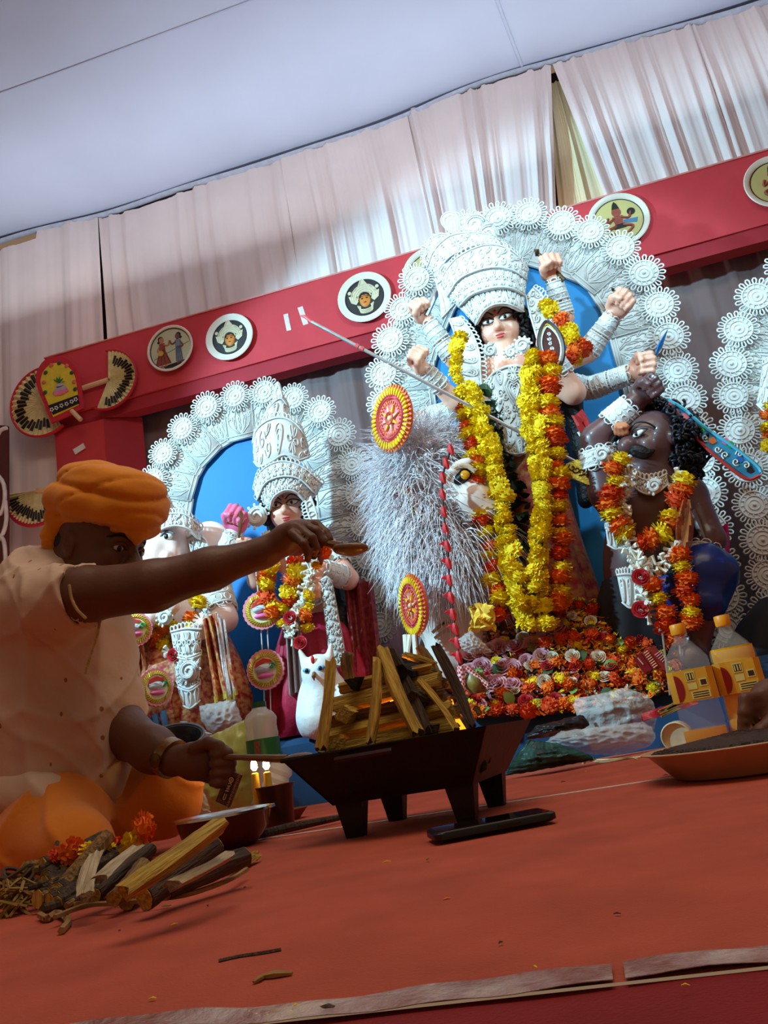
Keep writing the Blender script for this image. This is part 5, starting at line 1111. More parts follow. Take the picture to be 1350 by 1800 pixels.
lace_tier(LK, 'silver_sash', Tier([(580, 1166), (596, 1172), (612, 1168)], [(562, 1020), (574, 1012), (584, 1020)], YK-.17, .01, 0, 10), 2, 'scroll', .0028, False, 6, M('silver_sash', (196, 190, 184), .5, .15, 60, .3, 80))
mb = MB(); mb.sheet([[Q(604+u*52+v*18, 1020+v*170+4*math.sin(u*9), YK-.02-.02*math.sin(u*16)-.06*v) for u in np.linspace(0, 1, 17)] for v in np.linspace(0, 1, 10)], .005); mb.build('sari_fall', M('maroon_gold_brocade', (118, 22, 48), .6, .3, 60, .3, 60, c2=(150, 60, 50)), LK)
mb = MB(); mb.sheet([[Q(500+u*26+v*8, 1080+v*140+4*math.sin(u*9), YK-.18-.015*math.sin(u*16)) for u in np.linspace(0, 1, 12)] for v in np.linspace(0, 1, 10)], .005); mb.build('grey_fall', M('taupe_brocade', (150, 120, 116), .6, .2, 40, .3, 40), LK)
GL = 'garlands on the smaller goddess idol'
gar('orange and yellow marigold loop on the smaller goddess idol', [px_path([(478, 1000), (466, 1030), (468, 1062), (484, 1082), (502, 1068), (510, 1036), (520, 1000), (530, 978)], YK-.16, YK-.16)], .034, .034, 'yoyd', 80, None, GL)
gar('short marigold strand at the waist of the smaller goddess idol', [px_path([(540, 1050), (538, 1080), (536, 1104)], YK-.2, YK-.2), px_path([(496, 1098), (502, 1112)], YK-.19, YK-.19)], .032, .024, 'yyo', 85, None, GL)
t = thing('tuberose_garland', 'white tuberose garland on the smaller goddess idol', 'garland', Q(510, 1110, YK-.2), GL); tuberoses(t, px_path([(545, 990), (538, 1040), (524, 1080), (508, 1106), (516, 1126)], YK-.18, YK-.2), .022, .028, 9); put('rose', ME_ROSER, t, m4(Q(510, 1086, YK-.24), rotx(1.4), .022)); put('rose', ME_ROSER, t, m4(Q(528, 1130, YK-.23), rotx(1.4), .022))
# owl figurine
YO = 2.42
t = thing('owl_figurine', 'small white owl figurine with red forehead mark behind the logs', 'figurine', (P(562, 1250, YO)[0], YO, z_pl)); B = Body(); oc = Q(560, 1178, YO)
B.ell(oc, (.055, .05, .05), None, .02); B.chain([oc+A(0, .01, -.04), A(P(560, 1255, YO)[0], YO+.01, z_pl+.05)], [.05, .07], .03)
for q in (-1, 1): B.cap(oc+A(q*.04, 0, .03), oc+A(q*.052, 0, .07), .016, .006, .01); B.ell(oc+A(q*.065, .02, -.11), (.025, .045, .085), roty(-q*.15), .02)
B.build('body', M('owl_white', (232, 232, 230), .5, .06, 30, .2, 60), t, .005)
for q in (-1, 1):
    mb = MB(); mb.ell(oc+A(q*.022, -.046, .0), (.015, .006, .008), roty(q*-.2), 10, 6); e = mb.build('eye', M('owl_eye_blue', (90, 160, 210), .3), t); mb = MB(); mb.ell(oc+A(q*.022, -.051, .0), (.006, .003, .007), None, 8, 5); mb.build('pupil', m_blk, e)
mb = MB(); mb.tube([oc+A(0, -.048, -.012), oc+A(0, -.062, -.022), oc+A(0, -.058, -.034)], [.007, .006, .002], 6); mb.build('beak', M('beak_brown', (120, 84, 50), .4), t)
mb = MB(); mb.ell(oc+A(0, -.046, .03), (.006, .004, .014), None, 8, 6); mb.build('forehead_mark', M('dot_red', (200, 20, 20), .4), t)
# conch discs on strings
conch_disc(461, 1073, 33, .25, 'upper pink scalloped conch disc hanging left of the smaller goddess', 2.5)
conch_disc(467, 1177, 34, 0, 'lower pink scalloped conch disc hanging above the water bottle', 2.5)
conch_disc(274, 1208, 32, 1.0, 'pink conch disc turned edgewise on the elephant-headed idol skirt', 2.32)
conch_disc(236, 1106, 30, .5, 'pink conch disc beside the kurta sleeve, under the marigold loop', 2.33)
t = thing('hanging_cord', 'pair of thin white cords holding the pink conch discs', 'cord', Q(464, 1240, 2.5))
for dx in (-5, 6): mb = MB(); mb.tube([Q(452+dx, 975, 2.515), Q(462+dx, 1075, 2.515), Q(468+dx, 1180, 2.515), Q(470+dx, 1250, 2.515)], .0022, 5); mb.build('cord', M('string_white', (220, 220, 220), .6), t)
# red block-printed cloth behind the priest
mb = MB(); mb.sheet([[Q(186+u*44, 1070+v*66-u*6, 2.4-.01*math.sin(u*9)) for u in np.linspace(0, 1, 10)] for v in np.linspace(0, 1, 8)], .01)
t = thing('printed_cloth', 'brick-red cloth with pale scrolls behind the kurta sleeve', 'cloth', Q(206, 1136, 2.4)); mb.build('cloth', M('brick_cloth', (168, 74, 62), .8, .1, 20), t)
mb = MB()
for k, (x, y) in enumerate([(198, 1086), (212, 1084), (204, 1106), (218, 1108), (200, 1122), (214, 1124)]): mb.tube([P(x+q[0], y+q[1], 2.385) for q in spiral(0, 0, 6, 1.2, k, 10)], .003, 4)
mb.build('scroll_print', M('print_cream', (220, 190, 170), .7), t)['kind'] = 'stuff'
# dark seated figure and garland at the right edge
t = thing('draped_figure', 'black draped figure base at the right edge under the halo', 'idol', (P(1350, 1150, 2.75)[0], 2.75, z_pl)); skirt(t, 'black_drape', [(Q(1352, 1050, 2.75), .03, .03), (Q(1352, 1085, 2.75), .09, .06), (Q(1350, 1130, 2.75), .13, .09), (A(P(1352, 1180, 2.75)[0], 2.75, z_pl), .16, .12)], m_blackc)
gar('bit of yellow garland at the extreme right edge', [px_path([(1356, 716), (1352, 745), (1354, 790)], 2.8, 2.8)], .034, .028, 'yo', 90, None, 'garlands beyond the right edge')
c_ = Q(1352, 700, 2.82); lt = thing('lace_crown', 'white lace crown edge cut off at the right border', 'ornament', c_); lace_tier(lt, 'lace_piece', Tier([(1330, 712), (1350, 730), (1380, 740)], [(1340, 640), (1362, 630), (1390, 640)], 2.82, .03, 0, 12), 4, 'scroll')

# ================================================================== FOREGROUND
m_iron = M('black_iron', (22, 20, 20), .45, .2, 20, .15, 60, metal=.3); m_iron2 = M('rusty_iron', (52, 30, 32), .5, .2, 20, .1, 60, metal=.3)
def woodm(name, c, c2): return M(name, c, .8, 0, 3, .8, 5, c2=c2, bvec=(60, 60, 6))
m_w1 = woodm('split_wood_yellow', (214, 180, 78), (164, 130, 52)); m_w2 = woodm('split_wood_brown', (164, 126, 66), (104, 76, 42)); m_bark = woodm('bark_dark', (58, 46, 38), (92, 74, 58)); m_w3 = woodm('pale_wood', (206, 190, 158), (170, 150, 112)); m_char = M('charred_wood', (20, 16, 14), .9, .3, 40, .4, 60)
# brazier
BC_ = A(-.2819, 1.3999); TH = -.1402
bx_, by_ = A(math.cos(TH), math.sin(TH), 0), A(-math.sin(TH), math.cos(TH), 0)
CRIB = 0.0
def BZ(u, v, z): return A(BC_[0], BC_[1], 0)+bx_*u+by_*v+A(0, 0, z)
BR = thing('fire_brazier', 'black iron square fire brazier with splayed legs on the carpet', 'brazier', BZ(0, 0, 0))
ra, rb, zr, zb = .170, .1177, .135, .0537
sides = [((-1, -1), (1, -1), 'side_plate', m_iron), ((1, -1), (1, 1), 'side_plate', m_iron2), ((1, 1), (-1, 1), 'side_plate', m_iron), ((-1, 1), (-1, -1), 'side_plate', m_iron)]
for (a, b, nm, mt) in sides:
    n = A(a[0]+b[0], a[1]+b[1])/2; inn = -(bx_*n[0]+by_*n[1])*.006
    mb = MB(); mb.prism([BZ(a[0]*ra, a[1]*ra, zr), BZ(b[0]*ra, b[1]*ra, zr), BZ(b[0]*rb, b[1]*rb, zb), BZ(a[0]*rb, a[1]*rb, zb)], inn); mb.build(nm, mt, BR, False)
mb = MB(); mb.prism([BZ(-rb, -rb, zb), BZ(rb, -rb, zb), BZ(rb, rb, zb), BZ(-rb, rb, zb)], (0, 0, .006)); mb.build('base_plate', m_iron, BR, False)
mb = MB(); mb.tube([BZ(-ra, -ra, zr), BZ(ra, -ra, zr), BZ(ra, ra, zr), BZ(-ra, ra, zr)], .004, 6, closed=True); mb.build('rim', m_iron, BR)
mb = MB(); mb.tube([BZ(-.075, -ra-.004, zr-.012), BZ(0, -ra-.008, zr-.012), BZ(.02, -ra-.004, zr-.012)], .005, 6); mb.build('handle', m_iron2, BR)
for sx in (-1, 1):
    for sy in (-1, 1):
        mb = MB(); c = BZ(sx*rb*.80, sy*rb*.80, zb/2); w = .021
        R = np.stack([bx_, by_, A(0, 0, 1)], 1); mb.box(c, (.046, .03, zb), R, .62); mb.build('leg', m_iron, BR, False)
mb = MB(); r = random.Random(8)
for k in range(160): mb.ell(BZ(r.uniform(-.13, .13), r.uniform(-.13, .13), .075+r.uniform(0, .02)), r.uniform(.008, .016), None, 6, 4)
mb.build('ash_bed', m_char, BR)['kind'] = 'stuff'
# logs
def log(a, b, w, h, mat, label, group, rr=None, name='log', sq=True, bend=0.0, end=None):
    a, b = np.asarray(a, float), np.asarray(b, float); r = random.Random(int(abs(a[0]*9999)+abs(b[2]*999))); R = frame(b-a); L = np.linalg.norm(b-a); n = 12; ns = 12; v = []
    nc = r.choice((3, 4, 4)) if sq else 7; ph = r.uniform(0, 6.28); tw = r.uniform(-.35, .35); ra_ = [r.uniform(.86, 1.1) for _ in range(ns)]
    sg = r.choice((-1, 1))
    for i in range(n):
        t = i/(n-1); q = 1+.07*math.sin(5*t+ph)+r.uniform(-.03, .03); off = bend*sg*math.sin(math.pi*t)
        for k in range(ns):
            g = 2*math.pi*k/ns; loc = ((g+ph) % (2*math.pi/nc))-math.pi/nc; pol = math.cos(math.pi/nc)/math.cos(loc) if sq else 1.0
            e = ra_[k]*(pol*1.2 if sq else 1)*q*r.uniform(.97, 1.03); zz = L*t+((r.uniform(-.006, .006)) if i in (0, n-1) and sq else 0)
            v.append(A(off+w*e*math.cos(g+tw*t), h*e*math.sin(g+tw*t), zz))
    f = [(i*ns+k, i*ns+(k+1) % ns, (i+1)*ns+(k+1) % ns, (i+1)*ns+k) for i in range(n-1) for k in range(ns)]
    mb = MB(); e0 = tuple(range(ns-1, -1, -1)); e1 = tuple((n-1)*ns+k for k in range(ns)); M4 = m4(a, R)
    if end is None: mb.add(v, f+[e0, e1]); return tag(put(name, mb.mesh(name, mat), None, M4), label, 'log', group)
    t_ = thing(name, label, 'log', a, group); mb.add(v, f+[e0, e1]); put('bark', mb.mesh('bark', mat), t_, M4)
    for s_, ee in ((-1, v[:ns]), (1, v[-ns:])):
        mb = MB(); mb.prism([p*A(.9, .9, 1)+A(0, 0, s_*.0015) for p in ee], A(0, 0, -s_*.001)); put('cut_end', mb.mesh('cut_end', end, False), t_, M4)
    return t_
GW = 'logs stacked in the brazier'; names = ['lowest', 'second lowest', 'middle', 'upper middle', 'upper', 'topmost']
k = 0
for lay in range(6):
    z = .118+.0245*lay; L = .132-.009*lay; off = .090-.009*lay
    for s in (-1, 1):
        if lay % 2 == 0: a, b = BZ(-L-.018, s*off, z+.006*s), BZ(L-.018, s*off, z-.004*s); w_ = 'front' if s < 0 else 'rear'
        else: a, b = BZ(s*off-.018, -L, z), BZ(s*off-.018, L, z+.006); w_ = 'left' if s < 0 else 'right'
        log(a, b, .016+.003*((k*7) % 3)/3, .013+.002*(k % 3), (m_w1, m_w2, m_w1, m_bark)[k % 4] if lay < 5 else m_char, '%s %s log of the crib stacked in the brazier' % (names[lay], w_), GW, bend=.004); k += 1
    if lay % 2 == 1: log(BZ(-L*.98-.018, -off-.012, z-.004), BZ(L*.98-.018, -off-.010, z+.002), .014, .012, (m_w1, m_w2, m_w1)[lay // 2], '%s front log laid across the crib in the brazier' % names[lay], GW, bend=.004)
    if lay in (2, 4): log(BZ(-L*.9-.018, 0.01, z), BZ(L*.95-.018, -.02, z), .015, .012, m_w2, '%s centre log of the crib stacked in the brazier' % names[lay], GW)
GU2 = 'split logs leaning on the brazier crib'
for (a, b, w, h, mt, lab) in (((566, 1318, 1.262), (584, 1162, 1.30), .013, .012, m_w1, 'straight square-cut log standing upright at the left of the brazier crib'),
        ((651, 1304, 1.258), (663, 1160, 1.31), .010, .009, m_w1, 'crooked narrow split stick leaning at the middle of the crib'),
        ((736, 1290, 1.255), (672, 1142, 1.33), .012, .010, m_w1, 'tall yellow split log leaning left across the crib front'),
        ((752, 1288, 1.262), (690, 1144, 1.345), .012, .010, m_bark, 'dark bark log right behind the tall yellow leaning log'),
        ((802, 1282, 1.26), (738, 1198, 1.30), .006, .006, m_w1, 'thin peeled stick leaning at the right part of the crib'),
        ((830, 1275, 1.30), (769, 1136, 1.36), .011, .010, m_bark, 'dark stick leaning at the right end of the crib'),
        ((712, 1152, 1.40), (764, 1168, 1.42), .008, .007, m_w1, 'short pale stick lying across the crib top'),
        ((618, 1196, 1.45), (612, 1150, 1.46), .016, .012, m_w2, 'short brown log end sticking up behind the crib'),
        ((700, 1160, 1.38), (750, 1262, 1.34), .016, .010, m_char, 'charred board leaning behind the peeled stick'),
        ((738, 1140, 1.46), (776, 1210, 1.44), .012, .01, m_w2, 'brown stick leaning at the back of the crib')):
    log(P(*a), P(*b), w, h, mt, lab, GU2, bend=.005)
# fire
m_fl = M('flame_orange', (255, 132, 24), .5, 0, emit=3.0); m_fl2 = M('flame_yellow', (255, 170, 60), .5, 0, emit=4.5)
FR = thing('fire', 'orange flames glowing between the stacked logs', 'fire', BZ(0, 0, .09)); r = random.Random(3)
for k in range(12):
    c = BZ(r.uniform(-.06, .085), r.uniform(-.05, .05), .10); hgt = r.uniform(.05, .11); mb = MB(); dx = r.uniform(-.01, .01)
    mb.tube([c, c+A(dx, 0, hgt*.3), c+A(dx*2, 0, hgt*.65), c+A(dx*.5, 0, hgt)], [.008, .02, .012, .001], 8); mb.build('flame', m_fl if k % 3 else m_fl2, FR)
point('fire_light', tuple(BZ(.03, .02, .17)), 3.0, (1.0, .42, .10), .03)
# smart phone
pa, pb = G(762, 1487), G(985, 1444); ax = nrm(pb-pa); L = np.linalg.norm(pb-pa)*.97; nx = A(-ax[1], ax[0], 0); PC = (pa+pb)/2+nx*.034
t = thing('smartphone', 'black smartphone lying face up on the carpet before the brazier', 'phone', PC); mb = MB(); n = 28
def rrect(hx, hy, r, n=6):
    o = []
    for (sx, sy, a0) in ((1, 1, 0), (-1, 1, 90), (-1, -1, 180), (1, -1, 270)):
        for k in range(n+1): a = math.radians(a0+90*k/n); o.append((sx*(hx-r)+r*math.cos(a), sy*(hy-r)+r*math.sin(a)))
    return o
lay = [(0.0, .94), (.002, 1.0), (.009, 1.0), (.0112, .95)]
mb.sheet([[PC+ax*x*kk+nx*y*kk+A(0, 0, z+.003) for x, y in rrect(L/2, .038, .012)] for z, kk in lay], 0, True); mb.f.append(tuple(range(3*28, 4*28))); mb.f.append(tuple(range(27, -1, -1))); mb.build('case', M('phone_case', (14, 14, 16), .4, .1, 20), t)
mb = MB(); mb.prism([PC+ax*x+nx*y+A(0, 0, .0143) for x, y in rrect(L/2*.92, .033, .008)], (0, 0, .0008)); mb.build('screen', M('phone_glass', (10, 10, 14), .08, 0, coat=.5), t, False)
mb = MB(); mb.box(PC+ax*L*.1-nx*.0385+A(0, 0, .009), (.03, .002, .003), np.stack([ax, nx, A(0, 0, 1)], 1)); mb.build('side_button', M('phone_button', (40, 40, 44), .3, metal=.5), t, False)

# steel tumbler with candles
m_cop = M('dark_copper_cup', (84, 58, 44), .35, .15, 30, metal=.75); m_wax = M('yellow_wax', (244, 190, 60), .4, .05, 20); m_cf = M('candle_flame', (255, 222, 140), .5, 0, emit=26.0)
cc = G(482, 1466)+A(0, .035, 0); sc = PX(480, 1420, cc[1])
CUPH = np.linalg.norm(P(474, 1378, cc[1])-P(484, 1458, cc[1])); t = thing('metal_tumbler', 'dark copper tumbler holding two candles beside the brazier', 'tumbler', cc); rr_ = 31*sc
mb = MB(); mb.lathe(cc, [(.001, .001), (rr_*.80, .001), (rr_*.84, .004), (rr_*.98, CUPH*.9), (rr_*1.10, CUPH), (rr_*1.12, CUPH+.002), (rr_*1.06, CUPH), (rr_*.94, CUPH*.9), (rr_*.8, .01), (.001, .01)], 32); mb.build('cup', m_cop, t)
mb = MB(); mb.lathe(cc, [(.001, CUPH*.55), (rr_*.9, CUPH*.55)], 24); mb.build('sand_fill', M('sand_brown', (110, 84, 60), .9, .2, 60), t)
for k, (x, y0, y1, lab) in enumerate(((451, 1386, 1350, 'left lit yellow candle in the tumbler'), (472, 1380, 1348, 'right lit yellow candle in the tumbler'))):
    base = P(x, y0, cc[1]); top = P(x-1, y1+8, cc[1]); cs = thing('candle', lab, 'candle', base, 'candles in the tumbler'); mb = MB(); lo = A(base[0], base[1], cc[2]+CUPH*.55); up_ = A(base[0], base[1], top[2])
    mb.tube([lo, (lo+up_)/2, up_-A(0, 0, .002), up_], [7*sc, 7*sc, 6.6*sc, 4*sc], 12); mb.build('wax', m_wax, cs); mb = MB(); mb.tube([up_, up_+A(.001, 0, .008)], .001, 5); mb.build('wick', m_blk, cs)
    mb = MB(); f0 = up_+A(0, 0, .004); mb.tube([f0, f0+A(0, 0, .006), f0+A(0, 0, .016), f0+A(0, 0, .028)], [.003, .0075, .0065, .0006], 10); mb.build('flame', m_cf, cs); point('candle_light', tuple(f0+A(0, -.0, .02)), .10, (1.0, .62, .2), .01)
# small clay saucer and dark rod behind
c = G(505, 1442); mb = MB(); mb.lathe(c, [(.001, 0), (.03, 0), (.05, .022), (.053, .024), (.046, .018), (.001, .008)], 24); tag(mb.build('clay_saucer', M('terracotta', (120, 66, 48), .8, .1, 20)), 'shallow brown clay saucer behind the copper tumbler', 'saucer')
a, b = G(420, 1484), G(598, 1444); mb = MB(); mb.tube([a+A(0, 0, .008), (a+b)/2+A(0, 0, .010), b+A(0, 0, .008)], [.007, .009, .006], 8); tag(mb.build('dark_stick', m_bark), 'long dark stick on the carpet beside the tumbler', 'stick')
# maroon steel bowl
bc = G(375, 1500)+A(.0, .06, 0); sb = PX(360, 1450, bc[1]); R_ = 88*sb; hB = P(360, 1438, bc[1])[2]; m_maroon = M('maroon_enamel', (70, 22, 26), .2, .1, 20, coat=.5); m_chrome = M('polished_steel', (200, 196, 192), .15, .05, 20, metal=.95)
t = thing('maroon_bowl', 'maroon enamel bowl with shiny steel rim behind the firewood', 'bowl', bc); mb = MB()
mb.lathe(bc, [(.001, 0), (R_*.55, 0), (R_*.62, .006), (R_*.86, hB*.5), (R_*.94, hB*.95), (R_*.97, hB)], 40); mb.build('outer_wall', m_maroon, t)
mb = MB(); mb.lathe(bc, [(R_*.96, hB-.002), (R_*1.03, hB), (R_*1.02, hB+.004), (R_*.93, hB), (R_*.84, hB*.5), (R_*.6, .012), (.001, .010)], 40); mb.build('steel_lining', m_chrome, t)
# firewood pile
GF = 'firewood lying in front of the priest'
def GZ(x, y, z): return G(x, y, z)
for (a, b, w, h, mt, lab, en) in (((150, 1576, .03), (172, 1500, .05), .012, .006, m_w3, 'pale grey-white split slat standing slanted by the twig bundle', None),
        ((168, 1572, .022), (265, 1492, .075), .009, .009, m_bark, 'grey bark stick with round cut end over the pile', m_w1),
        ((200, 1580, .02), (250, 1520, .04), .010, .009, m_w2, 'short brown log with dark sides in the pile middle', m_w1),
        ((218, 1568, .045), (386, 1450, .095), .014, .009, m_w1, 'long yellow split log slanting across the top of the pile', None),
        ((222, 1584, .012), (290, 1530, .03), .012, .012, m_bark, 'round thin log with pale end under the yellow split log', m_w1),
        ((255, 1580, .022), (380, 1490, .055), .013, .013, m_bark, 'thick dark bark log under the yellow split log', m_w1),
        ((290, 1566, .022), (430, 1506, .035), .013, .012, m_bark, 'rightmost bark log with a pale split face in front of the bowl', m_w1),
        ((300, 1556, .042), (400, 1504, .052), .009, .005, m_w3, 'pale split strip lying on the rightmost bark log', None),
        ((176, 1545, .05), (240, 1490, .07), .010, .005, m_w3, 'thin pale strip of wood leaning behind the grey stick', None),
        ((420, 1520, .012), (448, 1504, .012), .012, .008, m_w1, 'short yellow wood chip at the right end of the pile', None)):
    a3, b3 = G(a[0], a[1], a[2]), None
    # far end: same viewing ray family, further back along the floor
    b3 = P(b[0], b[1], a3[1]+.10); log(a3, b3, w, h, mt, lab, GF, name='firewood_log', sq=en is None, bend=.004, end=en)
# twig bundle
t = thing('twig_bundle', 'dark bundle of twigs and bark tied with cord at the left', 'bundle', G(90, 1600)); r = random.Random(12)
for k in range(46):
    x = r.uniform(40, 140); y = r.uniform(1515, 1598); Yc = .93+.2*(1598-y)/83*r.uniform(.6, 1.2); p = P(x, y, Yc); d = nrm(A(r.uniform(-.2, .7), r.uniform(.5, 1), r.uniform(-.15, .35))); L = r.uniform(.05, .13); w = r.choice((.004, .006, .009, .013))
    if p[2] < w: p[2] = w+.001
    q = p+d*L; q[2] = max(q[2], w); mb = MB(); mb.tube([p, (p+q)/2+A(r.uniform(-.006, .006), 0, r.uniform(0, .006)), q], [w, w*.95, w*.85], 7); tw = mb.build('twig', m_bark if k % 3 else m_w2, t)
    if w > .008: mb = MB(); mb.tube([p-d*.0015, p], w*.9, 7); mb.build('cut_end', m_w1, tw)
mb = MB(); mb.tube([G(x, y, .012) for x, y in spline([(96, 1612), (150, 1592), (200, 1588), (260, 1582), (330, 1572), (400, 1548), (434, 1528)], 30)], .003, 5); tag(mb.build('jute_cord', M('jute', (150, 116, 70), .9, .2, 60)), 'loose jute cord lying along the front of the firewood', 'cord')
mb = MB(); mb.tube([G(x, y, .006) for x, y in spline([(70, 1608), (84, 1614), (100, 1604), (120, 1618), (108, 1636)], 20)], .004, 5); tag(mb.build('jute_cord', M('jute', (150, 116, 70), .9, .2, 60)), 'frayed jute cord end trailing in front of the twig bundle', 'cord')
mb = MB(); r = random.Random(6)
c = G(8, 1600)+A(0, .03, 0)
for k in range(9): mb.tube([c+A(.03*math.cos(a)*(1-.05*k)+r.uniform(-.003, .003), .022*math.sin(a), .006+.005*k+.006*math.sin(2*a+k)) for a in np.linspace(0, 6.283, 16)[:-1]], .003, 5, closed=True)
tag(mb.build('rope_coil', M('rope_grey', (84, 66, 52), .9, .2, 60)), 'small grey coil of rope at the left border', 'rope')['kind'] = 'stuff'
mb = MB()
for k in range(40): p = P(r.uniform(-10, 50), r.uniform(1540, 1590), 1.0); mb.tube([p, p+A(r.uniform(-.02, .02), r.uniform(-.02, .02), -.01), p+A(r.uniform(-.04, .04), r.uniform(-.03, .03), -.02)], .002, 4)
tag(mb.build('straw_litter', M('straw', (150, 120, 56), .8, .2, 60)), 'dry straw litter beside the twig bundle', 'straw', kind='stuff')
# flowers lying on the pile
GM = 'loose marigolds by the firewood'
for k, (x, y, Y, s, me, lab) in enumerate(((252, 1458, 1.10, .026, ME_O[0], 'large orange marigold on the firewood below the priest knee'), (235, 1482, 1.09, .020, ME_Y[0], 'yellow marigold under the large orange one'), (205, 1485, 1.1, .016, ME_D[0], 'small dark orange marigold beside the yellow ones'), (160, 1494, 1.06, .017, ME_Y[1], 'yellow marigold behind the pale slat'), (190, 1492, 1.08, .015, ME_Y[0], 'small yellow marigold between pale slats'), (128, 1496, 1.06, .019, ME_O[1], 'orange marigold behind the twig bundle'), (100, 1504, 1.06, .014, ME_D[1], 'small orange marigold at the left behind the twigs'))):
    tag(put('marigold_flower', me, None, m4(P(x, y, Y), rR(random.Random(k)), s)), lab, 'flower', GM)

# water bottle with green label
m_pet = M('clear_plastic', (226, 228, 232), .10, 0, alpha=.45); m_grn = M('green_label', (20, 96, 52), .4, .2, 14)
wc = P(470, 1370, 1.95); wc[2] = 0.0; ws = PX(466, 1310, 1.95); top = P(462, 1246, 1.95)[2]; hz = lambda y: P(466, y, 1.95)[2]
t = thing('water_bottle', 'clear water bottle with green label behind the tumbler', 'bottle', wc); rb_ = 29*ws; mb = MB()
prof = [(.001, .0), (rb_*.92, .0), (rb_, .01)]
for k in range(12): prof.append((rb_*(1.0 if k % 2 else .94), .01+(hz(1262)-.01)*(k+1)/12))
prof += [(rb_*.8, hz(1252)), (rb_*.5, hz(1246)), (rb_*.42, hz(1240))]; mb.lathe(A(wc[0], wc[1], 0), prof, 28); mb.build('bottle', m_pet, t)
mb = MB(); mb.lathe(A(wc[0], wc[1], 0), [(rb_*1.015, hz(1330)), (rb_*1.02, hz(1298))], 28); lb = mb.build('label', m_grn, t)
mb = MB(); mb.lathe(A(wc[0], wc[1], 0), [(.001, hz(1232)), (rb_*.46, hz(1232)), (rb_*.46, hz(1242)), (.001, hz(1242))], 20); mb.build('cap', M('green_cap', (16, 70, 44), .4), t)
mb = MB(); mb.prism(PP([(446, 1304), (456, 1302), (458, 1330), (448, 1332)], 1.95-rb_*1.03), (0, .001, 0)); mb.build('label_picture', M('label_brown', (110, 60, 50), .5, .3, 200), lb, False)
# second crushed bottle behind the candles
t = thing('crushed_bottle', 'ribbed clear plastic bottle lying behind the candles', 'bottle', P(490, 1390, 1.85)); mb = MB(); bb = P(490, 1362, 1.85)
mb.lathe(bb, [(.001, -.05), (.026, -.048), (.03, -.03), (.026, -.02), (.03, -.01), (.026, 0), (.03, .01), (.026, .02), (.022, .035), (.001, .036)], 18, frame((.5, .2, 1))); mb.build('shell', m_pet, t)
# translucent bags by the priest
def bag(name, label, pts, Y, th, mat, seed, amp=.010, n=30):
    r = np.random.RandomState(seed); g = []; ph = r.uniform(0, 6.28, 12); fr = r.uniform(1.5, 13, 12)
    def cr(u, v): return sum(abs(math.sin(fr[k]*(u*math.cos(ph[k])+v*math.sin(ph[k]))*2.2+ph[k])) for k in range(12))/6-1.1
    L = spline(pts[0], n); R = spline(pts[1], n)
    for j in range(n):
        row = []
        for i in range(n):
            u = i/(n-1); q = L[j]*(1-u)+R[j]*u; e = math.sin(math.pi*u)*math.sin(math.pi*(j+.6)/n); c_ = cr(u, j/(n-1)); row.append(P(q[0]+5*cr(u+3, j/(n-1)), q[1]+3*cr(u+7, j/(n-1)), Y-th*e+amp*2.2*c_*(.3+e)))
        g.append(row)
    g = np.array(g); g[..., 2] = np.maximum(g[..., 2], .004); mb = MB(); mb.sheet(g, .0015); return tag(mb.build(name, mat, None, 2), label, 'plastic bag', 'plastic bags on the floor')
m_bagw = M('thin_white_plastic', (232, 230, 226), .10, .05, 20, 1.0, 50, alpha=.30); m_bagg = M('thin_lime_plastic', (206, 216, 120), .3, .1, 10, .3, 30, trans=.2, alpha=.85); m_bagt = M('green_net_plastic', (30, 92, 82), .35, .3, 30, .3, 40, c2=(20, 60, 56)); m_black = M('black_plastic', (26, 24, 26), .35, .2, 20, .4, 30)
bag('plastic_bag', 'lime plastic bag standing behind the tumbler and the printed box', [[(352, 1300), (340, 1340), (330, 1400), (330, 1440)], [(440, 1260), (446, 1320), (446, 1380), (440, 1420)]], 2.0, .05, m_bagg, 1)
bag('plastic_bag', 'clear crinkled plastic bag at the knee of the priest', [[(322, 1360), (318, 1390), (316, 1420), (316, 1440)], [(350, 1380), (362, 1400), (368, 1420), (370, 1432)]], 1.75, .04, m_bagw, 2)
bag('plastic_bag', 'pale green translucent bag rising left of the water bottle', [[(425, 1270), (410, 1310), (402, 1340), (404, 1425)], [(440, 1268), (446, 1300), (446, 1340), (446, 1420)]], 2.1, .03, M('mint_plastic', (206, 232, 190), .3, .1, 10, .3, 30, trans=.2, alpha=.85), 3)
bag('plastic_bag', 'bright green plastic bundle under the kurta sleeve', [[(140, 1310), (130, 1380), (120, 1480)], [(178, 1282), (186, 1360), (190, 1460)]], 2.05, .04, M('bright_green_plastic', (90, 200, 70), .4, .2, 14), 4)
bag('plastic_bag', 'puffy clear plastic bag before the flower heap', [[(1010, 1228), (1008, 1244), (1020, 1276), (1040, 1318)], [(1100, 1208), (1140, 1226), (1154, 1262), (1140, 1304)]], 2.30, .05, m_bagw, 5)
bag('plastic_bag', 'flat clear plastic bag spread on the carpet right of the brazier', [[(985, 1285), (968, 1296), (960, 1306), (1000, 1322)], [(1130, 1268), (1150, 1286), (1140, 1310), (1080, 1328)]], 2.16, .05, m_bagw, 6)
bag('plastic_bag', 'dark green mesh bag lying right beside the brazier', [[(930, 1300), (906, 1330), (892, 1352), (888, 1364)], [(980, 1306), (1010, 1316), (1036, 1326), (1044, 1336)]], 2.12, .06, m_bagt, 7)
bag('plastic_bag', 'black plastic bag between the brazier and the flower heap', [[(940, 1276), (934, 1284), (926, 1292), (922, 1300)], [(1018, 1256), (1030, 1262), (1034, 1274), (1010, 1290)]], 2.26, .05, m_black, 8)
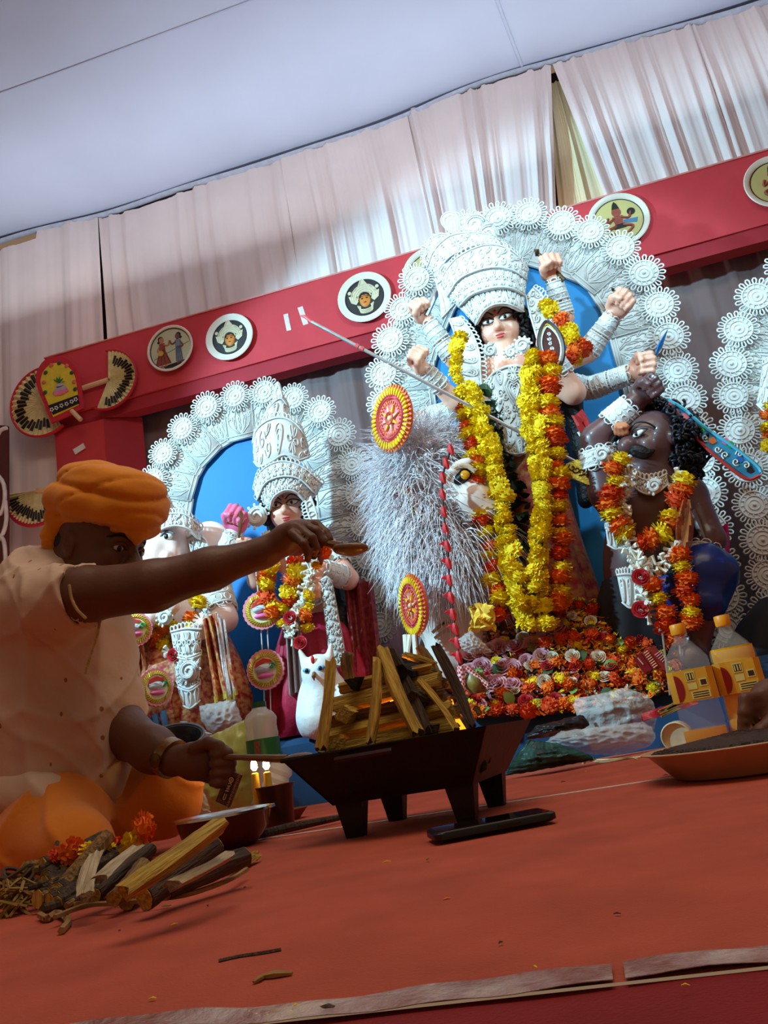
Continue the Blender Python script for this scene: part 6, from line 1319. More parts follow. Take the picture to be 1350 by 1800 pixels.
bag('plastic_bag', 'clear plastic pouch at the left end of the flower heap', [[(806, 1122), (812, 1140), (830, 1150)], [(826, 1108), (850, 1130), (864, 1146)]], 2.36, .03, m_bagw, 9)
t = thing('yellow_cloth', 'crumpled yellow tissue at the left top of the flower heap', 'cloth', P(850, 1100, 2.42)); r = np.random.RandomState(3); mb = MB()
g = [[P(826+u*44+r.uniform(-5, 5), 1064+v*46+r.uniform(-5, 5), 2.44-.05*math.sin(3.1*u)*math.sin(3.1*v)+r.uniform(-.015, .015)) for u in np.linspace(0, 1, 9)] for v in np.linspace(0, 1, 9)]; mb.sheet(g, .002); mb.build('tissue', M('yellow_tissue', (240, 200, 70), .6, .15, 20), t, False)
# cords by the bags
for k, (l, lab) in enumerate((([(1022, 1338), (1040, 1330), (1046, 1336), (1090, 1334), (1130, 1330), (1146, 1324)], 'upper cream cotton string on the carpet by the clear bag'), ([(1024, 1342), (1030, 1334), (1060, 1340), (1110, 1332), (1120, 1334)], 'lower cream cotton string on the carpet by the clear bag'))):
    mb = MB(); mb.tube([G(x, y, .004) for x, y in spline(l, 24)], .003, 5); tag(mb.build('cotton_string', M('cotton_cream', (220, 190, 140), .8)), lab, 'string')

# ------------------------------------------------------------------ oil bottles
m_oil = M('golden_oil', (250, 180, 0), .08, 0); m_cap = M('orange_cap', (238, 150, 24), .4); m_lab = M('orange_label', (226, 160, 40), .5, .1, 20); m_labr = M('label_red', (150, 24, 24), .5); m_laby = M('label_yellow', (226, 206, 110), .5); m_petb = M('clear_bottle_plastic', (226, 220, 214), .06, 0, alpha=.13)
def oil_bottle(px, pyb, pyt, wpx, fill, label, yaw):
    b = G(px, pyb); Y = b[1]; s = PX(px, pyb-100, Y); H_ = None
    # height: image length along the upright direction
    tp = None
    for z in np.linspace(.1, .6, 400):
        v = A(b[0], b[1], z)-CAM; zz = v@FW; yy = 900-FOC*(v@UP)/zz
        if yy <= pyt: H_ = z; break
    w = wpx*s/2; c, sn = math.cos(yaw), math.sin(yaw); R = rotz(yaw)
    t = thing('oil_bottle', label, 'bottle', b, 'tall oil bottles with orange caps'); k = H_/.36
    def ring(wx, z, ch=.72):
        o = []
        for (sx, sy) in ((1, -ch), (1, ch), (ch, 1), (-ch, 1), (-1, ch), (-1, -ch), (-ch, -1), (ch, -1)): o.append(b+R@A(sx*wx, sy*wx*.85, z))
        return o
    P_ = [(.92, .0), (.98, .008), (.98, .06), (.93, .068), (.98, .076), (.93, .135), (.99, .142), (.99, .215), (.95, .222), (.99, .232), (.97, .255), (.78, .275), (.52, .298), (.30, .315), (.26, .325), (.26, .334)]
    mb = MB(); mb.sheet([ring(w*a, z*k) for a, z in P_], 0, True); mb.f.append(tuple(range(7, -1, -1))); mb.build('bottle', m_petb, t)
    mb = MB(); F_ = [(a*.94, z) for a, z in P_ if z < fill-.001]+[(.92, fill)]
    mb.sheet([ring(w*a, z*k+.003) for a, z in F_], 0, True); nl = len(F_); mb.f.append(tuple((nl-1)*8+i for i in range(8))); mb.f.append(tuple(range(7, -1, -1))); mb.build('oil', m_oil, t)
    mb = MB()
    mb.lathe(b, [(.001, .330*k), (.34*w, .330*k), (.36*w, .334*k), (.36*w, .358*k), (.33*w, .361*k), (.001, .361*k)], 24); mb.build('cap', m_cap, t)
    mb = MB(); mb.sheet([ring(w*1.015, z*k) for z in (.136, .226)], 0, True); lb = mb.build('label', m_lab, t, False)
    fr = lambda u, v, e=.0: b+R@A(u*w*.72, -w*.85*1.015-.0012-e, (.136+.090*v)*k)
    def quad(u0, u1, v0, v1, mat, nm, e=0): mb = MB(); mb.prism([fr(u0, v0, e), fr(u1, v0, e), fr(u1, v1, e), fr(u0, v1, e)], R@A(0, .0006, 0)); mb.build(nm, mat, lb, False)
    mb = MB(); mb.prism([fr(-1.0+.48*math.sin(a), .45+.42*math.cos(a)) for a in np.linspace(0, math.pi, 14)], R@A(0, .0006, 0)); mb.build('label_disc', m_labr, lb, False)
    quad(-.30, .28, .62, .92, m_laby, 'label_box'); quad(-.24, .22, .66, .88, M('label_dark', (70, 40, 24), .5), 'label_inner', .0005)
    for u in (-.2, -.04, .12): quad(u, u+.07, .68, .86, m_laby, 'label_stripe', .001)
    quad(-.28, .26, .36, .56, m_laby, 'label_box'); quad(.44, .92, .42, .66, m_laby, 'label_box'); quad(.52, .86, .46, .62, M('label_dark', (70, 40, 24), .5), 'label_inner', .0005)
    quad(-.2, .95, .06, .30, m_laby, 'label_box')
    for v in (.10, .17, .24): quad(-.1, .85, v, v+.03, M('label_dark', (70, 40, 24), .5), 'text_line', .0005)
oil_bottle(1248, 1316, 1099, 76, .055, 'left oil bottle, nearly empty, with orange cap', -.15)
oil_bottle(1330, 1302, 1083, 76, .262, 'right oil bottle, full of golden oil, with orange cap', -.10)
# jar lying on its side
jc = P(1188, 1290, 2.12); t = thing('cream_jar', 'cream plastic jar lying open towards the camera beside the left oil bottle', 'jar', jc); Rj = frame((-.25, -1, -.05)); mb = MB(); jr = 26*PX(1188, 1290, 2.12)
jc[2] = jr+.001
mb.lathe(jc, [(jr*.96, .0), (jr, .002), (jr, .01), (jr*.93, .012), (jr*.93, -.05), (.001, -.052)], 28, Rj); mb.build('wall', M('jar_cream', (236, 224, 190), .4), t)
mb = MB(); mb.lathe(jc, [(.001, -.004), (jr*.9, -.004)], 28, Rj); mb.build('seal', M('jar_seal', (206, 176, 90), .5), t)
# red packet with straw sticks
a, b = P(1130, 1268, 2.24), P(1225, 1238, 2.24); t = thing('red_packet', 'red packet with dry straw sticks behind the cream jar', 'packet', (a+b)/2); mb = MB()
mb.sheet([[a+(b-a)*u+A(0, .01*math.sin(5*u+j), .018*math.sin(math.pi*j/6))+A(0, -.02*math.cos(math.pi*j/6), 0) for u in np.linspace(0, 1, 12)] for j in range(7)], .002); mb.build('packet', M('packet_red', (170, 24, 34), .35, .2, 30, .3, 40), t)
for k in range(9): q = random.Random(k); mb = MB(); p = a+(b-a)*q.uniform(.25, .5)+A(0, -.025, q.uniform(-.004, .014)); mb.tube([p, p+(b-a)*.55+A(0, 0, q.uniform(0, .02))], .0024, 5); mb.build('straw_stick', M('straw', (150, 120, 56), .8, .2, 60), t)
mb = MB(); g = [[P(1272+u*14-v*2+v*12, 1168+v*128, 2.28-.006*math.sin(u*3)) for u in np.linspace(0, 1, 5)] for v in np.linspace(0, 1, 10)]; mb.sheet(g[:4], .003); t = thing('striped_pouch', 'red and white striped pouch between the two oil bottles', 'pouch', P(1285, 1250, 2.34)); mb.build('white_top', m_white, t); mb = MB(); mb.sheet(g[3:], .003); mb.build('red_body', M('packet_red', (170, 24, 34), .35), t)
for v in range(4, 8): mb = MB(); mb.tube([p+A(0, -.004, 0) for p in g[v]], .003, 5); mb.build('stripe', m_laby, t)
# pan of grain at right
pc = G(1268, 1369); sp = PX(1270, 1345, pc[1]); pr_ = .105; pc = G(1300, 1362)+A(.03, pr_*.6, 0); hp_ = P(1192, 1346, pc[1]-.02)[2]; hp_ = .042
t = thing('grain_pan', 'brown-rimmed shallow pan heaped with dark grain at the right edge', 'pan', pc); mb = MB(); Rr = .158
mb.lathe(pc, [(.001, .001), (Rr*.72, .001), (Rr*.75, .003), (Rr*.97, hp_), (Rr*1.03, hp_+.002), (Rr*1.04, hp_+.004), (Rr*.98, hp_+.005), (Rr*.93, hp_-.002), (Rr*.74, .006), (.001, .006)], 44); mb.build('dish', M('pan_tan', (196, 166, 126), .4, .08, 20), t)
mb = MB(); r = random.Random(2); mb.lathe(pc, [(Rr*.93, hp_-.004), (Rr*.7, hp_+.008), (Rr*.35, hp_+.014), (.001, hp_+.018)], 30)
for k in range(900): a_ = r.uniform(0, 6.28); q = math.sqrt(r.random())*.92; mb.ell(pc+A(Rr*q*math.cos(a_), Rr*q*math.sin(a_), hp_+.018*(1-q)+.0), (.0042, .0042, .003), None, 5, 4)
mb.build('dark_grain', M('grain_dark', (60, 40, 30), .8, .4, 120), t)['kind'] = 'stuff'

# ------------------------------------------------------------------ flower heap
HB = [(806, 1244), (850, 1256), (930, 1254), (1010, 1246), (1100, 1232), (1200, 1208)]; HT = [(812, 1142), (842, 1112), (880, 1100), (940, 1094), (985, 1060), (1030, 1054), (1080, 1070), (1130, 1080), (1170, 1100), (1196, 1130)]
_hb = spline(HB, 41); _ht = spline(HT, 41)
def heap(u, v, lift=0.0):
    i = min(int(u*40), 39); f = u*40-i; b = _hb[i]*(1-f)+_hb[i+1]*f; t_ = _ht[i]*(1-f)+_ht[i+1]*f; q = b*(1-v)+t_*v
    p = P(q[0], q[1], 2.375+.20*v+.07*abs(u-.45)-lift); return p
HP = thing('flower_heap', 'large heap of offered petals and leaves at the feet of the goddess', 'flower heap', heap(.5, 0)); HP['kind'] = 'stuff'
mb = MB(); mb.sheet([[heap(u, v)+A(0, .012, 0) for u in np.linspace(0, 1, 40)] for v in np.linspace(-.03, 1, 14)]+[[heap(u, 1)+A(0, .15, -.12) for u in np.linspace(0, 1, 40)]]); mb.build('mound', M('heap_brown', (96, 60, 34), .9, .3, 40), HP)
r = random.Random(21)
def petals(n, mat, nm, fn, s0, s1):
    mb = MB()
    for k in range(n):
        u, v = fn(); p = heap(u, v, r.uniform(0, .012)); R = rR(r); s = r.uniform(s0, s1); w = r.uniform(.3, .6)
        mb.add([p+s*(R@A(*q)) for q in ((0, -1, 0), (w, -.2, .25), (w*.8, .7, .3), (0, 1, 0), (-w*.8, .7, .3), (-w, -.2, .25))], [(0, 1, 2, 3), (0, 3, 4, 5)])
    mb.build(nm, mat, HP, False)['kind'] = 'stuff'
any_ = lambda: (r.random(), r.random())
petals(1500, m_mar_o, 'orange_petals', lambda: (min(1, max(0, r.gauss(.62, .28))), r.random()), .007, .014); petals(800, m_mar_y, 'yellow_petals', lambda: (min(1, max(0, r.gauss(.7, .2))), min(1, max(0, r.gauss(.75, .25)))), .007, .013); petals(420, m_pink, 'pink_petals', lambda: (min(1, max(0, r.gauss(.25, .2))), r.random()), .010, .018); petals(260, m_leafg, 'green_bits', any_, .009, .02); petals(220, m_rose, 'red_petals', any_, .008, .015); petals(260, M('petal_cream', (226, 206, 180), .6, .2, 30), 'cream_petals', any_, .007, .014)
ORD = ['leftmost', 'second', 'third', 'fourth', 'fifth', 'sixth', 'seventh', 'eighth', 'ninth', 'tenth', 'eleventh', 'twelfth', 'thirteenth']
def rows_of(mes, rows, s0, s1, what, gr, nm, cat='flower'):
    for rn, v, us in rows:
        for k, u_ in enumerate(us):
            p = heap(min(.98, max(.02, u_+r.uniform(-.012, .012))), min(.99, max(.02, v+r.uniform(-.03, .03))), .012)
            lab = ('%s %s from the left in the %s row of the flower heap' % (ORD[k], what, rn)) if k else ('leftmost %s in the %s row of the flower heap' % (what, rn))
            tag(put(nm, mes[r.randrange(len(mes))], None, m4(p, rotx(1.0)@rR(r) if nm == 'marigold_flower' else rotx(r.uniform(.7, 1.5))@rotz(r.uniform(0, 6.28)), r.uniform(s0, s1))), lab, cat, gr)
LS = lambda a, b, n: list(np.linspace(a, b, n))
rows_of(ME_O+ME_D, [('bottom', .05, LS(.04, .62, 9)), ('lower', .24, LS(.08, .92, 10)), ('middle', .45, LS(.30, .96, 9)), ('upper', .68, LS(.40, .97, 9)), ('top', .92, LS(.46, .92, 8))], .019, .027, 'orange marigold', 'orange marigolds in the flower heap', 'marigold_flower')
rows_of(ME_Y, [('bottom', .10, LS(.10, .90, 6)), ('lower', .32, LS(.38, .94, 5)), ('middle', .56, LS(.06, .90, 6)), ('upper', .80, LS(.12, .95, 8))], .015, .021, 'yellow marigold', 'yellow marigolds in the flower heap', 'marigold_flower')
rows_of([ME_ROSEP], [('lower', .34, LS(.05, .30, 6)), ('middle', .54, LS(.04, .40, 8)), ('upper', .76, LS(.08, .44, 8))], .022, .032, 'pink rose', 'pink roses in the flower heap', 'rose_flower')
rows_of([ME_ROSER], [('bottom', .14, LS(.15, .5, 4)), ('middle', .42, LS(.2, .7, 5)), ('upper', .72, LS(.3, .8, 4))], .014, .022, 'red blossom', 'red blossoms in the flower heap', 'red_blossom')
rows_of([ME_ROSEW], [('lower', .28, LS(.2, .7, 5)), ('middle', .5, LS(.26, .64, 5)), ('upper', .84, LS(.3, .6, 4))], .014, .022, 'cream blossom', 'cream blossoms in the flower heap', 'cream_blossom')
rows_of(ME_LEAF, [('bottom', .12, LS(.1, .8, 7)), ('middle', .44, LS(.15, .9, 8)), ('upper', .74, LS(.2, .85, 6))], .03, .045, 'green leaf', 'green leaves in the flower heap', 'leaf_sprig', 'leaf')
# incense box and sticks
t = thing('incense_box', 'red printed incense box lying in the flower heap', 'box', P(1140, 1165, 2.33)); Yx = 2.37
mb = MB(); mb.prism(PP([(1114, 1158), (1126, 1148), (1146, 1176), (1133, 1184)], Yx), (0, .02, 0)); mb.build('box_end', M('box_red', (130, 16, 28), .4), t, False)
mb = MB(); mb.prism(PP([(1127, 1148), (1150, 1134), (1172, 1160), (1170, 1178), (1147, 1176)], Yx+.002), (0, .03, 0)); mb.build('box_face', M('box_red2', (150, 40, 30), .4), t, False)
for k in range(8): mb = MB(); x, y = 1133+4.2*k, 1150+4.6*k-.3*k*k*.0; x2 = 1130+2.4*k; y2 = 1151+3.6*k; mb.tube(PP([(x2+2, y2-2), (x2+9, y2-7)], Yx-.002), .0018, 4); mb.build('printed_bar', M('print_pale', (226, 150, 120), .5), t)
for k in range(5): mb = MB(); mb.tube(PP([(1151+3.3*k, 1152+3.0*k), (1162+2.2*k, 1144+3.4*k)], Yx-.002), .0018, 4); mb.build('printed_stripe', M('print_rose', (206, 130, 130), .5), t)
mb = MB(); mb.tube(PP([(1121, 1156), (1131, 1168)], Yx-.002), .0022, 4); mb.build('printed_word', M('print_pale', (226, 150, 120), .5), t)
for k, (a, b, lab) in enumerate((((1178, 1222), (1162, 1092), 'tall incense stick standing at the right of the flower heap'), ((1196, 1150), (1192, 1098), 'short pale stick near the orange cap'))): mb = MB(); mb.tube([P(*a, 2.33), P(*b, 2.34)], .003, 6); mb.tube([P(*b, 2.34), P(b[0]-1, b[1]+20, 2.338)], .0055, 6); tag(mb.build('incense_stick', M('stick_grey', (150, 126, 110), .7)), lab, 'incense')
# gingham cloth strip and apple at the left end of the heap
t = thing('gingham_strip', 'red and white gingham cloth strip at the left of the flower heap', 'cloth', P(815, 1240, 2.32)); mt = M('gingham', (226, 210, 206), .8)
nt = mt.node_tree; ck = nt.nodes.new('ShaderNodeTexChecker'); ck.inputs['Scale'].default_value = 150; ck.inputs['Color1'].default_value = (*lin((190, 30, 40)), 1); ck.inputs['Color2'].default_value = (*lin((230, 214, 210)), 1); nt.links.new(nt.nodes['Texture Coordinate'].outputs['Object'], ck.inputs['Vector']); nt.links.new(ck.outputs['Color'], nt.nodes['Principled BSDF'].inputs['Base Color'])
mb = MB(); mb.sheet([[P(803+u*13+v*5, 1170+v*76, 2.33-.006*math.sin(u*3.1)) for u in np.linspace(0, 1, 6)] for v in np.linspace(0, 1, 8)], .003); mb.build('strip', mt, t)
mb = MB(); mb.sheet([[P(818+u*40, 1166+u*34+v*12, 2.335-.006*math.sin(v*3.1)) for u in np.linspace(0, 1, 8)] for v in np.linspace(0, 1, 4)], .003); mb.build('strip_tail', mt, t)
c = P(836, 1200, 2.36); t = thing('fruit', 'greenish brown fruit half hidden under the gingham strip', 'fruit', c); mb = MB(); mb.lathe(c-A(0, 0, .03), [(.004, .006), (.02, .0), (.034, .02), (.036, .035), (.026, .056), (.008, .056), (.001, .05)], 20); mb.build('flesh', M('fruit_skin', (150, 130, 60), .4, .3, 30, c2=(96, 70, 36)), t); mb = MB(); mb.tube([c+A(0, 0, .02), c+A(.004, 0, .036)], .002, 5); mb.build('stem', m_bark, t)
# litter on the carpet
r = random.Random(40)
for k, (x, y, c, L) in enumerate([(485, 1714, 'straw', .016), (455, 1722, 'straw', .01), (575, 1770, 'bark', .008), (785, 1580, 'leafd', .005), (940, 1700, 'yel', .004), (680, 1515, 'yel', .007), (752, 1510, 'straw', .008), (292, 1592, 'straw', .009), (306, 1625, 'yel', .006), (210, 1636, 'bark', .004), (990, 1374, 'bark', .008), (1030, 1356, 'yel', .005), (268, 1755, 'yel', .004), (880, 1657, 'bark', .004), (1085, 1606, 'bark', .004), (520, 1768, 'yel', .004), (365, 1592, 'bark', .005), (1170, 1362, 'bark', .006), (430, 1560, 'bark', .005), (1205, 1732, 'yel', .003)]):
    p = G(x, y, .003); d = A(math.cos(k*1.3), math.sin(k*1.3)*.6, 0)*L*.7; mb = MB(); mb.tube([p-d, p+A(0, 0, .0006), p+d], [L*.15, L*.28, L*.1], 5, squash=.5)
    mt = {'straw': M('straw', (150, 120, 56), .8, .2, 60), 'bark': m_bark, 'yel': m_mar_y, 'leafd': m_mar_o}[c]
    place = ('in the foreground below the dark thread', 'just left of the foreground sliver', 'beside the packing tape in the foreground', 'alone in the middle of the carpet', 'in the right foreground above the tape', 'between the brazier leg and the phone', 'just left of the phone', 'right under the firewood pile', 'under the sliver by the firewood', 'at the left foreground', 'behind the phone near the white seam', 'before the green mesh bag', 'at the lower left of the carpet', 'in the right middle of the carpet', 'in the far right middle of the carpet', 'close to the tape at centre', 'right of the firewood cord', 'near the grain pan', 'before the rightmost bark log', 'on the tape near the right edge')[k]
    tag(mb.build('petal_scrap' if c in ('yel', 'leafd') else 'wood_chip', mt), {'straw': 'pale wood sliver ', 'bark': 'tiny dark bark crumb ', 'yel': 'tiny yellow petal scrap ', 'leafd': 'tiny orange petal scrap '}[c]+place, 'scrap', {'straw': 'wood slivers on the carpet', 'bark': 'bark crumbs on the carpet', 'yel': 'yellow petal scraps on the carpet', 'leafd': 'orange petal scraps on the carpet'}[c])
mb = MB(); mb.tube([G(x, y, .003) for x, y in spline([(384, 1690), (420, 1682), (460, 1676), (494, 1670)], 12)], .0015, 4); tag(mb.build('thread', m_bark), 'thin dark thread on the carpet foreground', 'thread')
# things at the elephant idol's feet
t = thing('silver_box', 'pale grey opened box on the plinth before the elephant-headed idol', 'box', P(350, 1290, 2.3)); mb = MB(); mb.prism(PP([(316, 1268), (352, 1284), (360, 1306), (330, 1300)], 2.3), (0, .04, 0)); mb.build('lid', M('grey_card', (180, 184, 196), .5), t, False); mb = MB(); mb.prism(PP([(345, 1284), (366, 1290), (362, 1304), (350, 1300)], 2.28), (0, .03, 0)); mb.build('flap', M('grey_card2', (200, 202, 214), .5), t, False)
t = thing('black_basket', 'black plastic basket behind the watch hand', 'basket', P(300, 1300, 2.2)); mb = MB(); bb = P(312, 1312, 2.2); mb.lathe(bb, [(.05, -.03), (.075, .03), (.08, .032), (.07, .03), (.045, -.028)], 24, frame((.25, -.5, 1))); mb.build('tub', m_black, t); mb = MB(); mb.tube([bb+frame((.25, -.5, 1))@A(.079*math.cos(a), .079*math.sin(a), .033) for a in np.linspace(0, 6.283, 24)[:-1]], .003, 5, closed=True); mb.build('rim', M('rim_grey', (120, 120, 124), .4), t)
for k, (l, c, lab) in enumerate((([(268, 1262), (276, 1300), (300, 1318)], (60, 120, 190), 'blue plastic tools lying left of the grey box'),)):
    mb = MB(); [mb.tube(PP([(x, y), (x+6, y+30), (x+2, y+46)], 2.33), .010, 7) for x, y in ((272, 1256), (286, 1250), (262, 1262))]; tag(mb.build('blue_mouse_figure', M('toy_blue', (70, 130, 190), .5, .2, 30)), 'blue-painted figure bits at the elephant-headed idol feet', 'figure')['kind'] = 'stuff'
bag('plastic_bag', 'shiny clear plastic with parcels beside the elephant-headed idol foot', [[(350, 1240), (352, 1262), (362, 1280), (380, 1292)], [(412, 1228), (420, 1250), (424, 1270), (418, 1286)]], 2.36, .06, m_bagw, 19)

# ================================================================== PRIEST
m_bsk = M('brown_skin', (100, 62, 42), .5, .10, 14, .08, 120); m_turb = M('saffron_turban', (226, 138, 14), .85, .06, 10, .15, 60, sheen=.2); m_dho = M('saffron_dhoti', (214, 122, 22), .85, .08, 10, .2, 40, sheen=.2)
m_kur = M('cream_kurta', (206, 178, 156), .85, .05, 8, .1, 50)
nt = m_kur.node_tree; bs = nt.nodes['Principled BSDF']; old = bs.inputs['Base Color'].links[0].from_socket
vo = nt.nodes.new('ShaderNodeTexVoronoi'); vo.inputs['Scale'].default_value = 27; vo.inputs['Randomness'].default_value = .3
mp = nt.nodes.new('ShaderNodeMapping'); mp.inputs['Scale'].default_value = (1.7, .6, .8); mp.inputs['Rotation'].default_value = (0, .5, 0); nt.links.new(nt.nodes['Texture Coordinate'].outputs['Object'], mp.inputs['Vector']); nt.links.new(mp.outputs['Vector'], vo.inputs['Vector'])
ls = nt.nodes.new('ShaderNodeMath'); ls.operation = 'LESS_THAN'; ls.inputs[1].default_value = .115; nt.links.new(vo.outputs['Distance'], ls.inputs[0])
mx = nt.nodes.new('ShaderNodeMix'); mx.data_type = 'RGBA'; nt.links.new(ls.outputs[0], mx.inputs[0]); nt.links.new(old, mx.inputs[6]); mx.inputs[7].default_value = (*lin((150, 96, 50)), 1); nt.links.new(mx.outputs[2], bs.inputs['Base Color'])
PR = thing('person', 'seated person in saffron turban and cream kurta pouring from a wooden ladle', 'person', A(P(60, 1540, 1.45)[0], 1.5, 0))
YP = 1.47; kp = PX(190, 950, YP)
B = Body()
hc = P(176, 962, YP); fw = nrm(A(.96, -.17, -.30)); up = nrm(A(.16, .0, 1))
s = .106
f = fw; r_ = nrm(np.cross(f, up)); u = np.cross(r_, f); R = np.stack([r_, u, f], 1); LH = lambda x, y, z: hc+s*(x*r_+y*u+z*f)
B.ell(LH(0, .25, -.12), (s*.70, s*.80, s*.88), R, .03); B.ell(LH(0, -.30, .18), (s*.56, s*.66, s*.62), R, .03); B.ell(LH(0, -.78, .48), (s*.26, s*.2, s*.2), R, .03)
B.ell(LH(0, .12, .70), (s*.42, s*.10, s*.12), R, .02)
for q in (-1, 1):
    B.ell(LH(q*.34, -.22, .56), (s*.22, s*.2, s*.2), R, .02); B.ell(LH(q*.30, -.02, .84), (s*.17, s*.10, s*.10), R, .008, sub=True); B.ell(LH(q*.30, -.03, .70), (s*.13, s*.09, s*.09), R, .004)
    B.ell(LH(q*.70, -.05, -.12), (s*.07, s*.24, s*.16), R, .006); B.ell(LH(q*.77, -.02, -.10), (s*.05, s*.15, s*.09), R, .004, sub=True); B.ell(LH(q*.72, -.25, -.06), (s*.06, s*.08, s*.08), R, .004)
    B.ell(LH(q*.12, -.34, .90), s*.10, R, .008)
B.cap(LH(0, .05, .78), LH(0, -.30, 1.0), s*.09, s*.13, .012); B.ell(LH(0, -.56, .80), (s*.24, s*.07, s*.1), R, .008); B.ell(LH(0, -.68, .76), (s*.2, s*.08, s*.1), R, .008)
B.cap(LH(0, -.35, -.25), P(128, 1030, YP+.03), .058, .062, .02)
sR, sL = P(58, 1062, 1.36), P(134, 1045, 1.62)
B.cap(P(70, 1080, 1.42), P(130, 1060, 1.6), .07, .07, .05); B.chain([P(100, 1080, 1.5), P(80, 1250, 1.52), P(70, 1380, 1.52)], [.13, .13, .14], .06)
# near arm reaching to the right
eR = P(268, 1030, 1.33); wR = P(462, 972, 1.375)
B.chain([sR, P(150, 1045, 1.34), eR, P(370, 1000, 1.355), wR], [.060, .052, .046, .038, .028], .02)
# its hand, pinching the ladle
def fing(pts, rs): B.chain([P(*q) for q in pts], rs, .004)
B.cap(wR, P(500, 952, 1.378), .027, .027, .015); B.ell(P(505, 945, 1.378), (.034, .030, .027), roty(-.35), .012); B.ell(P(522, 934, 1.372), (.026, .034, .020), roty(-.2), .012)
fing([(528, 922, 1.40), (556, 922, 1.395), (572, 936, 1.388), (580, 948, 1.384)], [.0105, .0095, .0085, .0075])
fing([(530, 922, 1.375), (556, 934, 1.368), (566, 952, 1.37), (562, 966, 1.376)], [.0105, .0095, .0085, .0075])
fing([(524, 928, 1.352), (548, 946, 1.342), (556, 964, 1.348), (552, 978, 1.358)], [.010, .009, .008, .007])
fing([(514, 938, 1.338), (534, 956, 1.328), (542, 972, 1.336), (541, 984, 1.346)], [.009, .008, .0075, .0065])
fing([(494, 962, 1.40), (520, 966, 1.405), (544, 962, 1.398), (566, 960, 1.388)], [.014, .012, .0095, .008])
# far arm, holding box and ladle
eL = P(222, 1290, 1.50); wL = P(306, 1336, 1.46); B.chain([sL, P(172, 1175, 1.6), eL, P(270, 1318, 1.475), wL], [.055, .05, .046, .042, .031], .02)
B.ell(P(340, 1338, 1.45), (.038, .026, .036), roty(.25), .014); B.ell(P(362, 1338, 1.448), (.028, .026, .036), roty(.2), .012)
for i in range(4):
    y = 1316+17*i; x = 6*(1.5-abs(i-1.4))
    fing([(366, y, 1.452), (394+x, y+4, 1.44), (400+x, y+8, 1.425), (384, y+10, 1.412), (374, y+9, 1.418)], [.0105, .0105, .0098, .009, .008])
fing([(342, 1316, 1.43), (366, 1306, 1.42), (386, 1312, 1.415), (396, 1324, 1.414)], [.013, .0115, .010, .008])
B.build('body', m_bsk, PR, .0042)
# eyes, brows, hair
for q in (-1, 1):
    mb = MB(); mb.ell(LH(q*.30, -.03, .745), (s*.13, s*.07, s*.07), R, 12, 8); e = mb.build('eye', M('human_eye_white', (200, 190, 180), .3), PR); mb = MB(); mb.ell(LH(q*.30+.03, -.045, .80), (s*.06, s*.06, s*.03), R, 10, 6); mb.build('iris', m_blk, e)
    mb = MB(); mb.tube([LH(q*x, y, z) for x, y, z in spline([(.12, -.03, .82), (.3, .06, .82), (.46, -.02, .70)], 8)], s*.03, 6); mb.build('eyelid', m_bsk, e)
    mb = MB(); mb.tube([LH(q*x, y, z) for x, y, z in spline([(.08, .14, .84), (.3, .24, .80), (.54, .14, .62)], 9)], [s*.03, s*.045, s*.05, s*.05, s*.05, s*.045, s*.04, s*.03, s*.012], 6, squash=.6); mb.build('eyebrow', m_hair, PR)
mb = MB(); mb.tube([LH(x, y, z) for x, y, z in spline([(-.3, -.50, .70), (-.1, -.46, .86), (.1, -.46, .86), (.3, -.50, .70)], 9)], s*.05, 6, squash=.6); mb.build('moustache', m_hair, PR)
mb = MB(); mb.ell(LH(0, .05, -.5), (s*.66, s*.5, s*.48), R, 14, 8); mb.build('hair', m_hair, PR)
# turban
def tdisp(X):
    q = (X-hc); z = q@u; x = q@f; y = q@r_
    return .0050*(1-np.abs(np.sin(48*z+9*x+1.2*np.sin(14*y))))**3*1.6+.0042*(1-np.abs(np.sin(40*z-22*x+3)))**6+.0012*wav(X, 40, 5)
T = Body(); hT = P(180, 950, YP); sT = .118; s_old = s; s = sT
tc = lambda x, y, z: hT+sT*(x*r_+y*u+z*f)
T.ell(tc(0, .52, -.02), (s*.80, s*.46, s*.95), R, .05); T.ell(tc(0, .82, -.06), (s*.78, s*.40, s*.90), R, .06); T.ell(tc(0, .98, .22), (s*.70, s*.24, s*.70), R, .05); T.ell(tc(0, .98, -.30), (s*.66, s*.22, s*.60), R, .05); T.ell(tc(0, .72, .66), (s*.5, s*.34, s*.26), R, .05)
T.ell(tc(0, .40, .62), (s*.5, s*.30, s*.34), R, .04); T.ell(tc(0, .55, -.55), (s*.62, s*.55, s*.4), R, .04)
T.chain([tc(.62, .38, .40), tc(.70, .52, -.1), tc(.55, .62, -.62), tc(0, .60, -.9), tc(-.55, .5, -.6)], [s*.16, s*.2, s*.2, s*.18, s*.16], .03)
T.chain([tc(.5, 1.10, -.5), tc(.3, 1.22, -.1), tc(.1, 1.16, .3)], [s*.10, s*.12, s*.10], .03); T.cap(tc(0, .35, .84), tc(.1, -.02, .88), s*.14, s*.05, .03); T.chain([tc(.45, .35, -.7), tc(.5, -.1, -.72), tc(.42, -.35, -.66)], [s*.16, s*.14, s*.08], .03)
T.build('turban', m_turb, PR, .005, tdisp, .008); s = s_old
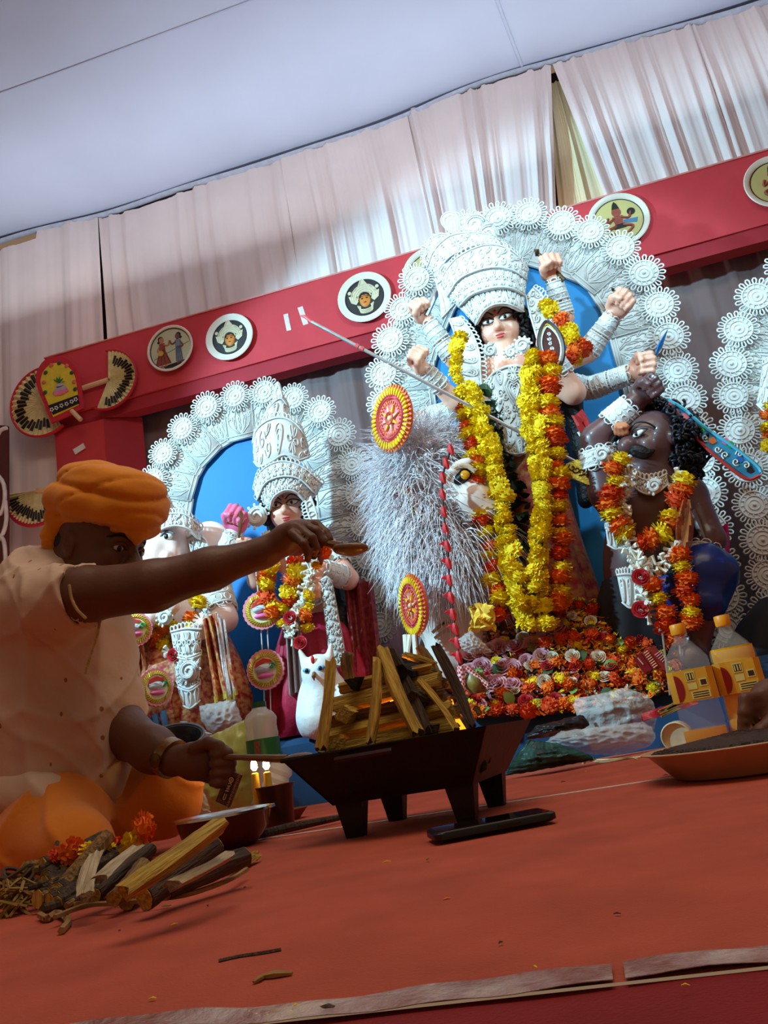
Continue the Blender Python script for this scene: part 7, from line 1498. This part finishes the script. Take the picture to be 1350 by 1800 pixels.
# kurta
def kdisp(X): return -(.009*(1-np.abs(np.sin(17*(X@A(1, .5, .25))+2.6*wav(X, 8, 3))))**3+.006*(1-np.abs(np.sin(24*(X@A(.45, .3, -.8))+3*wav(X, 9, 4))))**4+.004*(1-np.abs(np.sin(40*(X@A(.8, .3, .6))+3*wav(X, 12, 7))))**4)+.003*wav(X, 30, 8)+.0015*wav(X, 90, 9)+.006
K = Body()
K.cap(P(70, 1078, 1.42), P(132, 1056, 1.6), .083, .083, .05); K.chain([P(92, 1075, 1.5), P(86, 1180, 1.5), P(84, 1290, 1.5), P(70, 1400, 1.5)], [.15, .158, .162, .175], .08); K.ell(P(130, 1130, 1.5), (.10, .13, .14), None, .06); K.ell(P(10, 1240, 1.56), (.18, .18, .24), None, .06)
K.cap(LH(0, -.62, -.35), P(112, 1030, YP+.04), .066, .085, .03)
K.chain([P(60, 1066, 1.37), P(105, 1060, 1.345), P(126, 1048, 1.338)], [.085, .072, .066], .03)
K.chain([sL, P(168, 1165, 1.6), P(200, 1238, 1.53)], [.075, .072, .068], .03); K.chain([P(140, 1110, 1.55), P(168, 1195, 1.55)], [.08, .07], .04)
K.cap(P(136, 1046, 1.337), P(200, 1028, 1.333), .050, .048, .003) if False else None
K.cap(P(128, 1048, 1.338), P(150, 1044, 1.336), .0585, .0565, .008, ) if False else None
K.ell(P(144, 1043, 1.336), (.012, .058, .056), rotz(.0), .006, sub=True)
K.build('kurta', m_kur, PR, .0052, kdisp, .022)
# kurta hem lying over the lap
K = Body(); K.chain([P(20, 1395, 1.36), P(80, 1405, 1.36), P(130, 1400, 1.42)], [.05, .045, .04], .03); K.build('kurta_hem', m_kur, PR, .006, kdisp, .022)
# dhoti
def ddisp(X): return -(.014*(1-np.abs(np.sin(22*(X@A(.5, .2, -.9))+3*wav(X, 7, 4))))**3+.009*(1-np.abs(np.sin(30*(X@A(.8, .1, .6))+3*wav(X, 8, 5))))**4)+.003*wav(X, 30, 6)+.005
Dh = Body()
Dh.chain([P(60, 1420, 1.58), P(180, 1385, 1.62), P(280, 1392, 1.60), P(304, 1408, 1.585)], [.12, .088, .072, .060], .05); Dh.chain([P(290, 1400, 1.60), P(220, 1440, 1.56), P(150, 1470, 1.50)], [.060, .060, .055], .04)
Dh.chain([P(20, 1450, 1.50), P(90, 1468, 1.38), P(128, 1488, 1.31)], [.13, .088, .062], .05); Dh.chain([P(128, 1488, 1.31), P(60, 1500, 1.36), P(-20, 1510, 1.42)], [.062, .06, .06], .04); Dh.ell(A(P(20, 1480, 1.55)[0], 1.55, .08), (.25, .2, .085), None, .05)
Dh.build('dhoti', m_dho, PR, .006, ddisp, .022)
# wrist watch, bead chain, thread
wd = nrm(wL-P(270, 1318, 1.475)); wc_ = P(299, 1332, 1.463); Rw = frame(wd)
t = thing('wrist_watch', 'metal wrist watch on the arm beside the printed box', 'watch', wc_); mb = MB(); mb.lathe(wc_, [(.035, -.010), (.038, -.010), (.0385, 0), (.038, .010), (.035, .010)], 28, Rw); mb.build('band', M('watch_metal', (150, 120, 80), .3, .2, 200, metal=.8), t)
mb = MB(); nd = nrm(-FW-wd*np.dot(-FW, wd)); mb.lathe(wc_+nd*.037, [(.001, -.002), (.013, -.002), (.014, .003), (.001, .005)], 20, frame(nd)); mb.build('dial', M('watch_dial', (96, 70, 40), .2, metal=.6), t)
m_gch = M('bead_chain', (190, 160, 110), .35, .2, 80, metal=.6)
t = thing('bead_chain', 'thin beaded chain hanging over the kurta front and sleeve', 'necklace', P(150, 1180, 1.33)); r = random.Random(3)
for nm, l, Y0, Y1 in (('sleeve_chain', [(122, 1030), (126, 1052), (136, 1072), (150, 1086)], 1.262, 1.27), ('neck_chain', [(176, 1092), (170, 1120), (160, 1150), (150, 1182)], 1.36, 1.345)):
    q = spline([P(x, y, Y0+(Y1-Y0)*i/3) for i, (x, y) in enumerate(l)], 24); mb = MB()
    for p in q: mb.ell(p, .0032, None, 6, 4)
    mb.tube(q, .0012, 4); mb.build(nm, m_gch, t)['kind'] = 'stuff'
# ladle in the near hand with petals
a = P(556, 952, 1.385); b = P(600, 960, 1.38); c = P(616, 964, 1.378); t = thing('wooden_ladle', 'worn wooden ladle held out over the fire by the raised hand', 'ladle', a); m_lw = M('oily_wood', (112, 82, 42), .4, .2, 30, .1, 40, coat=.3); mb = MB()
mb.tube([a, b], [.007, .009], 8); mb.build('handle', m_lw, t); L = Body(); L.ell(c, (.034, .022, .013), roty(.16), .01); L.cap(b, c, .010, .012, .01); L.ell(c+A(0, 0, .010), (.026, .016, .010), roty(.16), .004, sub=True); L.build('bowl', m_lw, t, .003)
GP = 'offering petals in the fingers'
for k, (x, y, me, sz, lab) in enumerate(((560, 982, ME_ROSEP, .014, 'pink blossom pinched under the ladle fingers'), (572, 972, ME_O[0], .012, 'orange marigold pinched under the ladle'), (556, 994, ME_Y[0], .010, 'yellow petal tuft at the fingertips'), (548, 974, ME_D[0], .009, 'dark orange petal tuft between the fingers'))):
    tag(put('offering_flower', me, None, m4(P(x, y, 1.362), rR(random.Random(k)), sz)), lab, 'flower', GP)
# second ladle whose handle the lower hand holds
a = P(392, 1330, 1.415); b = P(505, 1334, 1.40); t = thing('wooden_ladle', 'wooden ladle handle from the lower hand to the brazier rim', 'ladle', a); mb = MB(); mb.tube([a, a+(b-a)*.5, b], [.005, .006, .008], 8); mb.build('handle', m_lw, t); mb = MB(); mb.ell(b+A(.02, 0, .0), (.03, .018, .007), None, 12, 6); mb.build('bowl', m_lw, t)
# printed card box held under the fist
F = Flat(P(402, 1386, 1.418), PX(402, 1386, 1.418)*29, math.radians(-31)); t = thing('printed_box', 'small reddish printed card box held under the lower fist', 'box', F.c); mb = MB(); F.poly(mb, [(-.50, -1), (.44, -1), (.44, 1), (-.50, 1)], -.008, .008); mb.build('box', M('card_red_brown', (120, 62, 44), .5, .3, 120, c2=(86, 40, 32)), t, False)
mb = MB(); F.poly(mb, [(.24*math.cos(a_)-.03, (.62 if math.sin(a_) > 0 else -.62)+.16*math.sin(a_)) for a_ in np.linspace(0, 6.283, 21)[:-1]], .0004, .0008); mb.build('title_panel', M('card_dark', (50, 26, 24), .5), t, False)
mb = MB(); F.ring(mb, -.03, .52, .13, .0011, .0016, 14); mb.build('printed_ring', M('card_cream', (216, 176, 120), .5), t); mb = MB(); F.disc(mb, -.03, .52, .05, .0012, .0008, 8); mb.build('printed_dot', M('card_gold', (230, 190, 80), .5), t, False)
for k, l in enumerate(([(-.12, .26), (.02, .34), (.08, .24)], [(-.12, .1), (.06, .16), (-.1, -.06), (.08, .0)], [(-.14, -.2), (.08, -.14)], [(-.08, -.34), (-.08, -.66), (.04, -.66), (.04, -.34)])): mb = MB(); F.stroke(mb, l, .0010, .0014, 4); mb.build('printed_letter', M('card_cream', (216, 176, 120), .5), t)
for k in range(10): v = -.9+.2*k; mb = MB(); F.ring(mb, .34, v, .06, .0008, .001, 8, 4); mb.build('printed_curl', M('card_rust', (190, 120, 90), .5), t)
# another hand entering at the right edge, over the grain pan
B = Body(); wq = P(1396, 1235, 1.50); B.chain([P(1900, 1000, 1.9), P(1516, 1140, 1.56), wq], [.05, .045, .032], .01); B.ell(P(1361, 1240, 1.49), (.04, .03, .045), None, .014)
for i in range(4): y = 1222+16*i; B.chain([P(1340, y, 1.48), P(1316-4*abs(i-1.5), y+8, 1.465), P(1308, y+32, 1.455), P(1314, y+52, 1.46)], [.0115, .011, .010, .008], .004)
B.chain([P(1366, 1260, 1.46), P(1338, 1286, 1.44), P(1324, 1300, 1.442)], [.014, .012, .009], .006)
o = B.mesh('person', m_bsk, .0045); pe = thing('person', 'hand of a second person reaching over the grain pan at right edge', 'person', P(1400, 1300, 1.49)); put('hand', o, pe)
